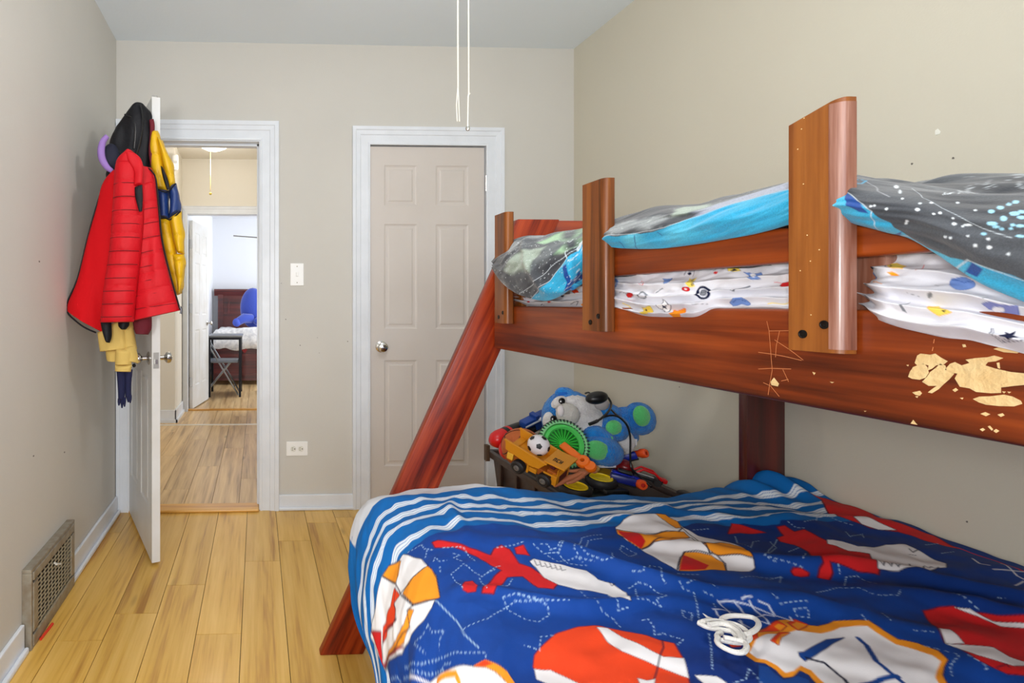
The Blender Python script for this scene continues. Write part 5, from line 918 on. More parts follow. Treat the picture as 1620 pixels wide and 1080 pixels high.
SHT_PRINT = [(1,'lblue','',0.003,[1.1468,0.1576,1.1538,0.1469,1.1608,0.1426,1.1655,0.1436,1.1692,0.1422,1.1726,0.14,1.1741,0.1407,1.1742,0.1439,1.1721,0.1495,1.1701,0.1533,1.1921,0.1693,1.1974,0.1787,1.1939,0.1828,1.1903,0.1864,1.1871,0.1859,1.1848,0.1833,1.1798,0.1782,1.1716,0.1675,1.1468,0.1576]),
(0,'red','darkred',0.0007,[1.0855,0.1136,1.0909,0.111,1.0963,0.1091,1.0998,0.1064,1.1031,0.1041,1.1067,0.1029,1.1097,0.102,1.1113,0.1029,1.1128,0.1039,1.1112,0.1074,1.1084,0.1106,1.1036,0.1149,1.0959,0.1209,1.0884,0.1221,1.0846,0.1216,1.0819,0.1208,1.0791,0.1203,1.0818,0.1168,1.0855,0.1136]),
(1,'ink','',0.0012,[1.1335,0.1134,1.1085,0.1118]),
(1,'grey','',0.0033,[1.0349,0.1269,1.0355,0.1224,1.0398,0.1209,1.046,0.1214,1.0524,0.1199,1.0579,0.1162,1.0609,0.1152,1.0648,0.1135,1.0641,0.1167,1.0587,0.1251,1.0561,0.1298,1.0634,0.1285,1.0635,0.1312,1.0599,0.136,1.0563,0.1406,1.0515,0.1412,1.0487,0.1405,1.0432,0.1356,1.0349,0.1269]),
(1,'ink','',0.0037,[0.9017,0.1125,0.9036,0.1089,0.9061,0.1058,0.9087,0.1038,0.9114,0.1037,0.9146,0.1047,0.917,0.1069,0.9175,0.1106,0.9178,0.1132,0.925,0.1319,0.9263,0.1363,0.9243,0.1369,0.9223,0.1377,0.9196,0.1371,0.9166,0.1353,0.9145,0.133,0.9125,0.1304,0.9023,0.1194,0.9017,0.1125]),
(0,'grey','ink',0.0009,[0.9052,0.1134,0.9063,0.1121,0.9073,0.1108,0.9089,0.1095,0.9105,0.1093,0.9114,0.1104,0.9125,0.1105,0.913,0.1117,0.9128,0.1141,0.9128,0.1163,0.9205,0.1298,0.9208,0.1315,0.9203,0.1322,0.9187,0.1314,0.9176,0.1309,0.9158,0.1292,0.9105,0.1224,0.9049,0.1147,0.9052,0.1134]),
(1,'grey','',0.0022,[1.0186,0.1334,1.0133,0.1333,1.0029,0.142]),
(0,'white','ink',0.0016,[0.9985,0.1129,0.9614,0.079,0.9807,0.0662,0.9977,0.0788]),
(0,'ink','',0,[0.9798,0.0865,0.9781,0.0821,0.9666,0.0839,0.9769,0.0788,0.9779,0.0736,0.9826,0.078,0.994,0.0737,0.9845,0.0796]),
(0,'orange','redor',0.0006,[0.9658,0.0679,0.9571,0.064,0.9341,0.0727,0.9462,0.055,0.983,0.014]),
(1,'grey','',0.0024,[0.8646,0.1082,0.862,0.1065,0.8433,0.1282]),
(1,'ink','',0.0007,[0.8646,0.1082,0.8608,0.1067,0.842,0.1283]),
(0,'yellow','',0,[0.9682,0.1935,0.9478,0.1807,0.9288,0.145,0.9392,0.1511]),
(1,'ink','',0.0009,[0.9566,0.1855,0.9505,0.182,0.9466,0.1724,0.9387,0.1642]),
(1,'ink','',0.0009,[0.9349,0.1548,0.9309,0.1524]),
(1,'ink','',0.0009,[0.9307,0.149,0.9318,0.1492,0.933,0.1496,0.9346,0.1517,0.9351,0.1527,0.9339,0.1523,0.9328,0.1519,0.9312,0.1501,0.9307,0.149]),
(0,'red','darkred',0.0006,[0.9399,0.1479,0.9405,0.1458,0.9416,0.1444,0.9429,0.143,0.9453,0.142,0.9479,0.1415,0.9516,0.1412,0.9547,0.1422,0.9562,0.1437,0.9568,0.1451,0.9557,0.1467,0.9538,0.149,0.9502,0.1504,0.9472,0.1523,0.9447,0.1525,0.9423,0.1523,0.9403,0.1507,0.9403,0.1488,0.9399,0.1479]),
(0,'white','',0,[0.9453,0.147,0.9453,0.147,0.9458,0.1461,0.9472,0.1451,0.9481,0.1449,0.949,0.1447,0.9499,0.1445,0.9502,0.1453,0.9511,0.145,0.9505,0.1461,0.95,0.1473,0.95,0.1473,0.9486,0.1487,0.9477,0.1489,0.9469,0.149,0.946,0.1491,0.9452,0.1491,0.9448,0.1481,0.9453,0.147]),
(0,'lblue','ink',0.0004,[1.0295,0.1824,1.009,0.1886,0.9952,0.1673,0.9987,0.1556]),
(0,'lblue','blue',0.0006,[0.8699,0.1785,0.8614,0.1791,0.8392,0.174,0.8221,0.1394,0.8339,0.1414]),
(0,'white','',0,[0.8483,0.1723,0.8292,0.1502,0.8432,0.1649,0.8284,0.1453,0.8301,0.1456,0.8312,0.1458,0.8437,0.159,0.8349,0.1488,0.8606,0.1729,0.8616,0.1744,0.8614,0.1753,0.8597,0.1772,0.8585,0.1773,0.857,0.1784,0.8553,0.1777,0.8535,0.177,0.8518,0.1763,0.8503,0.1748,0.8483,0.1723]),
(1,'ink','',0.0014,[0.9833,0.1974,0.9744,0.2155,0.9587,0.1985,0.9609,0.1963]),
(0,'ink','',0,[0.9657,0.2031,0.9657,0.2025,0.9666,0.2024,0.9682,0.2028,0.9691,0.202,0.9708,0.2017,0.9723,0.2025,0.9739,0.2033,0.9747,0.2044,0.9746,0.2058,0.9737,0.2073,0.9728,0.2085,0.9713,0.209,0.9705,0.2086,0.969,0.2076,0.9675,0.2064,0.9666,0.2052,0.9658,0.204,0.9657,0.2031]),
(0,'yellow','ink',0.0005,[0.8951,0.1808,0.8865,0.207,0.874,0.182,0.896,0.1701]),
(0,'ink','',0,[0.8927,0.1727,0.8847,0.1851,0.8792,0.1814]),
(0,'red','darkred',0.0006,[0.7911,0.1195,0.7894,0.1238,0.7783,0.1217,0.772,0.1101,0.7831,0.1128]),
(1,'red','',0.0008,[0.805,0.1266,0.7899,0.1232]),
(1,'grey','',0.0008,[0.9239,0.1793,0.8978,0.1718]),
(1,'red','',0.0013,[1.0596,0.1718,1.0525,0.1615,1.0566,0.1611,1.0599,0.1627,1.0861,0.1713,1.091,0.1771,1.0912,0.1829,1.0854,0.1848,1.0596,0.1718]),
(0,'lblue','blue',0.0008,[0.8609,0.0617,0.849,0.0736,0.8512,0.0906,0.8289,0.0692,0.8255,0.0605,0.8276,0.0581,0.8429,0.0617,0.8585,0.0569]),
(1,'blue','',0.001,[0.854,0.0651,0.8453,0.071,0.8377,0.0697,0.8316,0.066]),
(0,'yellow','ink',0.0004,[1.0448,0.0764,1.0157,0.0865,1.0233,0.0536,1.0476,0.0517]),
(0,'ink','',0,[1.0435,0.0701,1.033,0.0781,1.0373,0.0701]),
(1,'yellow','',0.0024,[1.1158,0.0744,1.1029,0.0676,1.0916,0.0633]),
(1,'grey','',0.0008,[0.914,0.0806,0.8932,0.073]),
(1,'yellow','',0.0015,[0.7992,0.0613,0.7692,0.0656]),
(0,'red','',0,[0.9143,0.1702,0.9143,0.1698,0.9147,0.1696,0.9156,0.1695,0.9169,0.1703,0.9178,0.1707,0.9191,0.1719,0.9201,0.173,0.921,0.174,0.9216,0.1748,0.9219,0.1761,0.9216,0.1765,0.9208,0.1761,0.92,0.1762,0.9185,0.1748,0.9169,0.1734,0.9154,0.1719,0.9148,0.1711,0.9143,0.1702]),
(0,'ink','',0,[0.8175,0.1705,0.8184,0.1705,0.8198,0.1715,0.8214,0.1721,0.8242,0.1739,0.8261,0.1757,0.8287,0.1774,0.8305,0.1792,0.8428,0.1952,0.8397,0.1913,0.8481,0.2021,0.8334,0.1858,0.8464,0.2041,0.825,0.1775,0.8314,0.1893,0.8322,0.1928,0.8187,0.1722,0.8182,0.1711,0.8175,0.1705]),
(0,'redor','darkred',0.0009,[1.3412,0.1344,1.3248,0.1395,1.3137,0.1367,1.3099,0.1179]),
(0,'ink','ink',0.001,[1.3772,0.1148,1.3761,0.1103,1.3671,0.1125,1.3779,0.1056,1.3848,0.108]),
(1,'ink','',0.0014,[1.3274,0.0687,1.3064,0.0736,1.2848,0.0769,1.3081,0.0621]),
(1,'ink','',0.0021,[1.4799,0.069,1.4652,0.0736,1.463,0.0664]),
(0,'red','',0,[1.4095,0.0831,1.4095,0.0831,1.4139,0.0818,1.4184,0.0806,1.4205,0.0808,1.4249,0.0809,1.4247,0.0827,1.4269,0.0826,1.4268,0.0842,1.4268,0.0842,1.4244,0.0859,1.4222,0.086,1.4178,0.0874,1.4135,0.0871,1.4114,0.087,1.4093,0.0868,1.4094,0.0851,1.4073,0.0848,1.4095,0.0831]),
(0,'red','',0,[1.5546,0.0917,1.5519,0.0898,1.5512,0.0885,1.5508,0.0867,1.552,0.0862,1.5509,0.0843,1.5532,0.0837,1.5554,0.0838,1.5565,0.0837,1.5587,0.0856,1.5601,0.0872,1.5633,0.0905,1.565,0.0934,1.5654,0.0951,1.5641,0.0954,1.5609,0.0948,1.5598,0.0949,1.556,0.0935,1.5546,0.0917]),
(1,'red','',0.0022,[1.5951,0.09,1.5768,0.0939]),
(0,'orange','',0,[1.2778,0.0638,1.2795,0.0629,1.2799,0.062,1.2816,0.0613,1.2834,0.0607,1.2859,0.0611,1.2872,0.0612,1.288,0.062,1.2884,0.0634,1.2881,0.0641,1.2861,0.0659,1.2848,0.066,1.282,0.0674,1.2794,0.0676,1.2781,0.0677,1.2769,0.0677,1.2756,0.0676,1.2759,0.0662,1.2778,0.0638]),
(0,'lblue','',0,[1.3216,0.1779,1.322,0.1749,1.3224,0.171,1.3243,0.1688,1.3255,0.1658,1.3027,0.1509,1.3053,0.1503,1.332,0.17,1.337,0.1723,1.3365,0.1762,1.3346,0.181,1.332,0.1851,1.3287,0.1869,1.3255,0.1881,1.3234,0.1871,1.3208,0.1881,1.3207,0.185,1.3212,0.1811,1.3216,0.1779]),
(0,'yellow','orange',0.0005,[0.6602,0.1727,0.6514,0.1799,0.6361,0.1674,0.6289,0.1515,0.6416,0.1551]),
(1,'ink','',0.0008,[0.6485,0.1665,0.6453,0.1615,0.6441,0.1579,0.6448,0.156,0.6484,0.1576,0.6538,0.1638,0.6591,0.1715,0.6588,0.1736,0.6567,0.174,0.654,0.1725,0.6485,0.1665]),
(0,'orange','',0,[0.6455,0.146,0.6405,0.1486,0.6321,0.14,0.6411,0.1415]),
(1,'orange','',0.0013,[0.6622,0.1279,0.6347,0.1156]),
(1,'orange','',0.0008,[0.6622,0.1279,0.6544,0.1324]),
(0,'lblue','blue',0.0005,[0.6851,0.1406,0.6675,0.1468,0.6608,0.1351,0.6846,0.128]),
(0,'ink','',0,[0.7089,0.1691,0.6793,0.1643,0.6617,0.1496,0.6764,0.1525]),
(0,'lblue','blue',0.0003,[0.5572,0.1513,0.5582,0.1477,0.5594,0.1442,0.5612,0.1404,0.563,0.1373,0.5656,0.1345,0.5692,0.1345,0.573,0.1373,0.5767,0.1408,0.5807,0.1462,0.5834,0.1515,0.5809,0.154,0.5769,0.1531,0.5715,0.154,0.5665,0.1559,0.5622,0.1569,0.5592,0.1556,0.5574,0.154,0.5572,0.1513]),
(1,'blue','',0.0006,[0.5806,0.1531,0.568,0.1475,0.5577,0.1559]),
(1,'red','',0.0009,[0.6141,0.1563,0.6137,0.1665,0.6207,0.1791]),
(0,'yellow','orange',0.0005,[0.5931,0.0915,0.5859,0.0966,0.5622,0.0792,0.5748,0.0688]),
(0,'ink','',0,[0.571,0.0792,0.566,0.0817,0.5686,0.0767]),
(0,'grey','',0,[0.6091,0.0626,0.6118,0.0858,0.6111,0.0894,0.6046,0.0613]),
(0,'grey','',0,[0.5855,0.1127,0.586,0.1113,0.587,0.1098,0.5886,0.1082,0.5901,0.106,0.5906,0.1056,0.5916,0.1049,0.5916,0.1061,0.5911,0.1077,0.5901,0.111,0.589,0.113,0.588,0.1149,0.5865,0.1166,0.5851,0.1183,0.5846,0.1184,0.5835,0.1185,0.5835,0.1171,0.584,0.1157,0.5855,0.1127]),
(0,'lav','blue',0.0005,[0.5436,0.1076,0.5337,0.1163,0.5127,0.1194,0.5186,0.105,0.5331,0.1005,0.5412,0.1006]),
(0,'white','blue',0.0003,[0.5278,0.1068,0.5293,0.1043,0.5302,0.1032,0.5326,0.1014,0.5345,0.0997,0.5364,0.0987,0.5378,0.0986,0.5387,0.0994,0.5391,0.1003,0.5391,0.1013,0.5378,0.1035,0.5359,0.1061,0.5335,0.1089,0.5312,0.1101,0.5288,0.1113,0.5278,0.1112,0.5263,0.1112,0.5268,0.1097,0.5278,0.1068]),
(1,'ink','',0.0009,[0.5285,0.0605,0.5239,0.0479,0.5229,0.0404,0.4988,0.056]),
(1,'ink','',0.0005,[0.5272,0.0612,0.5214,0.0499,0.5199,0.0451,0.502,0.0606]),
(0,'ink','ink',0.0003,[0.5178,0.052,0.5158,0.0602,0.5181,0.0626,0.5142,0.0627,0.5124,0.068,0.5113,0.0622,0.5056,0.0603,0.5072,0.056,0.5126,0.0495,0.5116,0.0544]),
(1,'grey','',0.0009,[0.5372,0.12,0.5374,0.126]),
(1,'grey','',0.0007,[0.6097,0.1031,0.6001,0.1016]),
(1,'grey','',0.0009,[0.5952,0.1415,0.5864,0.1383])]
# ---------------------------------------------------------------- materials
M_wall = mat('wall_paint', (204, 201, 194), .75, bump=(160, .05), var=(1.6, (196, 194, 188), .5))
M_wallr = mat('wall_paint_right', (205, 200, 184), .75, bump=(160, .05), var=(1.2, (199, 193, 177), .5))
M_hall = mat('hall_paint', (222, 217, 205), .8)
M_far = mat('far_room_paint', (226, 228, 232), .8)
M_ceil = mat('ceiling_paint', (226, 235, 242), .85, bump=(60, .06))
M_trim = mat('trim_paint', (224, 229, 236), .35, bump=(90, .05), var=(9, (212, 217, 224), .5))
M_door = mat('door_paint', (205, 198, 192), .42, bump=(120, .04), var=(3, (199, 191, 184), .6))
M_doorw = mat('white_door_paint', (222, 224, 226), .4, var=(4, (206, 204, 198), .7))
M_chrome = mat('nickel', (200, 198, 194), .18, 1)
M_dark = mat('dark_gap', (14, 13, 12), .9)
M_steel = mat('worn_steel', (158, 152, 138), .45, .35, var=(30, (118, 92, 62), .5), bump=(70, .06))
M_plastic = mat('white_plastic', (240, 240, 238), .3)
M_floor = wood('laminate_oak', (172, 120, 48), (226, 184, 102), 1, .34, .12, 1.0, .5, (212, 166, 76), True, 1)
M_floor2 = wood('laminate_hall', (158, 126, 84), (222, 192, 142), 1, .34, .12, 1.0, .5, (198, 164, 116), True, 1)
M_thresh = wood('threshold_oak', (186, 124, 40), (226, 174, 84), 0, .35, .3, 1.0, .1, None)
XL, XR, YB, ZC, YF = -0.779, 1.805, 3.0, 2.603, -1.30
TW = .125
# ---------------------------------------------------------------- shell
fl = struct(B(XL-.1, XR+.1, YF, YB+.02, -.06, -.008).build('floor', M_dark), 'honey coloured oak laminate floor laid in long planks')
rnd = random.Random(3)
ROWX = [-.371+.1575*k for k in range(-3, 15)]
JO = {1: [.638, 1.858], 2: [.793, 2.013], 3: [.99, 2.21], 4: [.657, 1.877], 5: [1.18, 2.40], 6: [1.38, 2.60], 7: [1.59, 2.81], 8: [.436, 1.656, 2.876]}
def planks(parent, xs, joints, y0, y1, m, gap=.0011):
    for i in range(len(xs)-1):
        ys = [y0]+[y for y in joints(i) if y0+.05 < y < y1-.05]+[y1]
        for a, b in zip(ys, ys[1:]):
            p = MB().box(xs[i]+gap, xs[i+1]-gap, a+gap, b-gap, -.008, 0)
            o = p.build('plank', m, parent); o.data.polygons[0].use_smooth = False
def jt(i):
    if i in JO: return sorted(JO[i]+[JO[i][0]-1.22])
    a = rnd.uniform(0, 1.2); return [a-1.22, a, a+1.22, a+2.44]
xs = [max(min(x, XR), XL) for x in [-.9]+ROWX[1:]+[2.0]]; xs = sorted(set(round(x, 4) for x in xs))
# rows counted so that row 0 is the one left of x = -.528
planks(fl, xs, lambda i: jt(i), YF, YB, M_floor)
H0, H1, H2 = YB+TW, 5.85, 9.15
fl2 = struct(B(-2.0, 1.2, YB+.02, H2+.1, -.06, -.008).build('floor', M_dark), 'paler greyish oak laminate floor of the hallway and far room')
hx = [-.423+.1575*k for k in range(-9, 9)]
planks(fl2, hx, lambda i: sorted([H0+.12+((i*.47) % 1.22), H0+.12+((i*.47) % 1.22)+1.22]), H0-.06, H1, M_floor2)
planks(fl2, hx, lambda i: sorted([H1+.3+((i*.53) % 1.22), H1+.3+((i*.53) % 1.22)+1.22]), H1+.0, H2, M_floor2)
struct(B(XL-.1, XL, YF, YB, -.05, ZC+.05).build('wall_left', M_wall))
struct(B(XR, XR+.1, YF, YB+TW, -.05, ZC+.05).build('wall_right', M_wallr))
struct(B(XL-.1, XR+.1, YF-.1, YB+TW, ZC, ZC+.1).build('ceiling', M_ceil))
# back wall around the doorway and the closet
OL, OR_, OT = -.705, .009, 2.052
QL, QR, QT = .632, 1.291, 2.040
b = MB()
for x0, x1, z0, z1 in ((XL-.1, OL-.012, -.05, ZC), (OL-.012, OR_+.012, OT+.012, ZC), (OR_+.012, QL-.012, -.05, ZC), (QL-.012, QR+.012, QT+.012, ZC), (QR+.012, XR, -.05, ZC)):
    b.box(x0, x1, YB, YB+TW, z0, z1)
struct(b.build('wall_back', M_wall))
b = MB()
for x0, x1, z0, z1 in ((XL-.1, -.45, -.05, ZC), (1.35, XR+.1, -.05, ZC), (-.45, 1.35, -.05, .55), (-.45, 1.35, 2.25, ZC)): b.box(x0, x1, YF-.1, YF, z0, z1)
struct(b.build('wall_front', M_wall))
b = MB(); b.box(-.45, 1.35, YF-.06, YF-.02, .55, .60); b.box(-.45, 1.35, YF-.06, YF-.02, 2.20, 2.25); b.box(-.45, -.4, YF-.06, YF-.02, .60, 2.20); b.box(1.3, 1.35, YF-.06, YF-.02, .60, 2.20); b.box(-.4, 1.3, YF-.06, YF-.02, 1.38, 1.42)
struct(b.build('window_1', M_trim), 'white framed window in the wall behind the viewpoint')
# baseboards
def board(name, x0, x1, y0, y1, axis, side, h=.095, top=.012):
    r = empty(name); struct(r)
    if axis == 'x':   # runs along x on the back wall, faces -y
        B(x0, x1, y0-.014, y0, 0, h).build('board', M_trim, r, bevel=.004); B(x0, x1, y0-.026, y0-.014, 0, .018).build('shoe_moulding', M_trim, r, bevel=.006)
    else:
        s = side
        B(*sorted((x0, x0+s*.014)), y0, y1, 0, h).build('board', M_trim, r, bevel=.004)
        B(*sorted((x0+s*.014, x0+s*.030)), y0, y1, 0, .022).build('shoe_moulding', M_trim, r, bevel=.007)
    return r
board('baseboard_left', XL, 0, YF, 1.80, 'y', 1); board('baseboard_left', XL, 0, 2.235, YB-.02, 'y', 1)
board('baseboard_back', .118, .543, YB, YB, 'x', 1, .085); board('baseboard_back', 1.393, XR, YB, YB, 'x', 1, .085)
board('baseboard_right', XR, 0, YF, YB-.02, 'y', -1)
# door casings: mitred fluted boards
def casing(name, xl, xr, zt, y, w_=.098, dirn=-1, label=None, z0=0):
    r = empty(name); struct(r, label)
    prof = [(0, .014), (.010, .016), (.012, .012), (.052, .013), (.056, .017), (.078, .019), (.082, .023), (w_, .024)]
    def piece(pa, pb, mitre0, mitre1, out, nm='casing_board'):
        P = []
        for d, t in [(0, 0)]+prof+[(w_, 0)]:
            a = Vector(pa)+Vector(out)*d+Vector(mitre0)*d; b_ = Vector(pb)+Vector(out)*d+Vector(mitre1)*d
            a.y += dirn*t; b_.y += dirn*t; P.append((a, b_))
        m = MB(); m.grid([[a, b_] for a, b_ in P]); k = len(P)
        m.f.append(tuple(range(0, 2*k, 2))); m.f.append(tuple(range(1, 2*k, 2))); m.m += [0, 0]
        return m.build(nm, M_trim, r)
    piece((xl, y, z0), (xl, y, zt), (0, 0, 0), (0, 0, 1), (-1, 0, 0))
    piece((xr, y, z0), (xr, y, zt), (0, 0, 0), (0, 0, 1), (1, 0, 0))
    piece((xl, y, zt), (xr, y, zt), (-1, 0, 0), (1, 0, 0), (0, 0, 1))
    return r
# doorway casing: the left leg is squeezed into the corner
t1 = casing('trim_1', OL+.001, OR_+.006, OT+.006, YB, .104, label='white fluted casing round the open doorway')
for o in list(t1.children)[:1]:
    for v in o.data.vertices: v.co.x = max(v.co.x, XL+.002)
for o in list(t1.children)[2:]:
    for v in o.data.vertices: v.co.x = max(v.co.x, XL+.002)
casing('trim_2', QL-.001, QR+.001, QT+.001, YB, .100, label='white fluted casing round the closed closet door')
b = MB()
for x0, x1, z0, z1 in ((OL-.012, OL, 0, OT), (OR_, OR_+.012, 0, OT), (OL-.012, OR_+.012, OT, OT+.012)): b.box(x0, x1, YB-.005, YB+TW+.005, z0, z1)
for x0, x1, z0, z1 in ((OR_-.012, OR_, 0, OT), (OL, OR_, OT-.012, OT), (OL, OL+.012, 0, OT)): b.box(x0, x1, YB+.045, YB+.085, z0, z1)
struct(b.build('trim_3', M_trim, bevel=.001), 'white jamb and stop inside the open doorway')
b = MB()
for x0, x1, z0, z1 in ((QL-.012, QL-.001, 0, QT), (QR+.001, QR+.012, 0, QT), (QL-.012, QR+.012, QT+.001, QT+.012)): b.box(x0, x1, YB-.004, YB+TW, z0, z1)
b.box(QL, QR, YB+.055, YB+.075, 0, QT)
struct(b.build('trim_4', [M_trim], bevel=.001), 'jamb of the closet door')
struct(B(OL, OR_, YB-.035, YB+.07, 0, .016).build('trim_5', M_thresh, bevel=.006), 'orange oak threshold strip under the doorway')
# ---------------------------------------------------------------- panel doors
def panel_door(parent, W, Ht, th, m, cols, rows, M, z0=.01):
    """slab lies in local x (0..W), y (0..th), z; both faces have stiles, rails and raised fields"""
    re = .0055
    MB().box(0, W, re, th-re, z0, Ht, M).build('slab', m, parent)
    fr = MB(); xs_ = [0]+[v for c in cols for v in c]+[W]
    for y0, y1 in ((0, re), (th-re, th)):
        for a, b_ in zip(xs_[::2], xs_[1::2]): fr.box(a, b_, y0, y1, z0, Ht, M)
        zs = sorted([v for r_ in rows for v in r_]); zs = [z0]+zs+[Ht]
        for c0, c1 in cols:
            for a, b_ in zip(zs[::2], zs[1::2]): fr.box(c0, c1, y0, y1, a, b_, M)
    fr.build('frame', m, parent)
    for c0, c1 in cols:
        for r0, r1 in rows:
            for yb, yt in ((re, .001), (th-re, th-.001)):
                g = .005; s_ = .022; V = []
                ym = yb+(yt-yb)*.45
                for d, y in ((0, yt), (g, ym), (s_*.5, yb+(yt-yb)*.10), (s_, yb+(yt-yb)*.12), (s_+.008, yt+(yb-yt)*.15)):
                    V += [M @ Vector(p) for p in ((c0+d, y, r0+d), (c1-d, y, r0+d), (c1-d, y, r1-d), (c0+d, y, r1-d))]
                F = [(4*i+j, 4*i+(j+1) % 4, 4*i+4+(j+1) % 4, 4*i+4+j) for i in range(4) for j in range(4)]+[(16, 17, 18, 19)]
                MB().add(V, F).build('panel', m, parent)
def knob(parent, base, d, r=.027, m=None, label=None):
    M = zaxis(base, d)
    o = MB().lathe([(r*1.15, 0), (r*1.15, .004), (r*.8, .009), (.011, .012), (.010, .030), (r*.55, .034), (r*.95, .042), (r, .052), (r*.9, .060), (r*.5, .065), (0, .066)], 24, M).build('door_knob', m or M_chrome, parent, smooth=True)
    return tag(o, label)
CO = [(.076, .263), (.371, .559)]; RO = [(.233, .83), (1.007, 1.598), (1.703, 1.93)]
d2 = empty('door_2'); struct(d2, 'closed beige six panel closet door')
panel_door(d2, QR-QL-.006, 2.035, .036, M_door, [(a+.003, b_+.003) for a, b_ in CO], RO, Matrix.Translation((QL+.003, YB+.006, 0)))
knob(d2, (.696, YB+.006, .908), (0, -1, 0), .028)
for z in (1.83, .30): 
    hb = MB().tube([(QR+.004, YB-.006, z-.045), (QR+.004, YB-.006, z+.045)], .006, 8); hb.box(QR+.002, QR+.010, YB-.008, YB-.002, z-.044, z+.044); hb.build('hinge', M_chrome, d2, smooth=True)
# open bedroom door
HX, HY = -.700, 2.965; FX, FY = -.462, 2.372
dv = Vector((FX-HX, FY-HY, 0)); DW = dv.length
d1 = empty('door_1'); struct(d1, 'open white six panel bedroom door hung with coats')
MD = axes((HX, HY, 0), dv)      # local y = up x dv  (to the room side or hall side)
if (MD.to_3x3() @ Vector((0, 1, 0))).x < 0: MD = MD @ Matrix.Translation((0, -.036, 0))
sw = DW/.647
panel_door(d1, DW, 2.056, .036, M_doorw, [(a*sw, b_*sw) for a, b_ in CO], RO, MD, .014)
yl = MD.to_3x3() @ Vector((0, 1, 0))
sgn = 1 if yl.x > 0 else -1
def dpt(x, y, z): return MD @ Vector((x, y, z))
knob(d1, dpt(DW-.065, .036 if sgn > 0 else 0, .905), yl*sgn, .026)
knob(d1, dpt(DW-.065, 0 if sgn > 0 else .036, .905), -yl*sgn, .026)
lp = MB().box(DW, DW+.002, .006, .030, .865, .935, MD); lp.build('latch_plate', mat('latch_metal', (190, 188, 180), .3, .9), d1)
MB().box(DW+.002, DW+.010, .012, .024, .885, .905, MD).build('latch_bolt', M_chrome, d1)
for z in (.35, 1.83): MB().tube([dpt(-.006, .018, z-.045), dpt(-.006, .018, z+.045)], .007, 8).build('hinge', M_chrome, d1, smooth=True)
# ---------------------------------------------------------------- switch, outlet, vent, marks
o = thing('light_switch', 'white toggle light switch plate between the doorway and the closet', 'switch', (.221, YB, 1.312))
B(-.038, .038, -.006, 0, -.063, .063).build('plate', M_plastic, o, bevel=.003)
B(-.006, .006, -.016, -.006, -.010, .012).build('toggle', M_plastic, o, bevel=.002)
for z in (-.045, .045): MB().lathe([(.0035, 0), (.0035, .0015), (0, .002)], 8, zaxis((0, -.006, z), (0, -1, 0))).build('screw', M_steel, o)
o = thing('wall_outlet', 'white sideways duplex outlet low on the wall above the baseboard', 'outlet', (.221, YB, .339))
B(-.060, .060, -.006, 0, -.040, .040).build('plate', M_plastic, o, bevel=.003)
for x in (-.021, .021):
    s_ = MB().lathe([(.016, 0), (.016, .002), (0, .0021)], 20, zaxis((x, -.006, 0), (0, -1, 0))).build('socket', mat('socket_ivory', (222, 222, 214), .35), o)
    q = MB(); q.box(x-.008, x-.002, -.0092, -.008, .004, .0065); q.box(x-.008, x-.002, -.0092, -.008, -.0065, -.004); q.box(x+.005, x+.010, -.0092, -.008, -.0025, .0025)
    q.build('slots', M_dark, s_)
v = thing('wall_vent', 'rusty old metal floor vent grille at the foot of the left wall', 'vent', (XL, 2.02, 0))
y0, y1, zt, fx = -.213, .208, .268, .032
b = MB(); b.box(0, fx, y0, y1, zt-.012, zt); b.box(0, fx, y0, y0+.012, 0, zt-.012); b.box(0, fx, y1-.012, y1, 0, zt-.012); b.box(0, fx, y0+.012, y1-.012, 0, .010)
b.build('housing', M_steel, v, bevel=.002)
b = MB(); b.box(fx-.004, fx+.004, y0+.012, y1-.012, zt-.040, zt-.012); b.box(fx-.004, fx+.004, y0+.012, y1-.012, .010, .048); b.box(fx-.004, fx+.004, y0+.012, y0+.048, .058, zt-.048); b.box(fx-.004, fx+.004, y1-.046, y1-.012, .058, zt-.048)
b.build('frame', M_steel, v, bevel=.002)
B(.001, .004, y0+.03, y1-.03, .03, zt-.03).build('duct_opening', M_dark, v)
b = MB(); n = 10
for i in range(n+1):
    y = y0+.048+(y1-y0-.094)*i/n; b.box(fx-.002, fx+.001, y-.0016, y+.0016, .056, zt-.046)
for i in range(13):
    z = .050+(zt-.090)*i/12; b.box(fx-.001, fx+.002, y0+.046, y1-.044, z-.0016, z+.0016)
b.build('grille', mat('grille_bars', (176, 166, 142), .45, .3), v)
MB().tube([(fx+.003, -.02, .20), (fx+.014, -.028, .198), (fx+.018, .0, .186)], .004, 6).build('lever', mat('lever_paint', (205, 200, 190), .5), v, smooth=True)
tag(MB().tube([(XL+.040, 1.862, .006), (XL+.047, 1.95, .006)], .005, 8).build('crayon', mat('red_wax', (214, 50, 24), .5), smooth=True), 'red crayon lying on the floor against the vent', 'crayon')
# small marks on the walls (paint chips, filler spot)
def blot(name, pts, m, parent=None, **k): return MB().prism(pts, 0, 1).build(name, m)
mk = mat('filler', (232, 232, 222), .8); mkd = mat('scuff', (110, 104, 98), .8)
wr = bpy.data.objects['wall_right']; wl = bpy.data.objects['wall_left']; wb = bpy.data.objects['wall_back']
def chip(parent, c, r, m, ax):
    rd = random.Random(int(c[1]*1000)+int(c[2]*977)); pts = []
    for i in range(8):
        a = i*math.pi/4; k = r*rd.uniform(.6, 1.1); pts.append((k*math.cos(a), k*1.25*math.sin(a)))
    q = MB()
    if ax == 'x': q.prism([(c[1]+a, c[2]+b_) for a, b_ in pts], c[0]-.0012, c[0]+.0004, 'x')
    else: q.prism([(c[0]+a, c[2]+b_) for a, b_ in pts], c[1]-.0012, c[1]+.0004, 'y')
    q.build('paint_chip', m, parent)
for u, v_, r_ in ((1484, 209, .007), ): chip(wr, atX(u, v_, XR), r_, mk, 'x')
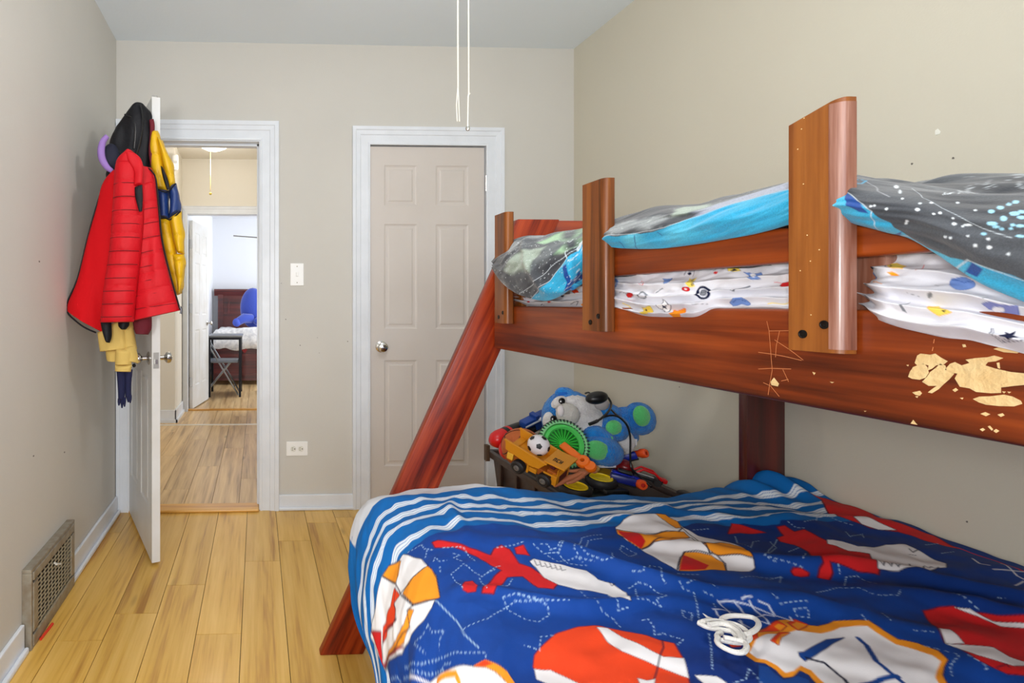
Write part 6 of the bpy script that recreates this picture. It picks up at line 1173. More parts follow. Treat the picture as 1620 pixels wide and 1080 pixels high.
for u, v_, r_ in ((1443, 259, .0025), (1508, 250, .003), (1325, 340, .002), (868, 615, .003), (1530, 825, .002), (1075, 612, .002)): chip(wr, atX(u, v_, XR), r_, mkd, 'x')
for u, v_, r_ in ((475, 546, .003), (502, 534, .002), (505, 558, .002), (445, 448, .002), (550, 540, .003), (452, 505, .003), (842, 52, .004)): chip(wb, atY(u, v_, YB), r_, mkd, 'y')
for z_, y_ in ((1.3, 1.95), (.62, 1.9), (.55, 2.2)): 
    q = MB().prism([(y_+a, z_+b_) for a, b_ in ((-.004, -.002), (.004, -.003), (.005, .002), (-.003, .003))], XL-.0004, XL+.0012, 'x'); q.build('paint_chip', mkd, wl)
# ---------------------------------------------------------------- pull cords of the fan light overhead
cordm = mat('cord_white', (232, 228, 214), .6)
def pull(px_u, vend, Y, label, fr):
    x, y, zb = atY(px_u, vend, Y); r = thing('pull_cord', label, 'pull cord', (x, y, zb))
    return r, x, y, zb
r, x, y, zb = pull(740, 207, 1.30, 'long beaded pull cord with a small bell end, right of the two', 0)
MB().tube([(0, 0, .012), (.001, 0, .085), (.0025, 0, .09), (.002, 0, .3), (.001, 0, 2.30-zb)], .0017, 6).build('cord', cordm, r)
MB().tube([(.0025, 0, .088), (.006, 0, .092), (.002, 0, .094)], .0012, 5).build('knot', cordm, r)
MB().lathe([(0, 0), (.004, .001), (.0055, .006), (.004, .011), (.0015, .014)], 10).build('bell', M_chrome, r, smooth=True)
r, x, y, zb = pull(724, 192, 1.30, 'frayed white pull cord split into two ends, left of the beaded cord', 0)
MB().tube([(.001, 0, .085), (.0005, 0, .2), (.0, 0, 2.30-zb)], .0020, 6).build('cord', cordm, r)
MB().tube([(.001, 0, .09), (-.003, 0, .04), (-.001, 0, 0)], .0014, 6).build('frayed_end', cordm, r)
MB().tube([(.001, 0, .09), (.003, 0, .04), (.005, .001, 0)], .0014, 6).build('frayed_end', cordm, r)
fm = thing('ceiling_fan', 'ceiling fan light above the frame that the pull cords hang from', 'fan', (.495, 1.30, 0))
MB().lathe([(.07, 2.60), (.07, 2.57), (.015, 2.55), (.015, 2.42), (.10, 2.40), (.11, 2.33), (.08, 2.30), (.05, 2.295), (0, 2.295)], 24).build('motor_housing', M_plastic, fm, smooth=True)
for k in range(4):
    a = R(20+90*k); M = Matrix.Rotation(a, 4, 'Z'); MB().box(.11, .56, -.06, .06, 2.362, 2.370, M).build('blade', M_plastic, fm)
# ---------------------------------------------------------------- hallway and far room
struct(B(-2.0, .7, H0, H2+.1, 2.69, 2.75).build('ceiling', M_hall, None), 'cream ceiling of the hallway')
b = MB(); b.box(-2.1, -2.0, H0, 5.24, 0, 2.69); struct(b.build('wall_hall_left', M_hall))
b = MB(); b.box(-2.0, -.80, 5.24, H1-.1, 0, 2.69); struct(b.build('wall_hall_return', M_hall))
struct(B(.6, .7, H0, H1-.1, 0, 2.69).build('wall_hall_right', M_hall))
b = MB(); EL, ER, ET = -.745, .10, 2.10
b.box(-2.0, EL-.012, H1-.1, H1, 0, 2.69); b.box(EL-.012, ER+.012, H1-.1, H1, ET+.012, 2.69); b.box(ER+.012, .7, H1-.1, H1, 0, 2.69)
struct(b.build('wall_hall_back', M_hall))
t = casing('trim_6', EL, ER, ET, H1-.1, .085, label='white casing of the second doorway down the hall')
for o in t.children:
    for v_ in o.data.vertices: v_.co.x = max(v_.co.x, -.797)
b = MB()
for x0, x1, z0, z1 in ((EL-.012, EL, 0, ET), (ER, ER+.012, 0, ET), (EL, ER, ET, ET+.012)): b.box(x0, x1, H1-.105, H1+.005, z0, z1)
struct(b.build('trim_7', M_trim), 'white jamb of the second doorway')
struct(B(EL, ER, H1-.05, H1-.0, 0, .014).build('trim_8', M_thresh), 'thin oak threshold of the second doorway')
struct(B(-1.2, .55, 5.10, 5.135, 0, .004).build('trim_9', mat('aluminium_strip', (226, 222, 212), .35, .4)), 'pale metal joint strip across the hallway floor')
r = empty('baseboard_hall'); struct(r)
B(-1.6, -.786, 5.226, 5.24, 0, .12).build('board', M_trim, r, bevel=.003); B(-.80, -.786, 5.226, H1-.125, 0, .12).build('board', M_trim, r, bevel=.003)
B(-.786, -.772, 5.212, H1-.125, 0, .03).build('shoe_moulding', M_trim, r); B(-1.6, -.772, 5.212, 5.226, 0, .03).build('shoe_moulding', M_trim, r)
o = thing('hall_ceiling_light', 'round white glass ceiling light glowing in the hallway', 'ceiling light', (-.40, 4.95, 2.67))
MB().lathe([(.17, 0), (.17, -.02), (.15, -.03)], 28).build('base', M_plastic, o, smooth=True)
MB().lathe([(.155, -.022), (.15, -.05), (.12, -.085), (.07, -.108), (0, -.118)], 28).build('globe', mat('lit_glass', (255, 248, 236), .3, emit=((255, 247, 232), 3.2)), o, smooth=True)
x, y, z = atY(333, 308, 5.0); o = thing('pull_cord', 'thin hallway pull cord with a yellow knob hanging before the cream wall', 'pull cord', (x, y, z))
MB().tube([(0, 0, .02), (0, 0, 2.69-z)], .003, 5).build('cord', mat('cord_ochre', (214, 190, 120), .6), o); MB().ball((0, 0, .01), .013, nu=8, nv=6).build('pull_knob', mat('knob_yellow', (222, 196, 90), .4), o, smooth=True)
x, y, z = atY(277, 256, 5.2); o = thing('door_chime', 'small white rounded fixture high on the hallway wall', 'wall fixture', (x, 5.24, z))
B(-.03, .03, -.04, 0, -.075, .075).build('body', M_plastic, o, bevel=.018, seg=3, smooth=True)
B(-.022, .022, -.046, -.038, -.012, .012).build('button_strip', mat('fixture_grey', (205, 205, 200), .4), o, bevel=.002)
# far room shell
struct(B(-.86, -.76, H1, H2, 0, 2.6).build('wall_far_left', M_far)); struct(B(2.2, 2.3, H1, H2, 0, 2.6).build('wall_far_right', M_far))
struct(B(-.86, 2.3, H2, H2+.1, 0, 2.6).build('wall_far_back', M_far)); struct(B(-.86, 2.3, H1-.0, H2+.1, 2.6, 2.66).build('ceiling', M_far), 'white ceiling of the far bedroom')
struct(B(1.2, 2.3, H1, H2+.1, -.06, 0).build('floor', M_floor2), 'laminate floor at the hidden right side of the far room')
struct(B(.7, 2.3, H1-.1, H1, 0, 2.6).build('wall_far_front', M_far))
r = empty('baseboard_far'); struct(r); B(-.76, 2.2, H2-.014, H2, 0, .1).build('board', M_trim, r); B(-.76, -.746, H1+.05, H2-.014, 0, .1).build('board', M_trim, r)
d3 = empty('door_3'); struct(d3, 'white panel door open into the far bedroom')
ang = axes((-.738, H1+.01, 0), (.112, .58, 0))
panel_door(d3, .62, 2.05, .036, M_doorw, [(.09, .26), (.36, .53)], [(.25, .86), (1.02, 1.60), (1.70, 1.93)], ang @ Matrix.Translation((0, -.036, 0)), .012)
knob(d3, ang @ Vector((.56, -.036, .92)), (ang.to_3x3() @ Vector((0, -1, 0))), .026)
for z in (.30, 1.10, 1.80): MB().box(-.004, .0, -.034, -.002, z-.05, z+.05, ang).build('hinge', M_chrome, d3)
# far bed
WD = wood('mahogany', (52, 12, 14), (104, 34, 30), 0, .3, .4, 1.0, .1, (78, 20, 20))
bd = thing('far_bed', 'dark mahogany bed with panelled headboard in the far room', 'bed', (0, 0, 0))
hb = MB(); hb.box(-.66, 1.1, 9.02, 9.08, .2, 1.30); hb.build('headboard', WD, bd)
MB().prism([(8.96, 1.36), (8.96, 1.39), (9.1, 1.39), (9.1, 1.28), (9.0, 1.28)], -.72, 1.15, 'x').build('headboard_cornice', WD, bd)
for x0 in (-.66, 1.02): B(x0, x0+.09, 8.99, 9.1, 0, 1.30).build('headboard_post', WD, bd)
fr_ = MB(); fr_.box(-.50, 1.0, 9.0, 9.02, .95, .99); fr_.box(-.50, 1.0, 9.0, 9.02, 1.20, 1.24); fr_.box(-.50, -.46, 9.0, 9.02, .99, 1.20); fr_.build('headboard_moulding', WD, bd)
B(-.62, 1.1, 7.62, 7.68, .06, .52).build('footboard', WD, bd); B(-.58, 1.06, 7.60, 7.62, .12, .16).build('footboard_moulding', WD, bd); B(-.58, 1.06, 7.60, 7.62, .40, .44).build('footboard_moulding', WD, bd)
B(-.62, -.58, 7.68, 9.0, .1, .45).build('side_rail', WD, bd)
mt = B(-.56, 1.04, 7.70, 8.98, .42, .66).build('mattress', M_plastic, bevel=.03); tag(mt, 'white mattress under the bedspread of the far bed', 'mattress')
S_, T_ = np.meshgrid(np.linspace(0, 1, 50), np.linspace(0, 1, 60), indexing='ij')
x_ = -.70+T_*1.85; edge = np.clip((x_+.70)/.10, 0, 1)*np.clip(S_/.08, 0, 1)
y_ = 7.56+S_*1.36+np.where(S_ < .08, .02*vnoise(T_*20, S_*4, 3), 0); z_ = .50+.25*np.sqrt(edge)+.022*vnoise(T_*9, S_*9, 31)+.012*vnoise(T_*22, S_*22, 32)+.05*np.exp(-((T_-.3)/.3)**2-((S_-.2)/.2)**2)
sp = grid_mesh('bedspread', np.stack([x_, y_, z_], -1), mat('white_quilt', (232, 230, 228), .85, var=(26, (160, 160, 166), .55), bump=(40, .3)))
tag(sp, 'crumpled white patterned bedspread on the far bed', 'bedspread'); sp.modifiers.new('s', 'SOLIDIFY').thickness = .02
x, y, z = atY(387, 603-48, 7.55); ht = MB(); ht.prism([(0, -.035), (.035, .005), (.03, .03), (.012, .035), (0, .02), (-.012, .035), (-.03, .03), (-.035, .005)], -.006, 0, 'y', Matrix.Translation((x, 7.56, z)))
tag(ht.build('heart_ornament', mat('heart_red', (130, 20, 24), .5)), 'small dark red heart hanging by the foot of the far bed', 'ornament')
blm = mat('blue_plush_far', (52, 74, 170), .9, sheen=.4, bump=(60, .3))
tb = thing('blue_plush_seat', 'blue plush backrest toy sitting on the far bed', 'plush', (0, 0, 0))
c = atY(400, 487, 8.55); MB().ball(c, .20, .13, .32, nu=20, nv=14).build('back', blm, tb, smooth=True)
c2 = atY(388, 503, 8.35); MB().tube([(c2[0]-.12, 8.30, c2[2]-.06), (c2[0]-.02, 8.34, c2[2]), (c2[0]+.10, 8.42, c2[2]-.01)], [.06, .075, .07], 12).build('arm', blm, tb, smooth=True)
MB().ball((c2[0]-.13, 8.29, c2[2]-.065), .065, nu=14, nv=10).build('arm_tip', mat('blue_plush_light', (70, 90, 190), .9), tb, smooth=True)
MB().ball((c[0]+.12, 8.40, c2[2]-.05), .12, .1, .07, nu=14, nv=10).build('arm', blm, tb, smooth=True)
# table and folding chair
blk = mat('black_metal', (22, 24, 32), .4, .5); gl = mat('grey_tabletop', (128, 132, 136), .35)
tA, tB = atZ(323, 531, .745), atZ(381, 534, .745); y0, y1 = 6.62, 7.08; x0, x1 = tA[0]*6.62/tA[1], tB[0]*6.62/tB[1]
x0, x1 = -.605, -.205
tb = thing('side_table', 'small black metal table with a grey top in the far room', 'table', (x0, y0, 0))
W_ = x1-x0; D_ = y1-y0
B(0, W_+.02, 0, D_, .735, .757).build('tabletop', gl, tb, bevel=.003)
for a, b_ in ((0, 0), (W_-.025, 0), (0, D_-.03), (W_-.025, D_-.03)): B(a, a+.028, b_, b_+.028, 0, .735).build('leg', blk, tb)
B(W_-.012, W_-.004, .028, D_-.03, .04, .70).build('side_panel', blk, tb); B(.028, W_-.025, 0, .02, .705, .735).build('apron', blk, tb)
ch = thing('folding_chair', 'grey metal folding chair pushed under the black table', 'chair', (0, 0, 0))
sm = mat('silver_tube', (170, 174, 178), .3, .8); 
def fp(u, v_, Y): return atY(u, v_, Y)
for yy in (6.70, 7.02):
    k = yy/6.70; a = fp(324, 536, 6.70); b_ = fp(377, 626, 6.70); c = fp(323, 618, 6.70); d = fp(366, 572, 6.70)
    q = MB(); q.tube([(a[0], yy, a[2]), (b_[0], yy, .012)], .011, 8); q.build('leg', sm, ch, smooth=True)
    q = MB(); q.tube([(c[0], yy+.02, .012), (d[0], yy+.02, d[2])], .010, 8); q.build('leg', sm, ch, smooth=True)
a = fp(325, 572, 6.7); d = fp(377, 567, 6.7)
MB().box(a[0], d[0], 6.68, 7.04, a[2]-.015, a[2]+.012).build('seat', mat('grey_vinyl', (120, 126, 136), .35, .3), ch, bevel=.008)
a = fp(324, 536, 6.70); MB().tube([(a[0], 6.70, a[2]), (a[0], 7.02, a[2])], .010, 8).build('back_tube', sm, ch, smooth=True)
b_ = fp(370, 614, 6.7); MB().tube([(b_[0], 6.70, b_[2]), (b_[0], 7.02, b_[2])], .007, 6).build('crossbar', sm, ch, smooth=True)
p0 = atY(392, 368, 7.5); p1 = atY(411, 362, 7.5)
cf = thing('far_ceiling_fan', 'grey fan blade tip showing at the top of the far room', 'fan', (0.35, 7.55, 2.6))
MB().box(-.65, -.08, -.05, .05, -.55, -.545, Matrix.Rotation(R(4), 4, 'Y')).build('blade', mat('blade_grey', (130, 128, 120), .5), cf)
MB().lathe([(.06, 0), (.06, -.03), (.015, -.04), (.015, -.45), (.09, -.47), (.09, -.57), (0, -.6)], 16).build('motor_housing', M_plastic, cf, smooth=True)
# ---------------------------------------------------------------- bunk bed
W_rail = wood('rail_wood', (62, 20, 4), (156, 70, 20), 1, .36, .12, 1.0, .7, (112, 44, 10), spec=.3)
W_post = wood('post_wood', (76, 38, 8), (148, 88, 34), 2, .36, .12, 1.3, .4, (114, 60, 18), spec=.3)
W_leg = wood('leg_wood', (66, 14, 3), (158, 58, 18), 2, .36, .12, 1.6, .7, (122, 34, 8), bands=1.6, spec=.3)
W_end = wood('end_wood', (74, 20, 6), (150, 60, 20), 0, .34, .2, 1.2, .5, (132, 44, 16))
W_edge = wood('worn_highlight_wood', (88, 46, 30), (162, 120, 104), 2, .36, .3, 2.6, .1, (124, 76, 58))  # worn wood with the edge's pinkish highlight put into its colour
W_bare = mat('bare_pine', (214, 186, 134), .7, var=(40, (206, 168, 110), .6), bump=(120, .3))
bk = thing('bunk_bed', 'reddish brown wooden twin over full bunk bed', 'bunk bed')
XR_, YE, YH = .776, 1.735, -.32
B(XR_, XR_+.028, YH, YE, 1.004, 1.142).build('side_rail', W_rail, bk, bevel=.005, seg=3, smooth=True)
MB().prism([(YH, 1.210), (YE, 1.210), (YE, 1.288), (.95, 1.278), (.70, 1.256), (.5, 1.238), (YH, 1.232)], XR_, XR_+.022, 'x').build('guard_rail', W_rail, bk, bevel=.005, seg=3, smooth=True)
def guard_post(y0, y1, zt, jag=False):
    """board with a wide face to the room and a rounded reeded near edge"""
    q = MB(); x0, x1 = XR_-.026, XR_; c = .014
    prof = [(x0, y1), (x0, y0+c+.002)]+[(x0+(x1-x0)*.42*(1-math.cos(a)), y0+c*(1-math.sin(a))) for a in [R(10*k) for k in range(0, 10)]]+[(x1-.004, y0), (x1, y0+.003), (x1, y1)]
    n = len(prof)
    if not jag: q.prism(prof, 1.089, zt, 'z')
    else:
        zs = lambda y: zt-.001-(y-y0)*.24
        V = [(a, b_, 1.085) for a, b_ in prof]+[(a, b_, zs(b_)) for a, b_ in prof]
        q.add(V, [tuple(range(n))[::-1], tuple(range(n, 2*n))]+[(i, (i+1) % n, n+(i+1) % n, n+i) for i in range(n)])
    o = q.build('guard_post', W_post, bk, smooth=.6)
    # worn rounded near edge, with a painted highlight on the jagged post
    e = MB(); P = []
    for a in [R(10*k) for k in range(0, 10)]: P.append((x0+(x1-x0)*.42*(1-math.cos(a))-.0006, y0+c*(1-math.sin(a))-.0006))
    P.append((x1-.004, y0-.0006))
    zt2 = (zt-.004 if not jag else zt-.007)
    e.grid([[(a, b_, 1.090) for a, b_ in P], [(a, b_, zt2) for a, b_ in P]]); e.build('worn_edge', W_edge if jag else W_post, o, smooth=True)
    h = MB()
    for yy, zz in ((y0+.019, 1.122), (y0+.047, 1.108)):
        h.lathe([(.0058, .0), (.0058, .0012), (.0044, .0014), (.0040, .0008), (.0018, .0007), (0, .0012)], 16, zaxis((x0, yy, zz), (-1, 0, 0)))
    h.build('bolt', mat('black_bolt', (38, 34, 32), .35, .8), o, smooth=True)
    return o
guard_post(1.597, 1.672, 1.428)
guard_post(1.136, 1.213, 1.423)
pC = guard_post(.664, .731, 1.418, True)
e = MB()
for u, v_ in ((1272, 187), (1268, 204), (1271, 291), (1277, 372), (1296, 395), (1282, 413), (1266, 428), (1283, 498), (1262, 236)):
    x, y, z = atX(u, v_, XR_-.0262); e.lathe([(.0010, 0), (.0007, .0005), (0, .0006)], 6, zaxis((x, y, z), (-1, 0, 0)))
tag(e.build('paint_fleck', W_bare, pC), kind='stuff')
B(XR_+.024, XR_+.046, .655, .70, 1.135, 1.215).build('inner_post', W_edge, bk, bevel=.004, smooth=True)
B(XR_+.024, XR_+.046, 1.60, 1.66, 1.14, 1.215).build('inner_post', W_post, bk, bevel=.004, smooth=True)
def slanted(yf, nm='slanted_leg'):
    a = Vector((.2745, yf+.0175, 0)); b_ = Vector((.934, yf+.0175, 1.43)); d = (b_-a); L_ = d.length; ang_ = math.atan2(d.x, d.z)
    w_ = .143*math.cos(ang_)/2; t_ = .143/2*math.sin(ang_)
    q = MB().prism([(-w_, -t_), (w_, t_), (w_, L_+t_), (-w_, L_-t_)], -.0175, .0175, 'y')
    for i, p in enumerate(q.v): pass
    o = q.build(nm, W_leg, bk, bevel=.0045, seg=2, smooth=True); o.location = a; o.rotation_euler = (0, ang_, 0); return o
slanted(1.748); slanted(YH-.055)
for y_ in (1.786, YH-.08):
    B(.96, 1.70, y_, y_+.022, 1.335, 1.432).build('end_board', W_end, bk, bevel=.004, smooth=True)
    B(.80, 1.70, y_, y_+.022, 1.004, 1.142).build('end_board', W_end, bk, bevel=.004, smooth=True)
    B(.34, 1.70, y_, y_+.022, .24, .38).build('end_board', W_end, bk, bevel=.004, smooth=True)
for y_ in (1.75, YH-.05):
    B(1.650, 1.785, y_, y_+.034, 0, 1.432).build('corner_post', wood('dark_post_wood', (58, 10, 6), (96, 24, 12), 2, .35, .4, 1.2, .3, (76, 14, 8)), bk, bevel=.005, smooth=True)
B(1.772, 1.794, YH, 1.748, 1.004, 1.142).build('side_rail', W_rail, bk); B(1.772, 1.794, YH, 1.748, .24, .38).build('side_rail', W_rail, bk)
B(.40, .424, YH, 1.746, .22, .36).build('side_rail', W_rail, bk, bevel=.004)
B(XR_+.03, 1.77, YH, 1.74, 1.035, 1.055).build('slat_deck', W_end, bk); B(.426, 1.77, YH, 1.74, .262, .282).build('slat_deck', W_end, bk)
# bare patches and scratches on the rail, traced where the varnish is gone
def patch(polys, nm, m, t=.0006, kind=None):
    q = MB()
    for P in polys:
        pts = [atX(1200+a/3.857, 500+b_/3.857, XR_-.0001) for a, b_ in P]
        q.prism([(p[1], p[2]) for p in pts], XR_-t, XR_+.0005, 'x')
    return tag(q.build(nm, m, bk), kind=kind)
for _P in ([[(955,285),(970,240),(990,228),(1050,235),(1080,228),(1110,250),(1155,275),(1130,295),(1085,300),(1060,320),(1035,330),(1040,300),(1000,292),(970,300)],
 [(915,370),(925,340),(945,310),(975,298),(1010,290),(1030,310),(1040,345),(1020,375),(985,388),(940,382)],
 [(1000,400),(1030,370),(1050,340),(1090,310),(1110,290),(1140,300),(1150,330),(1195,350),(1165,385),(1130,415),(1100,445),(1060,470),(1035,465),(1060,445),(1090,425),(1040,425)],
 [(1140,325),(1170,290),(1200,280),(1240,300),(1290,285),(1265,265),(1330,255),(1400,250),(1440,240),(1495,255),(1450,275),(1400,280),(1385,300),(1450,320),(1540,340),(1640,350),(1640,418),(1560,425),(1480,435),(1480,468),(1420,470),(1330,462),(1290,440),(1230,430),(1215,405),(1200,380),(1215,350),(1180,345)],
 [(1310,505),(1350,490),(1420,488),(1500,478),(1550,490),(1600,515),(1610,535),(1560,550),(1470,548),(1390,540),(1345,525)],
 [(940,465),(985,455),(998,470),(985,485),(960,480)],[(1185,450),(1205,438),(1218,450),(1200,462)],[(1355,595),(1385,585),(1415,598),(1390,610)],[(1460,600),(1490,592),(1502,605),(1480,614)],
 [(1435,200),(1480,186),(1560,195),(1606,212),(1580,226),(1500,220)],[(1352,690),(1370,682),(1384,692),(1368,702)],[(1400,672),(1412,668),(1432,690),(1425,698)],[(1435,700),(1450,688),(1470,700),(1452,712)],
 [(930,655),(945,633),(968,662)],[(75,400),(95,375),(125,412),(118,428),(80,420)],[(1455,285),(1470,282),(1474,320),(1462,315)],[(1230,498),(1250,497),(1245,507)],[(958,490),(975,486),(970,498)],[(1245,172),(1262,172),(1268,188),(1250,190)],
 [(437,400),(462,402),(450,408)],[(330,340),(348,345),(340,358)],[(1487,458),(1510,460),(1500,470)],[(1520,460),(1542,462),(1530,470)],[(903,298),(916,296),(914,305)],[(645,577),(660,578),(650,583)]]): patch([_P], 'bare_wood_patch', W_bare)
sc = MB()
def scr(pts, w_=.0007):
    P = [atX(1200+a/3.857, 500+b_/3.857, XR_) for a, b_ in pts]
    for p, q_ in zip(P, P[1:]):
        d = Vector((0, q_[1]-p[1], q_[2]-p[2])); n = Vector((0, -d.z, d.y)).normalized()*w_*.5
        sc.add([Vector(p)-n, Vector(p)+n, Vector(q_)+n, Vector(q_)-n], [(0, 1, 2, 3)])
for l in ([(52,30),(66,90),(78,240),(85,330),(72,400),(60,480)],[(0,220),(90,232),(160,245),(265,270)],[(100,145),(170,190),(220,225),(275,268)],[(65,90),(190,88)],[(130,90),(110,180),(105,250)],[(0,322),(80,318),(200,322)],[(150,325),(185,400)],[(30,405),(75,425),(128,490)],[(140,395),(185,385)],[(1075,140),(1070,165)],[(1068,188),(1062,212)]): scr(l)
for p in sc.v: pass
sc.v = [(x-.0004, y, z) for x, y, z in sc.v]
tag(sc.build('scratches', mat('scratch', (206, 130, 80), .6), bk), kind='stuff')
# ---------------------------------------------------------------- lower bed
tag(B(.43, 1.768, -.30, 1.73, .285, .49).build('mattress', mat('mattress_ticking', (214, 212, 208), .85), bevel=.04, seg=4, smooth=True), 'full size mattress of the lower bunk under the comforter', 'mattress')
tag(B(.815, 1.768, -.30, 1.71, 1.057, 1.17).build('mattress', MATS['mattress_ticking'], bevel=.03, seg=4, smooth=True), 'twin mattress of the upper bunk under the printed sheet', 'mattress')
M_cloth = mat('comforter_cloth', (20, 60, 140), .72, vcol=True, bump=(420, .06), spec=.25)
M_sheetm = mat('sheet_cloth', (235, 235, 240), .85, vcol=True, bump=(500, .08), spec=.2)
M_blank = mat('blanket_cloth', (90, 90, 95), .8, vcol=True, sheen=.2, bump=(300, .08), spec=.25)
s1 = np.linspace(0, 1.74, 660); t1_ = np.concatenate([np.linspace(-.16, -.012, 8), np.linspace(0, 1.12, 450), np.linspace(1.14, 2.0, 24)])
T, S = np.meshgrid(t1_, s1, indexing='ij'); P = comforter_surf(S, T)
def mixc(a, b_, k): k = np.clip(k, 0, 1)[..., None]; return a*(1-k)+b_*k
navy = np.array(rgb((4, 36, 104))[:3]); navy2 = np.array(rgb((12, 66, 150))[:3]); band = np.array(rgb((0, 98, 172))[:3]); wht = np.array(rgb((206, 208, 214))[:3]); wst = np.array(rgb((222, 230, 238))[:3])
C = mixc(np.broadcast_to(navy, S.shape+(3,)), np.broadcast_to(navy2, S.shape+(3,)), .5+.5*vnoise(S*3, T*3, 41))
Tw = T+.009*vnoise(S*13, T*7, 42)+.007*vnoise(S*27, T*13, 43)+.004*vnoise(S*55, T*30, 46)+.018*np.sin(S*2.6+.4)*np.clip(T*6, 0, 1)
px_ = .0026
C = mixc(C, np.broadcast_to(band, C.shape), (.385-Tw)/px_)
for c_ in (.165, .222, .272, .345):
    d_ = np.abs(Tw-c_-.006*vnoise(S*9, S*0+c_*50, 44)); st = np.clip((.0115-d_)/px_+.5, 0, 1)
    hair = np.clip((.0012-np.abs(d_-.0052))/px_*1.6+.5, 0, 1)
    C = mixc(C, np.broadcast_to(wst, C.shape), st*(1-.75*hair))
bw = .014+.085*np.clip((S-.85)/.25, 0, 1)-.035*np.clip((S-1.46)/.12, 0, 1)+.012*vnoise(S*9, S*0, 47)
C = mixc(C, np.broadcast_to(wht, C.shape), (bw-T)/px_*np.clip(1-(S-1.52)/.03, 0, 1))
C = np.ascontiguousarray(C); paint(C, S, T, COM_PRINT, px_)
cf_ = grid_mesh('comforter', P, M_cloth, None, C); md = cf_.modifiers.new('thickness', 'SOLIDIFY'); md.thickness = .012; md.offset = -1
tag(cf_, 'navy sports print comforter with striped blue border over the lower bunk', 'comforter')
# ---------------------------------------------------------------- upper bunk sheet and blanket
def arc_of(Bq): return np.concatenate([np.zeros((1, Bq.shape[1])), np.cumsum(np.linalg.norm(np.diff(Bq, axis=0), axis=2), 0)])
Bs = sheet_surf(1000, 170); A_ = arc_of(Bs); C = np.ones(Bs.shape)*np.array(rgb((212, 212, 220))[:3]); paint(C, Bs[..., 1], A_, SHT_PRINT, .0014)
tag(grid_mesh('printed_sheet', Bs, M_sheetm, None, C), 'white sheet printed with tools and road signs, bunched under the guard rail', 'sheet')
Bb = blanket_surf(1000, 300); A_ = arc_of(Bb); Y_ = Bb[..., 1]; Z_ = Bb[..., 2]
g1 = np.array(rgb((72, 76, 82))[:3]); g2 = np.array(rgb((42, 45, 52))[:3]); g3 = np.array(rgb((136, 142, 144))[:3]); tq = np.array(rgb((44, 158, 200))[:3]); tq2 = np.array(rgb((86, 186, 214))[:3]); tq3 = np.array(rgb((20, 104, 160))[:3])
n_ = vnoise(Y_*7, A_*9, 51)*.6+vnoise(Y_*19, A_*22, 52)*.4
far_ = np.clip((Y_-.62)/.2, 0, 1)
C = mixc(mixc(np.broadcast_to(g1, Bb.shape), np.broadcast_to(g2, Bb.shape), n_*1.6+.5*(1-far_)), np.broadcast_to(g3, Bb.shape), (-n_-.1)*2.6*far_)
fn = vnoise(Y_*90, A_*90, 58)*.5+vnoise(Y_*210, A_*210, 59)*.5
C = mixc(C, np.broadcast_to(np.array(rgb((188, 196, 196))[:3]), Bb.shape), (fn-.30)*1.6*far_*np.clip(.5-n_, 0, 1))
C = np.ascontiguousarray(C)
# the turquoise lining shows wherever its traced shape covers the cloth
base = C.copy(); PALN['turq'] = tq
bord = np.interp(Y_, [.43, .50, .53, .555, .58, .60, .626, .645, .68, .73, .77, .83, .852, .878, .908, .935, .968, 1.006, 1.05, 1.14, 1.19, 1.24, 1.30, 1.41, 1.43, 1.8], [.044, .043, .040, .026, .020, .030, .050, .062, .086, .10, .105, .108, .104, .101, .089, .0765, .068, .065, .059, .060, .15, .122, .072, .018, 0, 0])
bord = bord+.003*vnoise(Y_*40, Y_*0, 57)
isT = np.clip((bord-A_)/.0015+.5, 0, 1)
tv = mixc(mixc(np.broadcast_to(tq, C.shape), np.broadcast_to(tq2, C.shape), vnoise(Y_*16, A_*20, 53)*1.1), np.broadcast_to(tq3, C.shape), (-vnoise(Y_*9+4, A_*14, 54)-.35)*1.4)
soft = ('pale', 'mint', 'mid', 'dark', 'lavg'); paint(C, Y_, A_, [p for p in BLK_PRINT if p[1] in soft and p[0] == 0], .014)
C = np.ascontiguousarray(mixc(C, tv, isT)); paint(C, Y_, A_, [p for p in BLK_PRINT if not (p[0] == 0 and (p[1] == 'turq' or p[1] in soft))], .0015)
# fine speckle in the weave
C *= (1+.16*np.random.RandomState(5).uniform(-1, 1, C.shape[:2]))[..., None]
ob = grid_mesh('blanket', Bb, M_blank, None, C); md = ob.modifiers.new('thickness', 'SOLIDIFY'); md.thickness = .006; md.offset = -1
tag(ob, 'dark grey speckled blanket with turquoise underside hanging over the guard rail', 'blanket')
# ---------------------------------------------------------------- tangle of white cord on the comforter
def onbed(u, v_, dz=0):
    x, y, z = atZ(u, v_, .575+dz); return Vector((x, y, z))
cd_ = MB()
loops = [[(1107,985),(1122,981),(1145,984),(1165,988),(1180,997),(1186,1008),(1180,1014),(1165,1016),(1145,1013),(1136,1010),(1135,1004),(1141,1000)],
 [(1141,984),(1143,978),(1155,974),(1175,974),(1192,977),(1200,985),(1197,994),(1186,1001),(1180,1003)],
 [(1136,1008),(1135,1016),(1145,1024),(1162,1031),(1176,1031),(1181,1024),(1178,1016),(1160,1011),(1145,1008)],
 [(1105,985),(1120,992),(1145,996),(1158,999),(1165,1006),(1170,1013)],[(1112,983),(1135,982),(1160,990),(1172,1001),(1176,1010),(1172,1016)],
 [(1122,988),(1140,986),(1155,990),(1168,1000),(1172,1012)],[(1150,990),(1163,996),(1167,1008),(1160,1012)]]
for i, l in enumerate(loops):
    pts = np.array([onbed(a, b_, .004+.004*(i % 3)) for a, b_ in l]); pts = catmull(pts, 40)
    cd_.tube([tuple(p) for p in pts], .0042, 8)
cdm = mat('white_braid', (226, 224, 218), .8, bump=(400, .4))
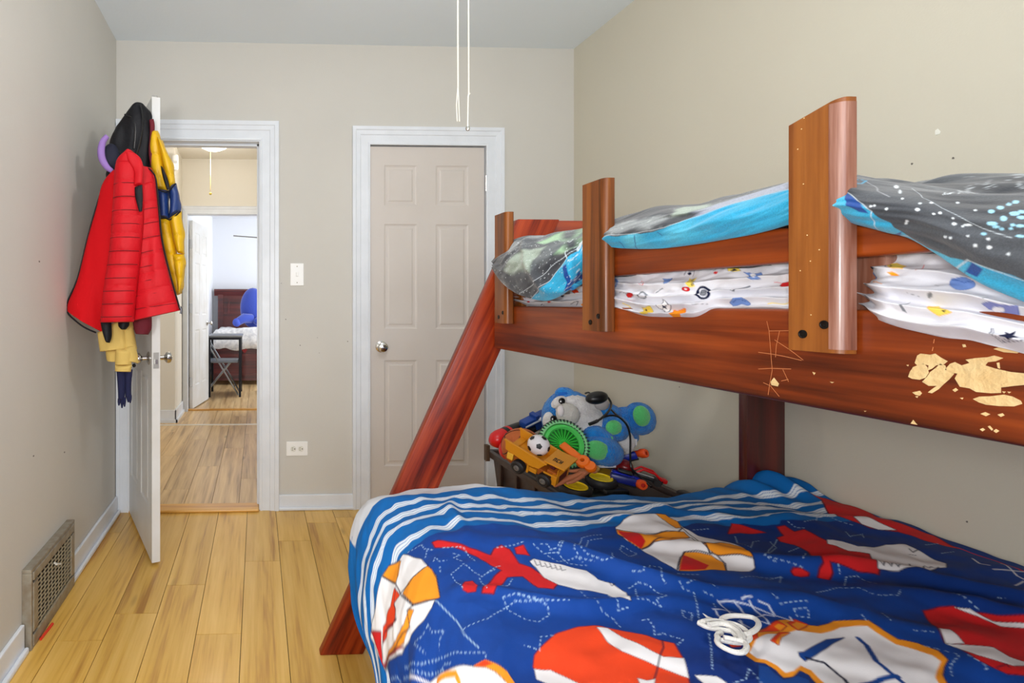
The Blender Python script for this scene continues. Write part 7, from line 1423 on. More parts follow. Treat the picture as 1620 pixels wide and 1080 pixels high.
for a in ([(1126,982),(1118,975),(1112,970)],[(1140,985),(1122,977),(1117,974)]): cd_.tube([onbed(*p, .006) for p in a], [.003, .002, .0006], 6)
o = cd_.build('white_cord', cdm, smooth=True); tag(o, 'tangled loop of white cord lying on the comforter', 'cord')
# ---------------------------------------------------------------- coats on the open door
def loft(Lp, Rp, Y, depth, n=60, m=26, quilt=0, qd=.006, puff=0, fold=.004, seed=1, slope=0, q0=0, bend=0):
    """garment piece: left and right outline in picture points at distance Y -> closed rounded sheet"""
    L_ = catmull(np.array([atY(a, b_, Y) for a, b_ in Lp]), n); R_ = catmull(np.array([atY(a, b_, Y) for a, b_ in Rp]), n)
    rows = []
    t = np.linspace(0, 1, n)
    for i in range(n):
        a, b_ = L_[i], R_[i]; row = []
        zc = (a[2]+b_[2])/2
        endf = min(1, (i+.25)/4.0, (n-1-i+.6)/2.5)**.5
        for side in (0, 1):
            ks = np.linspace(0, 1, m) if side == 0 else np.linspace(1, 0, m)[1:-1]
            for k in ks:
                p = a+(b_-a)*k; bul = math.sqrt(max(0, 1-(2*k-1)**2))
                dz = depth*bul*endf
                if quilt:
                    ph = ((p[2]+slope*(p[0]-a[0]))/quilt+q0) % 1.0; qn = abs(math.sin(math.pi*ph))**.28
                    dz += (qn-1)*qd*min(1, bul*2)
                if puff: dz += puff*float(vnoise(np.array([p[0]*16+seed]), np.array([p[2]*13]), seed)[0])*bul
                dz += fold*float(vnoise(np.array([p[0]*30+seed*3]), np.array([p[2]*5+p[0]*4]), seed+7)[0])*bul
                y = p[1]-dz if side == 0 else p[1]+dz*.55
                row.append((p[0]+(puff*.5*math.sin(p[2]*60+seed) if puff and k in (0, 1) else 0), y+slope*0+bend*(k-.5), p[2]))
        rows.append(row+[row[0]])
    q = MB().grid(rows); k = len(rows[0]); N_ = len(rows)
    q.f.append(tuple(range(k-1))); q.f.append(tuple(range((N_-1)*k, N_*k-1))); q.m += [0, 0]
    return q
def seam(pts, Y, r, m=6): return MB().tube([tuple(p) for p in catmull(np.array([atY(a, b_, Y) for a, b_ in pts]), 30)], r, m)
M_red = mat('red_nylon', (196, 6, 24), .62, spec=.3, bump=(90, .10)); M_redl = mat('red_lining', (200, 8, 20), .8, spec=.2, bump=(140, .12))
M_blackc = mat('black_nylon', (14, 14, 20), .6, spec=.3, bump=(60, .25)); M_yel = mat('yellow_nylon', (222, 176, 10), .42, bump=(60, .15)); M_nav = mat('navy_nylon', (26, 56, 118), .4, bump=(60, .2))
M_khaki = mat('tan_cotton', (206, 176, 96), .8, bump=(120, .15)); M_mar = mat('maroon_fleece', (104, 16, 34), .8); M_navk = mat('navy_knit', (14, 20, 62), .85, bump=(260, .35))
# black hooded coat, hung first
hd = thing('hooded_coat', 'black hooded coat with maroon trim hanging highest on the open door', 'coat')
loft([(216,163),(199,182),(183,205),(173,228),(170,262),(170,292),(172,320)], [(226,164),(236,176),(241,196),(241,222),(237,255),(236,285),(236,320)], 2.34, .055, n=50, puff=.012, fold=.010, seed=3).build('hood', M_blackc, hd, smooth=True, weld=True)
seam([(197,181),(210,188),(214,205),(212,235)], 2.288, .004).build('hood_seam', mat('black_piping', (8, 8, 12), .4), hd, smooth=True)
seam([(222,165),(226,190),(222,222),(216,245)], 2.285, .004).build('hood_seam', MATS['black_piping'], hd, smooth=True)
loft([(236,190),(237,210),(235,240),(238,265)], [(243,188),(245,200),(243,225),(243,262)], 2.318, .014, n=16, m=10).build('maroon_trim', M_mar, hd, smooth=True, weld=True)
loft([(158,505),(162,525),(168,541)], [(176,505),(177,530),(174,542)], 2.17, .02, n=16, m=10, seed=6).build('coat_tail', M_blackc, hd, smooth=True, weld=True)
loft([(187,505),(187,515),(192,521)], [(205,505),(204,515),(199,521)], 2.18, .018, n=12, m=10, seed=6).build('coat_tail', M_blackc, hd, smooth=True, weld=True)
MB().box(-.012, .012, -.018, .05, -.004, .004, Matrix.Translation(dpt(DW-.02, .018, 2.06))).build('door_hook', M_chrome, hd)
# purple band on the dark cap
cp = thing('knit_cap', 'dark cap with a curved purple band hanging left of the black hood', 'cap')
c = atY(176, 248, 2.27); MB().ball(c, .035, .03, .055, nu=18, nv=12).build('crown', mat('cap_navy', (18, 22, 44), .8), cp, smooth=True)
P_ = catmull(np.array([atY(a, b_, 2.24) for a, b_ in ((170,215),(163,224),(160,238),(162,252),(169,264),(178,271))]), 24)
MB().tube([tuple(p) for p in P_], [.005+.0105*math.sin(math.pi*(i+4)/31) for i in range(24)], 10).build('purple_band', mat('purple_fleece', (150, 118, 190), .8), cp, smooth=True)
# yellow puffer
yc = thing('puffer_coat', 'yellow and navy puffer coat hanging on the right of the open door edge', 'coat')
def yp(L_, R_, nm, m, Y=2.33, **k): return loft(L_, R_, Y, .04, puff=.007, **k).build(nm, m, yc, smooth=True, weld=True)
yp([(240,208),(237,240),(240,270),(246,300)], [(249,207),(256,228),(259,255),(267,303)], 'body', M_yel, quilt=.085, qd=.012, n=40, seed=2)
yp([(249,216),(255,245),(262,275),(268,300)], [(256,222),(266,243),(273,258),(278,291)], 'sleeve', M_yel, Y=2.32, quilt=.085, qd=.012, n=36, seed=4)
yp([(246,299),(249,322),(252,345)], [(267,302),(268,325),(269,346)], 'navy_band', M_nav, n=24, seed=5)
yp([(268,297),(269,322),(268,346)], [(278,290),(284,308),(286,333)], 'navy_band', M_nav, Y=2.32, n=24, seed=8)
yp([(251,345),(256,380),(262,415),(272,448),(280,467)], [(270,345),(276,380),(282,410),(288,440),(287,464)], 'body', M_yel, quilt=.085, qd=.012, n=50, seed=6)
yp([(269,345),(274,375),(281,400)], [(286,334),(291,362),(292,402)], 'sleeve', M_yel, Y=2.315, quilt=.09, qd=.012, n=30, seed=9)
yp([(272,401),(276,425),(281,452),(283,464)], [(292,402),(293,422),(290,452),(285,466)], 'sleeve', M_yel, Y=2.315, quilt=.07, qd=.012, n=30, seed=10)
seam([(248,298),(258,303),(267,302),(278,290)], 2.278, .003).build('black_piping', M_blackc, yc, smooth=True)
seam([(252,345),(262,345),(270,347),(286,334)], 2.278, .003).build('black_piping', M_blackc, yc, smooth=True)
loft([(254,262),(258,282),(264,300)], [(257,264),(265,282),(269,300)], 2.272, .006, n=14, m=8).build('side_gap', M_blackc, yc, smooth=True, weld=True)
# red quilted jacket in front
rj = thing('quilted_jacket', 'red quilted jacket with black zip edge hanging in front on the open door', 'jacket')
loft([(182,268),(162,291),(152,330),(139,376),(123,441),(108,478),(107,492)], [(222,262),(222,300),(218,350),(210,410),(196,460),(178,505),(164,526)], 2.235, .045, n=70, m=26, fold=.012, seed=11).build('back_lining', M_redl, rj, smooth=True, weld=True)
loft([(206,300),(211,330),(213,380),(211,430),(209,470),(208,508)], [(246,286),(252,337),(257,383),(270,441),(279,470),(285,491)], 2.19, .045, n=190, m=30, quilt=.070, qd=.0065, slope=-.22, fold=.008, seed=12).build('front_panel', M_red, rj, smooth=True, weld=True)
loft([(216,262),(212,285),(218,315)], [(240,266),(245,280),(250,318)], 2.20, .04, n=40, m=22, fold=.010, seed=15).build('yoke', M_red, rj, smooth=True, weld=True)
loft([(203,241),(187,252),(182,270),(179,320),(174,390),(164,460),(159,510)], [(212,241),(222,258),(225,285),(228,340),(224,395),(217,455),(212,509)], 2.145, .055, n=210, m=32, quilt=.0685, qd=.007, fold=.004, seed=13, q0=.2).build('sleeve', M_red, rj, smooth=True, weld=True)
loft([(197,239),(200,252),(212,272),(212,294)], [(212,241),(222,250),(227,266),(226,292)], 2.105, .02, n=36, m=18, fold=.006, seed=14).build('collar', M_red, rj, smooth=True, weld=True)
loft([(213,296),(214,312),(220,335)], [(225,292),(226,314),(225,334)], 2.100, .006, n=16, m=10, seed=3).build('inner_shadow_sheet', M_blackc, rj, smooth=True, weld=True)  # black sheet standing in for the shade inside the jacket opening
def stitch(Lp, Rp, Y, depth, vs_, rise, r=.0013):
    q = MB(); lv = [b_ for a, b_ in Lp]; la = [a for a, b_ in Lp]; rv = [b_ for a, b_ in Rp]; ra = [a for a, b_ in Rp]
    for v0 in vs_:
        pts = []
        for i in range(17):
            k = .04+.92*i/16; vv = v0-rise*k
            ul, ur = np.interp(vv, lv, la), np.interp(vv, rv, ra); p = atY(ul+(ur-ul)*k, vv, Y)
            pts.append((p[0], Y-depth*math.sqrt(max(0, 1-(2*k-1)**2))-.0002, p[2]))
        q.tube(pts, r, 5)
    return q
M_st = mat('stitch_dark_red', (116, 4, 16), .8)
tag(stitch([(187,252),(182,270),(179,320),(174,390),(164,460),(159,510)], [(222,258),(225,285),(228,340),(224,395),(217,455),(212,509)], 2.145, .055, [294, 315, 336, 357, 378, 399, 420, 441, 461, 481, 501], 1, .0016).build('stitching', M_st, rj, smooth=True), kind='stuff')
tag(stitch([(206,300),(211,330),(213,380),(211,430),(209,470),(208,508)], [(246,286),(252,337),(257,383),(270,441),(279,470),(285,491)], 2.19, .045, [340, 362, 384, 405, 427, 449, 470, 490], 11, .0014).build('stitching', M_st, rj, smooth=True), kind='stuff')
seam([(226,268),(234,266),(241,272),(247,286),(252,337),(257,383),(271,441),(285,490)], 2.176, .0035).build('zip', M_blackc, rj, smooth=True)
seam([(164,290),(152,328),(139,374),(123,439),(107,477),(107,494),(118,506),(134,518),(152,526)], 2.232, .0035).build('black_binding', M_blackc, rj, smooth=True)
seam([(285,485),(287,490),(286,496)], 2.17, .0045).build('zip_pull', mat('zip_metal', (60, 60, 64), .3, .8), rj, smooth=True)
# trousers and knits below
kp = thing('tan_trousers', 'folded tan cotton trousers hanging below the red jacket', 'trousers')
loft([(154,526),(156,543),(158,556)], [(196,502),(199,530),(201,552)], 2.235, .03, n=30, m=20, fold=.012, seed=21).build('leg', M_khaki, kp, smooth=True, weld=True)
loft([(167,553),(168,566),(170,571)], [(196,551),(197,564),(196,573)], 2.255, .022, n=20, m=16, fold=.010, seed=22).build('leg', M_khaki, kp, smooth=True, weld=True)
loft([(184,500),(186,530),(188,552)], [(208,500),(213,528),(217,552)], 2.26, .03, n=26, m=18, fold=.012, seed=23).build('seat_panel', M_khaki, kp, smooth=True, weld=True)
loft([(188,550),(190,562),(193,567)], [(214,546),(218,562),(219,574)], 2.245, .03, n=18, m=16, fold=.012, seed=24).build('leg', M_khaki, kp, smooth=True, weld=True)
loft([(183,550),(182,565),(182,577)], [(209,553),(209,566),(208,577)], 2.225, .024, n=20, m=18, fold=.012, seed=25).build('leg', M_khaki, kp, smooth=True, weld=True)
loft([(182,577),(182,587)], [(209,577),(207,588)], 2.223, .026, n=12, m=30, fold=.004, seed=26, quilt=0).build('ribbed_cuff', M_khaki, kp, smooth=True, weld=True)
mr = loft([(210,500),(211,518),(215,528)], [(240,498),(240,518),(235,529)], 2.27, .03, n=24, m=18, fold=.006, seed=27).build('maroon_knit', M_mar, None, smooth=True, weld=True)
tag(mr, 'maroon knit garment bottom showing under the red jacket beside the door edge', 'garment')
gv = thing('navy_gloves', 'navy knit gloves dangling below the tan trousers', 'gloves')
loft([(184,584),(186,610),(187,632)], [(199,584),(199,610),(197,632)], 2.235, .016, n=24, m=14, fold=.006, seed=28).build('glove', M_navk, gv, smooth=True, weld=True)
loft([(196,584),(198,608),(198,628)], [(210,584),(208,608),(208,628)], 2.240, .016, n=24, m=14, fold=.006, seed=29).build('glove', M_navk, gv, smooth=True, weld=True)
for a in ([(189,630),(188,641)], [(193,630),(193,645)], [(197,628),(197,643)], [(202,625),(203,636)], [(206,625),(206,637)]):
    MB().tube([atY(*a[0], 2.233), atY((a[0][0]+a[1][0])/2, (a[0][1]+a[1][1])/2, 2.23), atY(*a[1], 2.233)], [.007, .0065, .003], 8).build('finger', M_navk, gv, smooth=True)
MB().ball(atY(212, 578, 2.26), .008, nu=10, nv=8).build('toggle', M_blackc, gv, smooth=True)
# tidy: everything here hangs on the door
# ---------------------------------------------------------------- toy tote and toys
ZR = .415
tA = atZ(772, 711, ZR); tN = atZ(900, 786, ZR); tC = atZ(1052, 772, ZR)
X0, X1, Y0, Y1 = 1.165, 1.635, 1.935, 2.66
M_tote = mat('tote_plastic', (58, 40, 34), .38, bump=(40, .05)); M_toted = mat('tote_inside', (40, 26, 26), .6)
tt = thing('storage_tote', 'dark brown plastic storage tote overflowing with toys in the corner', 'tote')
q = MB(); t_ = .05
for d, z in ((0, 0),): pass
def ring_(d, z): return [(X0+d, Y0+d, z), (X1-d, Y0+d, z), (X1-d, Y1-d, z), (X0+d, Y1-d, z)]
V = ring_(.05, 0)+ring_(.012, ZR-.02)+ring_(.018, ZR-.02)+ring_(.056, .006)
F = [(3, 2, 1, 0)]+[(4*i+j, 4*i+(j+1) % 4, 4*i+4+(j+1) % 4, 4*i+4+j) for i in range(3) for j in range(4)]+[(12, 13, 14, 15)]
q.add(V, F); q.build('body', M_tote, tt, bevel=.006, smooth=True)
q = MB()
V = ring_(-.012, ZR-.03)+ring_(-.016, ZR)+ring_(.012, ZR)+ring_(.014, ZR-.022)
q.add(V, [(4*i+j, 4*i+(j+1) % 4, 4*i+4+(j+1) % 4, 4*i+4+j) for i in range(3) for j in range(4)]); q.build('rim', M_tote, tt, bevel=.004, smooth=True)
for y_ in (Y0+.12, Y0+.30, Y0+.46, Y0+.62): B(X0+.004, X0+.020, y_-.012, y_+.012, .05, ZR-.03).build('rib', M_tote, tt, bevel=.003)
B(X0-.028, X0-.008, Y1-.03, Y1+.0, ZR-.05, ZR+.03).build('handle_latch', mat('latch_brown', (80, 58, 40), .5), tt, bevel=.003)
B(X1-.01, X1+.03, Y0-.02, Y0+.10, ZR-.045, ZR+.012).build('handle_latch', mat('latch_grey', (48, 46, 48), .45), tt, bevel=.012, seg=3, smooth=True)
B(X0+.04, X1-.04, Y0+.04, Y1-.04, .02, ZR-.07).build('toy_fill', M_toted, tt, bevel=.02)
def P3(u, v_, Y): return Vector(atY(u, v_, Y))
def sc_(Y): return Y/850*1.07
# ---- plush bear
fur = mat('blue_fur', (0, 130, 216), .95, sheen=.3, bump=(150, .9), var=(45, (0, 88, 180), .7)); wfur = mat('white_fur', (236, 234, 234), .95, sheen=.6, bump=(150, .8), var=(40, (196, 192, 196), .6))
grn = mat('green_plush', (84, 196, 110), .95, sheen=.5, bump=(160, .6)); eyeb = mat('eye_black', (8, 8, 12), .12)
br = thing('plush_bear', 'blue and white plush bear with green paw pads lying on the toys', 'plush')
def fuzz(c, rx, ry, rz, nm, m, M=None, nu=44, nv=30, seed=1): return MB().ball(c, rx, ry, rz, nu=nu, nv=nv, M=M, noise=.022, seed=seed).build(nm, m, br, smooth=True)
YB_ = 2.29
hd_ = fuzz(P3(903, 664, YB_), .118, .10, .128, 'head', fur, M=Matrix.Rotation(R(-25), 4, 'Y'))
fuzz(P3(916, 666, YB_-.045), .098, .078, .118, 'face_patch', wfur, M=Matrix.Rotation(R(-38), 4, 'Y'), seed=2)
fuzz(P3(937, 688, YB_-.03), .05, .06, .06, 'face_patch', wfur, M=Matrix.Rotation(R(-38), 4, 'Y'), seed=2)
s_ = fuzz(P3(898, 655, YB_-.125), .044, .042, .046, 'snout', mat('grey_snout', (196, 194, 188), .9, sheen=.4, bump=(150, .4)), seed=3)
MB().ball(P3(887, 650, YB_-.155), .013, .012, .024, nu=14, nv=10).build('nose', mat('nose_white', (226, 220, 222), .6), br, smooth=True)
for (u, v_), rx, ra in (((884, 636), .035, 55), ((867, 664), .034, 10)):
    MB().ball(P3(u, v_, YB_-.085), rx*.62, .020, rx, nu=18, nv=12, M=Matrix.Rotation(R(ra), 4, 'Y')).build('eye_patch', wfur, br, smooth=True)
for u, v_ in ((889, 634), (876, 662)):
    e_ = MB().ball(P3(u, v_, YB_-.108), .0135, .008, .0135, nu=16, nv=12).build('eye', eyeb, br, smooth=True)
    MB().ball(P3(u-2, v_+1, YB_-.117), .0035, .002, .0035, nu=8, nv=6).build('eye_glint', mat('glint', (240, 240, 244), .3), e_, smooth=True)
q = MB().ball(P3(895, 625, YB_), .048, .025, .034, nu=28, nv=18, M=Matrix.Rotation(R(18), 4, 'Y'), noise=.02).build('ear', fur, br, smooth=True)
MB().ball(P3(893, 626, YB_-.018), .028, .012, .018, nu=18, nv=12).build('inner_ear', mat('ear_blue', (20, 96, 190), .95), q, smooth=True)
fuzz(P3(966, 680, YB_+.02), .115, .09, .10, 'body', fur, M=Matrix.Rotation(R(30), 4, 'Y'), seed=4)
fuzz(P3(984, 698, YB_-.055), .045, .05, .055, 'belly_patch', wfur, seed=5)
fuzz(P3(958, 656, YB_-.02), .07, .05, .05, 'arm', fur, seed=6)
q = fuzz(P3(971, 677, YB_-.10), .060, .055, .056, 'arm', fur, seed=7); MB().ball(P3(971, 676, YB_-.145), .033, .018, .030, nu=20, nv=14, noise=.015).build('paw_pad', grn, q, smooth=True)
q = fuzz(P3(988, 668, YB_-.02), .085, .06, .065, 'leg', fur, M=Matrix.Rotation(R(-15), 4, 'Y'), seed=8)
q = fuzz(P3(1012, 662, YB_-.06), .062, .05, .070, 'leg', fur, M=Matrix.Rotation(R(-20), 4, 'Y'), seed=9); MB().ball(P3(1015, 658, YB_-.10), .035, .018, .045, nu=22, nv=14, M=Matrix.Rotation(R(-18), 4, 'Y'), noise=.015).build('foot_pad', grn, q, smooth=True)
q = fuzz(P3(948, 692, YB_-.12), .07, .05, .045, 'arm', fur, M=Matrix.Rotation(R(25), 4, 'Y'), seed=10); MB().ball(P3(961, 699, YB_-.155), .022, .014, .030, nu=18, nv=12, M=Matrix.Rotation(R(35), 4, 'Y'), noise=.015).build('paw_pad', grn, q, smooth=True)
q = fuzz(P3(952, 713, YB_-.15), .085, .06, .062, 'leg', fur, M=Matrix.Rotation(R(15), 4, 'Y'), seed=11); MB().ball(P3(945, 712, YB_-.195), .051, .018, .038, nu=24, nv=14, M=Matrix.Rotation(R(18), 4, 'Y'), noise=.015).build('foot_pad', grn, q, smooth=True)
fuzz(P3(920, 695, YB_-.08), .06, .05, .045, 'arm', fur, M=Matrix.Rotation(R(35), 4, 'Y'), seed=12)
MB().prism([(-.012, -.014), (.012, -.014), (.014, .012), (-.010, .014)], -.001, .001, 'y', Matrix.Translation(P3(1003, 699, YB_-.07))).build('care_tag', mat('tag_white', (220, 220, 224), .6), br)
# ---- headset draped on the bear
hs = thing('headset', 'black wired headset with a long cable draped over the bear', 'headset'); M_blk = mat('black_plastic', (14, 14, 16), .35)
q = MB().ball(P3(944, 629, 2.16), .045, .03, .026, nu=20, nv=14, M=Matrix.Rotation(R(-12), 4, 'Y')).build('ear_cup', M_blk, hs, smooth=True)
MB().ball(P3(952, 639, 2.17), .030, .02, .026, nu=18, nv=12).build('cushion', mat('cup_grey', (176, 172, 172), .6), hs, smooth=True)
def path(pts, n=50): return [tuple(p) for p in catmull(np.array([atY(a, b_, Y) for a, b_, Y in pts]), n)]
MB().tube(path([(926, 622, 2.21), (932, 621, 2.19), (937, 628, 2.17)]), .0035, 8).build('cable', M_blk, hs, smooth=True)
MB().tube(path([(955, 624, 2.19), (963, 630, 2.17), (967, 640, 2.14), (963, 650, 2.08), (952, 661, 2.04), (942, 667, 2.04), (932, 671, 2.04)]), [.0042]*38+[.0065]*12, 8).build('cable', M_blk, hs, smooth=True)
MB().tube(path([(967, 648, 2.16), (974, 655, 2.12), (985, 664, 2.10), (993, 675, 2.10), (997, 692, 2.10), (997, 715, 2.10), (998, 735, 2.10), (1003, 745, 2.08), (1030, 770, 1.98)]), .0038, 8).build('cable', M_blk, hs, smooth=True)
MB().tube(path([(952, 661, 2.06), (965, 657, 2.06), (978, 659, 2.06), (990, 669, 2.08)]), .0038, 8).build('cable', M_blk, hs, smooth=True)
# ---- green wheel toy
gw = thing('toy_ring_wheel', 'green spoked toy wheel with a toothed pale rim', 'toy'); c = P3(891, 702, 2.10); MW = zaxis(c, (-.15, -1, .38))
gm = mat('bright_green', (52, 190, 62), .35); gd = mat('dark_green', (16, 120, 34), .45); gp = mat('pale_green', (140, 214, 150), .4)
MB().lathe([(.060, -.012), (.074, -.010), (.080, 0), (.074, .012), (.064, .014), (.058, .006)], 48, MW).build('ring', mat('mid_green', (84, 206, 98), .35), gw, smooth=True)
MB().lathe([(.080, -.012), (.092, -.008), (.094, .002), (.088, .010), (.080, .010)], 48, MW).build('rim', gp, gw, smooth=True)
q = MB()
for k in range(44):
    a = k*2*math.pi/44; q.box(.084, .0965, -.0024, .0024, -.008, .010, MW @ Matrix.Rotation(a, 4, 'Z'))
q.build('tooth', mat('tooth_dark', (30, 60, 50), .5), gw)
MB().lathe([(.062, -.010), (.06, -.006), (.02, -.004), (0, -.003)], 40, MW).build('dish', gd, gw, smooth=True)
q = MB()
for k in range(24):
    a = k*2*math.pi/24; q.box(.012, .060, -.0022, .0022, -.005, .004, MW @ Matrix.Rotation(a, 4, 'Z'))
q.build('spoke', gm, gw); MB().lathe([(.016, -.004), (.016, .006), (.010, .009), (0, .010)], 20, MW).build('hub', gm, gw, smooth=True)
# ---- basketball, small football
bb_ = thing('basketball', 'worn orange basketball lodged in the tote behind the toy truck', 'ball'); c = P3(826, 708, 2.24); r_ = .082
MB().ball(c, r_, nu=36, nv=24).build('skin', mat('basketball_rubber', (184, 92, 34), .6, bump=(260, .35)), bb_, smooth=True)
sm_ = mat('ball_seam', (70, 26, 18), .6); rot = Euler((R(20), R(35), R(-20))).to_matrix().to_4x4()
def circ(c, r, M, off=0, rr=.0022, n=60): 
    return [tuple(Vector(c)+(M @ Vector((math.sqrt(max(r*r-off*off, 0))*math.cos(t), math.sqrt(max(r*r-off*off, 0))*math.sin(t), off)))) for t in [2*math.pi*i/n for i in range(n+1)]]
for MM, off in ((rot, 0), (rot @ Matrix.Rotation(R(90), 4, 'X'), 0), (rot @ Matrix.Rotation(R(90), 4, 'Y'), .045), (rot @ Matrix.Rotation(R(90), 4, 'Y'), -.045)):
    MB().tube(circ(c, r_, MM, off), .0022, 6).build('seam', sm_, bb_, smooth=True)
fb = thing('toy_football', 'small white football with black pentagons resting on the toy truck', 'ball'); c = P3(852, 704, 2.04); r_ = .0400
MB().ball(c, r_, nu=30, nv=20).build('skin', mat('ball_white', (236, 234, 238), .4), fb, smooth=True)
bp = mat('ball_black', (26, 26, 30), .5)
phi = (1+5**.5)/2; ico = [Vector(p).normalized() for p in [(0,1,phi),(0,-1,phi),(0,1,-phi),(0,-1,-phi),(1,phi,0),(-1,phi,0),(1,-phi,0),(-1,-phi,0),(phi,0,1),(-phi,0,1),(phi,0,-1),(-phi,0,-1)]]
d1_ = (P3(844, 704, 1.9)-c).normalized(); 
# turn the pattern so that two pentagons look at the room
ta = Vector((-.42, -.88, .12)).normalized(); rq = ico[0].rotation_difference(ta); tb_ = rq @ ico[1]; want = Vector((.50, -.85, -.14)).normalized()
proj = lambda v_: (v_-ta*v_.dot(ta)).normalized(); ang_ = proj(tb_).angle(proj(want)); sg = 1 if proj(tb_).cross(proj(want)).dot(ta) > 0 else -1
rq = Matrix.Rotation(ang_*sg, 3, ta) @ rq.to_matrix()
for d_ in ico:
    n_ = rq @ d_; MM = zaxis(c, n_)
    V = [MM @ Vector((.0115*math.cos(t), .0115*math.sin(t), math.sqrt(r_*r_-.0115**2)+.0016)) for t in [2*math.pi*i/5 for i in range(5)]]
    q = MB().add(V+[MM @ Vector((0, 0, r_+.0014))], [(i, (i+1) % 5, 5) for i in range(5)]); q.build('pentagon', bp, fb)
# ---- yellow dump truck
ty = mat('truck_yellow', (214, 140, 26), .4); tyd = mat('truck_ochre', (176, 92, 26), .5); tmr = mat('truck_maroon', (84, 20, 24), .6); tyre = mat('tyre', (28, 26, 28), .6); hubm = mat('hub_grey', (132, 128, 124), .4, .4)
w1, w2 = P3(821, 737, 2.03), P3(862, 758, 1.955); xd = (w2-w1); Lw = xd.length
tr = thing('toy_dump_truck', 'yellow toy dump truck tipped down over the near side of the tote', 'toy truck')
MT = axes(w1, xd, (-.10, -.25, 1)); WB = Lw          # local x forward, y across (away), z up
sy = 1 if (MT.to_3x3() @ Vector((0, 1, 0))).y > 0 else -1
def tb2(x0, x1, y0, y1, z0, z1, nm, m, par=tr, bv=.002): 
    ys = sorted((y0*sy, y1*sy)); return MB().box(x0, x1, ys[0], ys[1], z0, z1, MT).build(nm, m, par, bevel=bv)
for x in (0, WB):
    for yy in (0, .10):
        Mw = MT @ Matrix.Translation((x, (yy-.004)*sy, 0)) @ Matrix.Rotation(R(90)*sy, 4, 'X')
        wh = MB().lathe([(.012, -.016), (.021, -.016), (.026, -.011), (.026, .011), (.021, .016), (.012, .016)], 24, Mw).build('wheel', tyre, tr, smooth=True)
        MB().lathe([(.0185, .017), (.018, .013), (.012, .012), (.010, .018), (.006, .019), (.005, .013), (0, .013)], 20, Mw).build('hub', hubm, wh, smooth=True)
tb2(-.045, WB+.035, .015, .085, -.005, .022, 'chassis', tyd)
tb2(-.052, -.03, .0, .10, .005, .060, 'tail_frame', ty); tb2(.028, .036, -.002, .02, -.01, .05, 'strut', ty); tb2(.036, WB-.035, .0, .012, .0, .018, 'step', ty)
# tipping body with sloping floor
def pr(pts, y0, y1, nm, m): return MB().prism(pts, y0*sy, y1*sy, 'y', MT).build(nm, m, tr, bevel=.0015)
side = [(-.065, .088), (-.058, .050), (.045, .030), (.075, .036), (.098, .068)]
for y0, y1 in ((-.010, -.003), (.103, .110)): pr(side, y0, y1, 'dump_side', ty)
pr([(-.058, .050), (.045, .030), (.075, .036), (.075, .042), (.045, .037), (-.058, .056)], -.003, .103, 'dump_floor', ty)
pr([(.073, .036), (.098, .068), (.094, .072), (.070, .042)], -.003, .103, 'dump_front', ty)
pr([(-.068, .086), (.100, .066), (.100, .072), (-.068, .093)], -.013, -.003, 'dump_rim', ty); pr([(-.068, .086), (.100, .066), (.100, .072), (-.068, .093)], .103, .113, 'dump_rim', ty)
can = pr([(.085, .070), (.160, .072), (.160, .078), (.085, .077)], -.004, .104, 'cab_canopy', ty)
# printed letters on the canopy: simple block strokes
q = MB()
for i, L_ in enumerate(([(0,0,2,9),(4,0,6,9),(0,7,6,9)], [(0,0,2,9),(0,0,6,2),(0,7,6,9)], [(0,0,2,9),(4,0,6,9),(0,3,6,5)])):
    for a0, b0, a1, b1 in L_: q.box(.105+.011*i+a0*.0014, .105+.011*i+a1*.0014, *sorted(((.020+b0*.0026)*sy, (.020+b1*.0026)*sy)), .0783, .0788, MT)
q.build('lettering', M_blk, can)
tb2(.098, WB+.030, .008, .092, .020, .040, 'cab_base', tyd); tb2(.100, .118, .02, .08, .040, .071, 'cab', tmr); tb2(WB+.02, WB+.040, -.004, .104, -.006, .034, 'front_bumper', ty); tb2(WB+.040, WB+.042, .018, .082, .0, .028, 'grille', tmr)
for yy in (.004, .05, .096): tb2(WB+.034, WB+.038, yy, yy+.005, .034, .058, 'railing', ty)
tb2(WB+.034, WB+.038, .004, .101, .054, .058, 'railing', ty); tb2(WB-.010, WB+.036, -.005, -.001, .026, .034, 'mudguard', ty); tb2(-.046, -.022, -.016, -.010, .020, .046, 'ladder_plate', mat('truck_lemon', (232, 180, 60), .4))
# ---- orange tool
og = mat('orange_plastic', (240, 112, 16), .4); to = thing('orange_toy_tool', 'orange plastic toy tool with a round holed end', 'toy'); a_, b_ = P3(889, 703, 2.07), P3(932, 738, 1.95)
MO = axes(a_, b_-a_, (-.3, -1, .4)); Lo = (b_-a_).length
MB().box(0, Lo*.62, -.0155, .0155, -.010, .010, MO).build('handle', og, to, bevel=.006, seg=3, smooth=True)
MB().lathe([(.008, -.011), (.022, -.011), (.025, -.007), (.025, .007), (.022, .011), (.008, .011), (.008, -.011)], 26, MO @ Matrix.Translation((Lo*.78, 0, 0))).build('ring_end', og, to, smooth=True)
MB().lathe([(.0085, -.008), (0, -.008)], 18, MO @ Matrix.Translation((Lo*.78, 0, 0))).build('hole', M_dark, to)
MB().lathe([(.0, -.010), (.019, -.010), (.022, 0), (.019, .010), (0, .010)], 22, MO @ Matrix.Translation((Lo*1.0, .004, -.004))).build('tip', og, to, smooth=True)
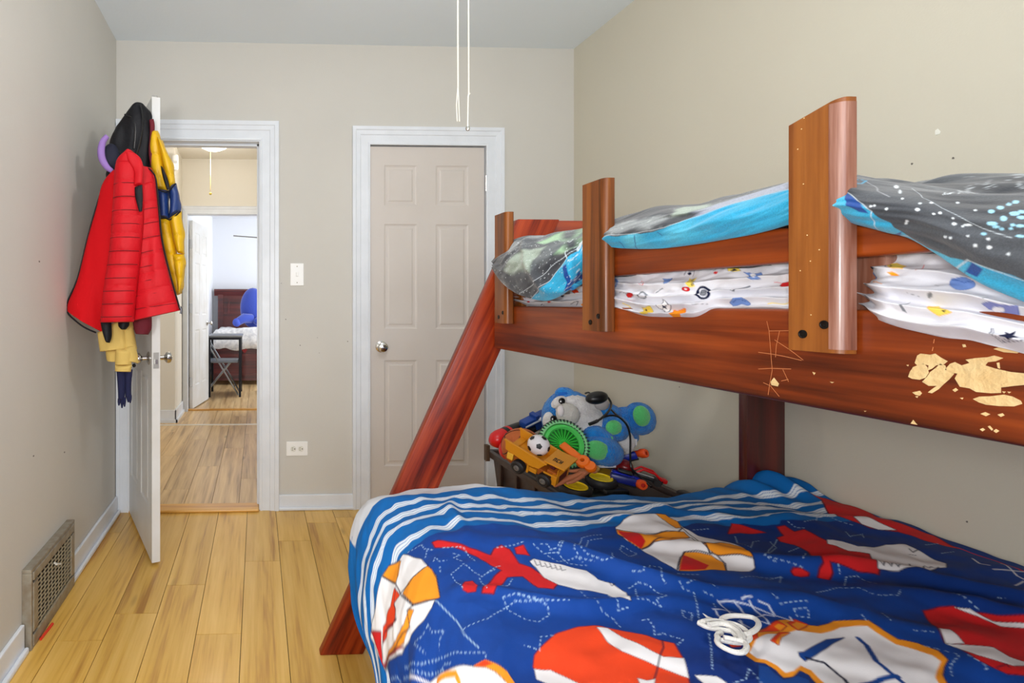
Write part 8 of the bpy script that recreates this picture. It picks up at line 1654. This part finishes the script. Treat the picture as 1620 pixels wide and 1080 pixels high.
# ---- red and black bat
rt = mat('glossy_red', (206, 20, 24), .3); bt = thing('foam_bat', 'fat red and black banded foam toy leaning on the tote left corner', 'toy'); a_, b_ = P3(790, 694, 2.42), P3(862, 664, 2.52)
MM = zaxis(a_, b_-a_); Lb = (b_-a_).length
MB().lathe([(0, -.050), (.022, -.044), (.036, -.024), (.041, 0), (.041, .028)], 26, MM).build('red_tip', rt, bt, smooth=True)
MB().lathe([(.041, .028), (.0412, .046), (.0412, .050)], 26, MM).build('black_band', M_blk, bt, smooth=True); MB().lathe([(.0415, .050), (.0425, .055), (.0415, .064)], 26, MM).build('red_band', rt, bt, smooth=True); MB().lathe([(.0412, .064), (.038, .12), (.030, Lb), (0, Lb+.005)], 26, MM).build('black_body', M_blk, bt, smooth=True)
a_ = P3(790, 716, 2.40); tag(MB().ball(P3(801, 712, 2.33), .03, .04, .04, nu=22, nv=14).build('red_toy_ball', rt, smooth=True), 'smooth red toy behind the dump truck tail', 'toy')
# ---- blue toy with white stripe
bl = thing('blue_toy_blaster', 'blue toy blaster with a white stripe behind the basketball', 'toy'); M_bl = mat('toy_blue', (22, 62, 140), .35); a_, b_ = P3(826, 672, 2.42), P3(862, 654, 2.46)
MM = axes(a_, b_-a_, (0, -.3, 1)); Lq = (b_-a_).length
MB().box(0, Lq, -.02, .02, -.020, .016, MM).build('body', M_bl, bl, bevel=.006, smooth=True); MB().box(.0, Lq*.66, -.0225, -.020, -.006, .001, MM).build('stripe', M_plastic, bl); MB().box(Lq*.45, Lq*.62, -.022, .02, .006, .028, MM).build('sight', M_bl, bl, bevel=.003)
MB().ball(MM @ Vector((Lq*.62, -.022, .006)), .010, .004, .008, nu=12, nv=8).build('white_cap', M_plastic, bl, smooth=True); MB().box(Lq*.55, Lq*.9, -.015, .015, -.06, -.02, MM).build('grip', M_bl, bl, bevel=.004)
# ---- black toy with yellow-hubbed wheels
wy = mat('wheel_yellow', (240, 208, 20), .35)
tk = thing('toy_monster_truck', 'black upturned toy vehicle with two bright yellow hubbed wheels', 'toy truck'); c = P3(935, 772, 2.02)
MB().box(-.10, .13, -.035, .05, -.05, -.018, Matrix.Translation(c)).build('chassis', M_blk, tk, bevel=.008, smooth=True)
MB().box(.05, .14, -.02, .07, -.03, -.004, Matrix.Translation(c)).build('bumper', M_blk, tk, bevel=.006, smooth=True)
for u, v_, Y in ((911, 768, 1.985), (951, 755, 2.07)):
    c = P3(u, v_, Y); MM = zaxis(c, (.0, -.12, 1))
    r = MB().lathe([(0, -.030), (.036, -.030), (.050, -.030), (.056, -.020), (.056, -.008), (.050, 0), (.043, .001), (.041, -.004)], 36, MM).build('wheel', tyre, tk, smooth=True)
    MB().lathe([(.0415, -.006), (.041, .002), (.038, .003), (.036, -.001), (.030, -.002), (.010, -.001), (0, .001)], 36, MM).build('hub', wy, r, smooth=True)

yb = thing('yellow_toy_lid', 'small flat yellow toy piece behind the far yellow wheel', 'toy'); c = P3(955, 746, 2.14); MB().lathe([(0, -.004), (.034, -.004), (.036, 0), (.034, .004), (0, .005)], 28, zaxis(c, (0, -.1, 1))).build('lid', mat('lid_yellow', (206, 160, 40), .4), yb, smooth=True)
# ---- doll (jointed action figure) lying face down: one skinned body
skin = mat('doll_skin', (196, 122, 86), .5)
dl = thing('action_figure', 'bare skin coloured toy figure with sandy hair lying on the toys', 'doll')
me = bpy.data.meshes.new('body')
J = {'pel': (900, 757, 1.985), 'kne': (888, 763, 1.965), 'ft': (876, 769, 1.95), 'kn2': (889, 757, 1.995), 'ft2': (877, 762, 2.0), 'bel': (912, 753, 1.99), 'che': (923, 748, 1.995), 'nek': (932, 745, 2.0), 'hed': (938, 743, 2.0), 'sh1': (921, 753, 1.975), 'el1': (908, 761, 1.955), 'ha1': (896, 765, 1.945), 'sh2': (922, 743, 2.02), 'el2': (908, 745, 2.02), 'ha2': (894, 744, 2.02)}
ks = list(J); ed = [('pel','kne'),('kne','ft'),('pel','kn2'),('kn2','ft2'),('pel','bel'),('bel','che'),('che','nek'),('nek','hed'),('che','sh1'),('sh1','el1'),('el1','ha1'),('che','sh2'),('sh2','el2'),('el2','ha2')]
me.from_pydata([atY(*J[k]) for k in ks], [(ks.index(a), ks.index(b_)) for a, b_ in ed], []); me.materials.append(skin)
bo = bpy.data.objects.new('body', me); COL.objects.link(bo); bo.parent = dl; sk = bo.modifiers.new('skin', 'SKIN')
rad = dict(pel=.0125, kne=.0085, ft=.006, kn2=.0085, ft2=.006, bel=.0115, che=.014, nek=.006, hed=.009, sh1=.008, el1=.0065, ha1=.005, sh2=.008, el2=.0065, ha2=.005)
for i, k in enumerate(ks): me.skin_vertices[0].data[i].radius = (rad[k], rad[k])
me.skin_vertices[0].data[0].use_root = True
s2 = bo.modifiers.new('s', 'SUBSURF'); s2.levels = s2.render_levels = 2
MB().ball(P3(940, 743, 2.0), .0135, .012, .015, nu=18, nv=12, M=Matrix.Rotation(R(60), 4, 'Y')).build('head', skin, dl, smooth=True)
MB().ball(P3(942, 741, 1.998), .0145, .013, .013, nu=16, nv=10, noise=.08).build('hair', mat('sandy_hair', (186, 140, 76), .8), dl, smooth=True)
# ---- blasters with orange tips, red and dark toys on the right
orr = mat('muzzle_orange', (238, 84, 28), .4)
for (u, v_, Y, du, lb, cb) in ((1016, 717, 2.22, -28, 'blue toy blaster with an orange muzzle sticking out above the tote', (20, 40, 160)), (1014, 766, 2.02, -30, 'dark blue toy blaster with an orange muzzle low at the tote edge', (18, 30, 120))):
    r = thing('toy_blaster', lb, 'toy blaster', (0, 0, 0)); c = P3(u, v_, Y); a_ = P3(u+du, v_+(6 if Y > 2.1 else -8), Y+.03); d_ = (c-a_).normalized()
    if Y < 2.1: d_ = (Vector((-.25, -1, .1))).normalized()
    MM = zaxis(c, (d_+Vector((-.2, -.9, .1))).normalized())
    MB().lathe([(.008, .018), (.016, .018), (.019, .012), (.019, -.004), (.014, -.014), (.013, -.03)], 22, MM).build('muzzle', orr, r, smooth=True)
    MB().lathe([(.0085, .012), (0, .012)], 16, MM).build('bore', mat('bore_red', (200, 30, 20), .6), r)
    m_ = axes(c-d_*.01, (a_-c), (0, 0, 1)); MB().box(.012, .10, -.016, .016, -.014, .014, m_).build('body', mat('blaster%d' % u, cb, .35), r, bevel=.005, smooth=True)
    MB().box(.01, .115, -.004, .004, -.022, -.015, m_).build('rail', M_blk, r); MB().box(.075, .098, -.010, .010, -.055, -.014, m_).build('grip', M_blk, r, bevel=.003)
MB_ = MB(); c = P3(986, 737, 2.15); tag(MB().ball(c, .034, .04, .028, nu=24, nv=16).build('dark_red_toy', mat('dark_red_plastic', (120, 16, 20), .3), smooth=True), 'dark red rounded plastic toy below the bear', 'toy')
bc = thing('blue_toy_car', 'shiny blue toy car nose between the red toy and the tote edge', 'toy car'); c = P3(990, 752, 2.08); MM = axes(c, (1, -.6, -.25), (0, 0, 1))
MB().box(-.05, .05, -.025, .025, -.014, .008, MM).build('body', mat('toy_royal', (20, 40, 190), .2), bc, bevel=.010, seg=3, smooth=True); MB().box(-.03, .02, -.020, .020, .008, .020, MM).build('cabin', M_blk, bc, bevel=.006, smooth=True)
for x in (-.03, .03):
    for yy in (-.027, .027): MB().lathe([(0, -.004), (.011, -.004), (.011, .004), (0, .004)], 14, MM @ Matrix.Translation((x, yy, -.014)) @ Matrix.Rotation(R(90), 4, 'X')).build('wheel', tyre, bc, smooth=True)
rc = thing('red_toy_racer', 'red and black open toy racer at the right end of the tote', 'toy car'); c = P3(1022, 753, 2.08); MM = axes(c, (1, -.45, -.30), (0, 0, 1))
MB().box(-.045, .055, -.02, .02, -.010, .006, MM).build('chassis', mat('racer_black', (30, 30, 34), .4), rc, bevel=.004, smooth=True)
MB().tube([tuple(MM @ Vector(p)) for p in ((-.04, -.02, .006), (-.02, -.02, .026), (.02, -.02, .024), (.05, -.02, .006))], .0045, 8).build('roll_bar', rt, rc, smooth=True); MB().tube([tuple(MM @ Vector(p)) for p in ((-.04, .02, .006), (-.02, .02, .026), (.02, .02, .024), (.05, .02, .006))], .0045, 8).build('roll_bar', rt, rc, smooth=True)
MB().box(.04, .07, -.018, .018, -.004, .014, MM).build('nose', rt, rc, bevel=.006, smooth=True)
MB().box(-.05, .02, -.024, -.021, .006, .010, MM).build('side_strip', mat('silver_plastic', (200, 200, 200), .3, .5), rc)
for x in (-.035, .035):
    for yy in (-.026, .026): MB().lathe([(0, -.006), (.013, -.006), (.013, .006), (0, .006)], 16, MM @ Matrix.Translation((x, yy, -.008)) @ Matrix.Rotation(R(90), 4, 'X')).build('wheel', tyre, rc, smooth=True)
bx = thing('toy_book', 'thin stack of white cards under the bear foot', 'cards'); c = P3(948, 733, 2.14); MB().box(-.035, .05, -.03, .03, -.008, .002, Matrix.Translation(c)).build('cards', mat('card_white', (210, 210, 216), .6), bx)
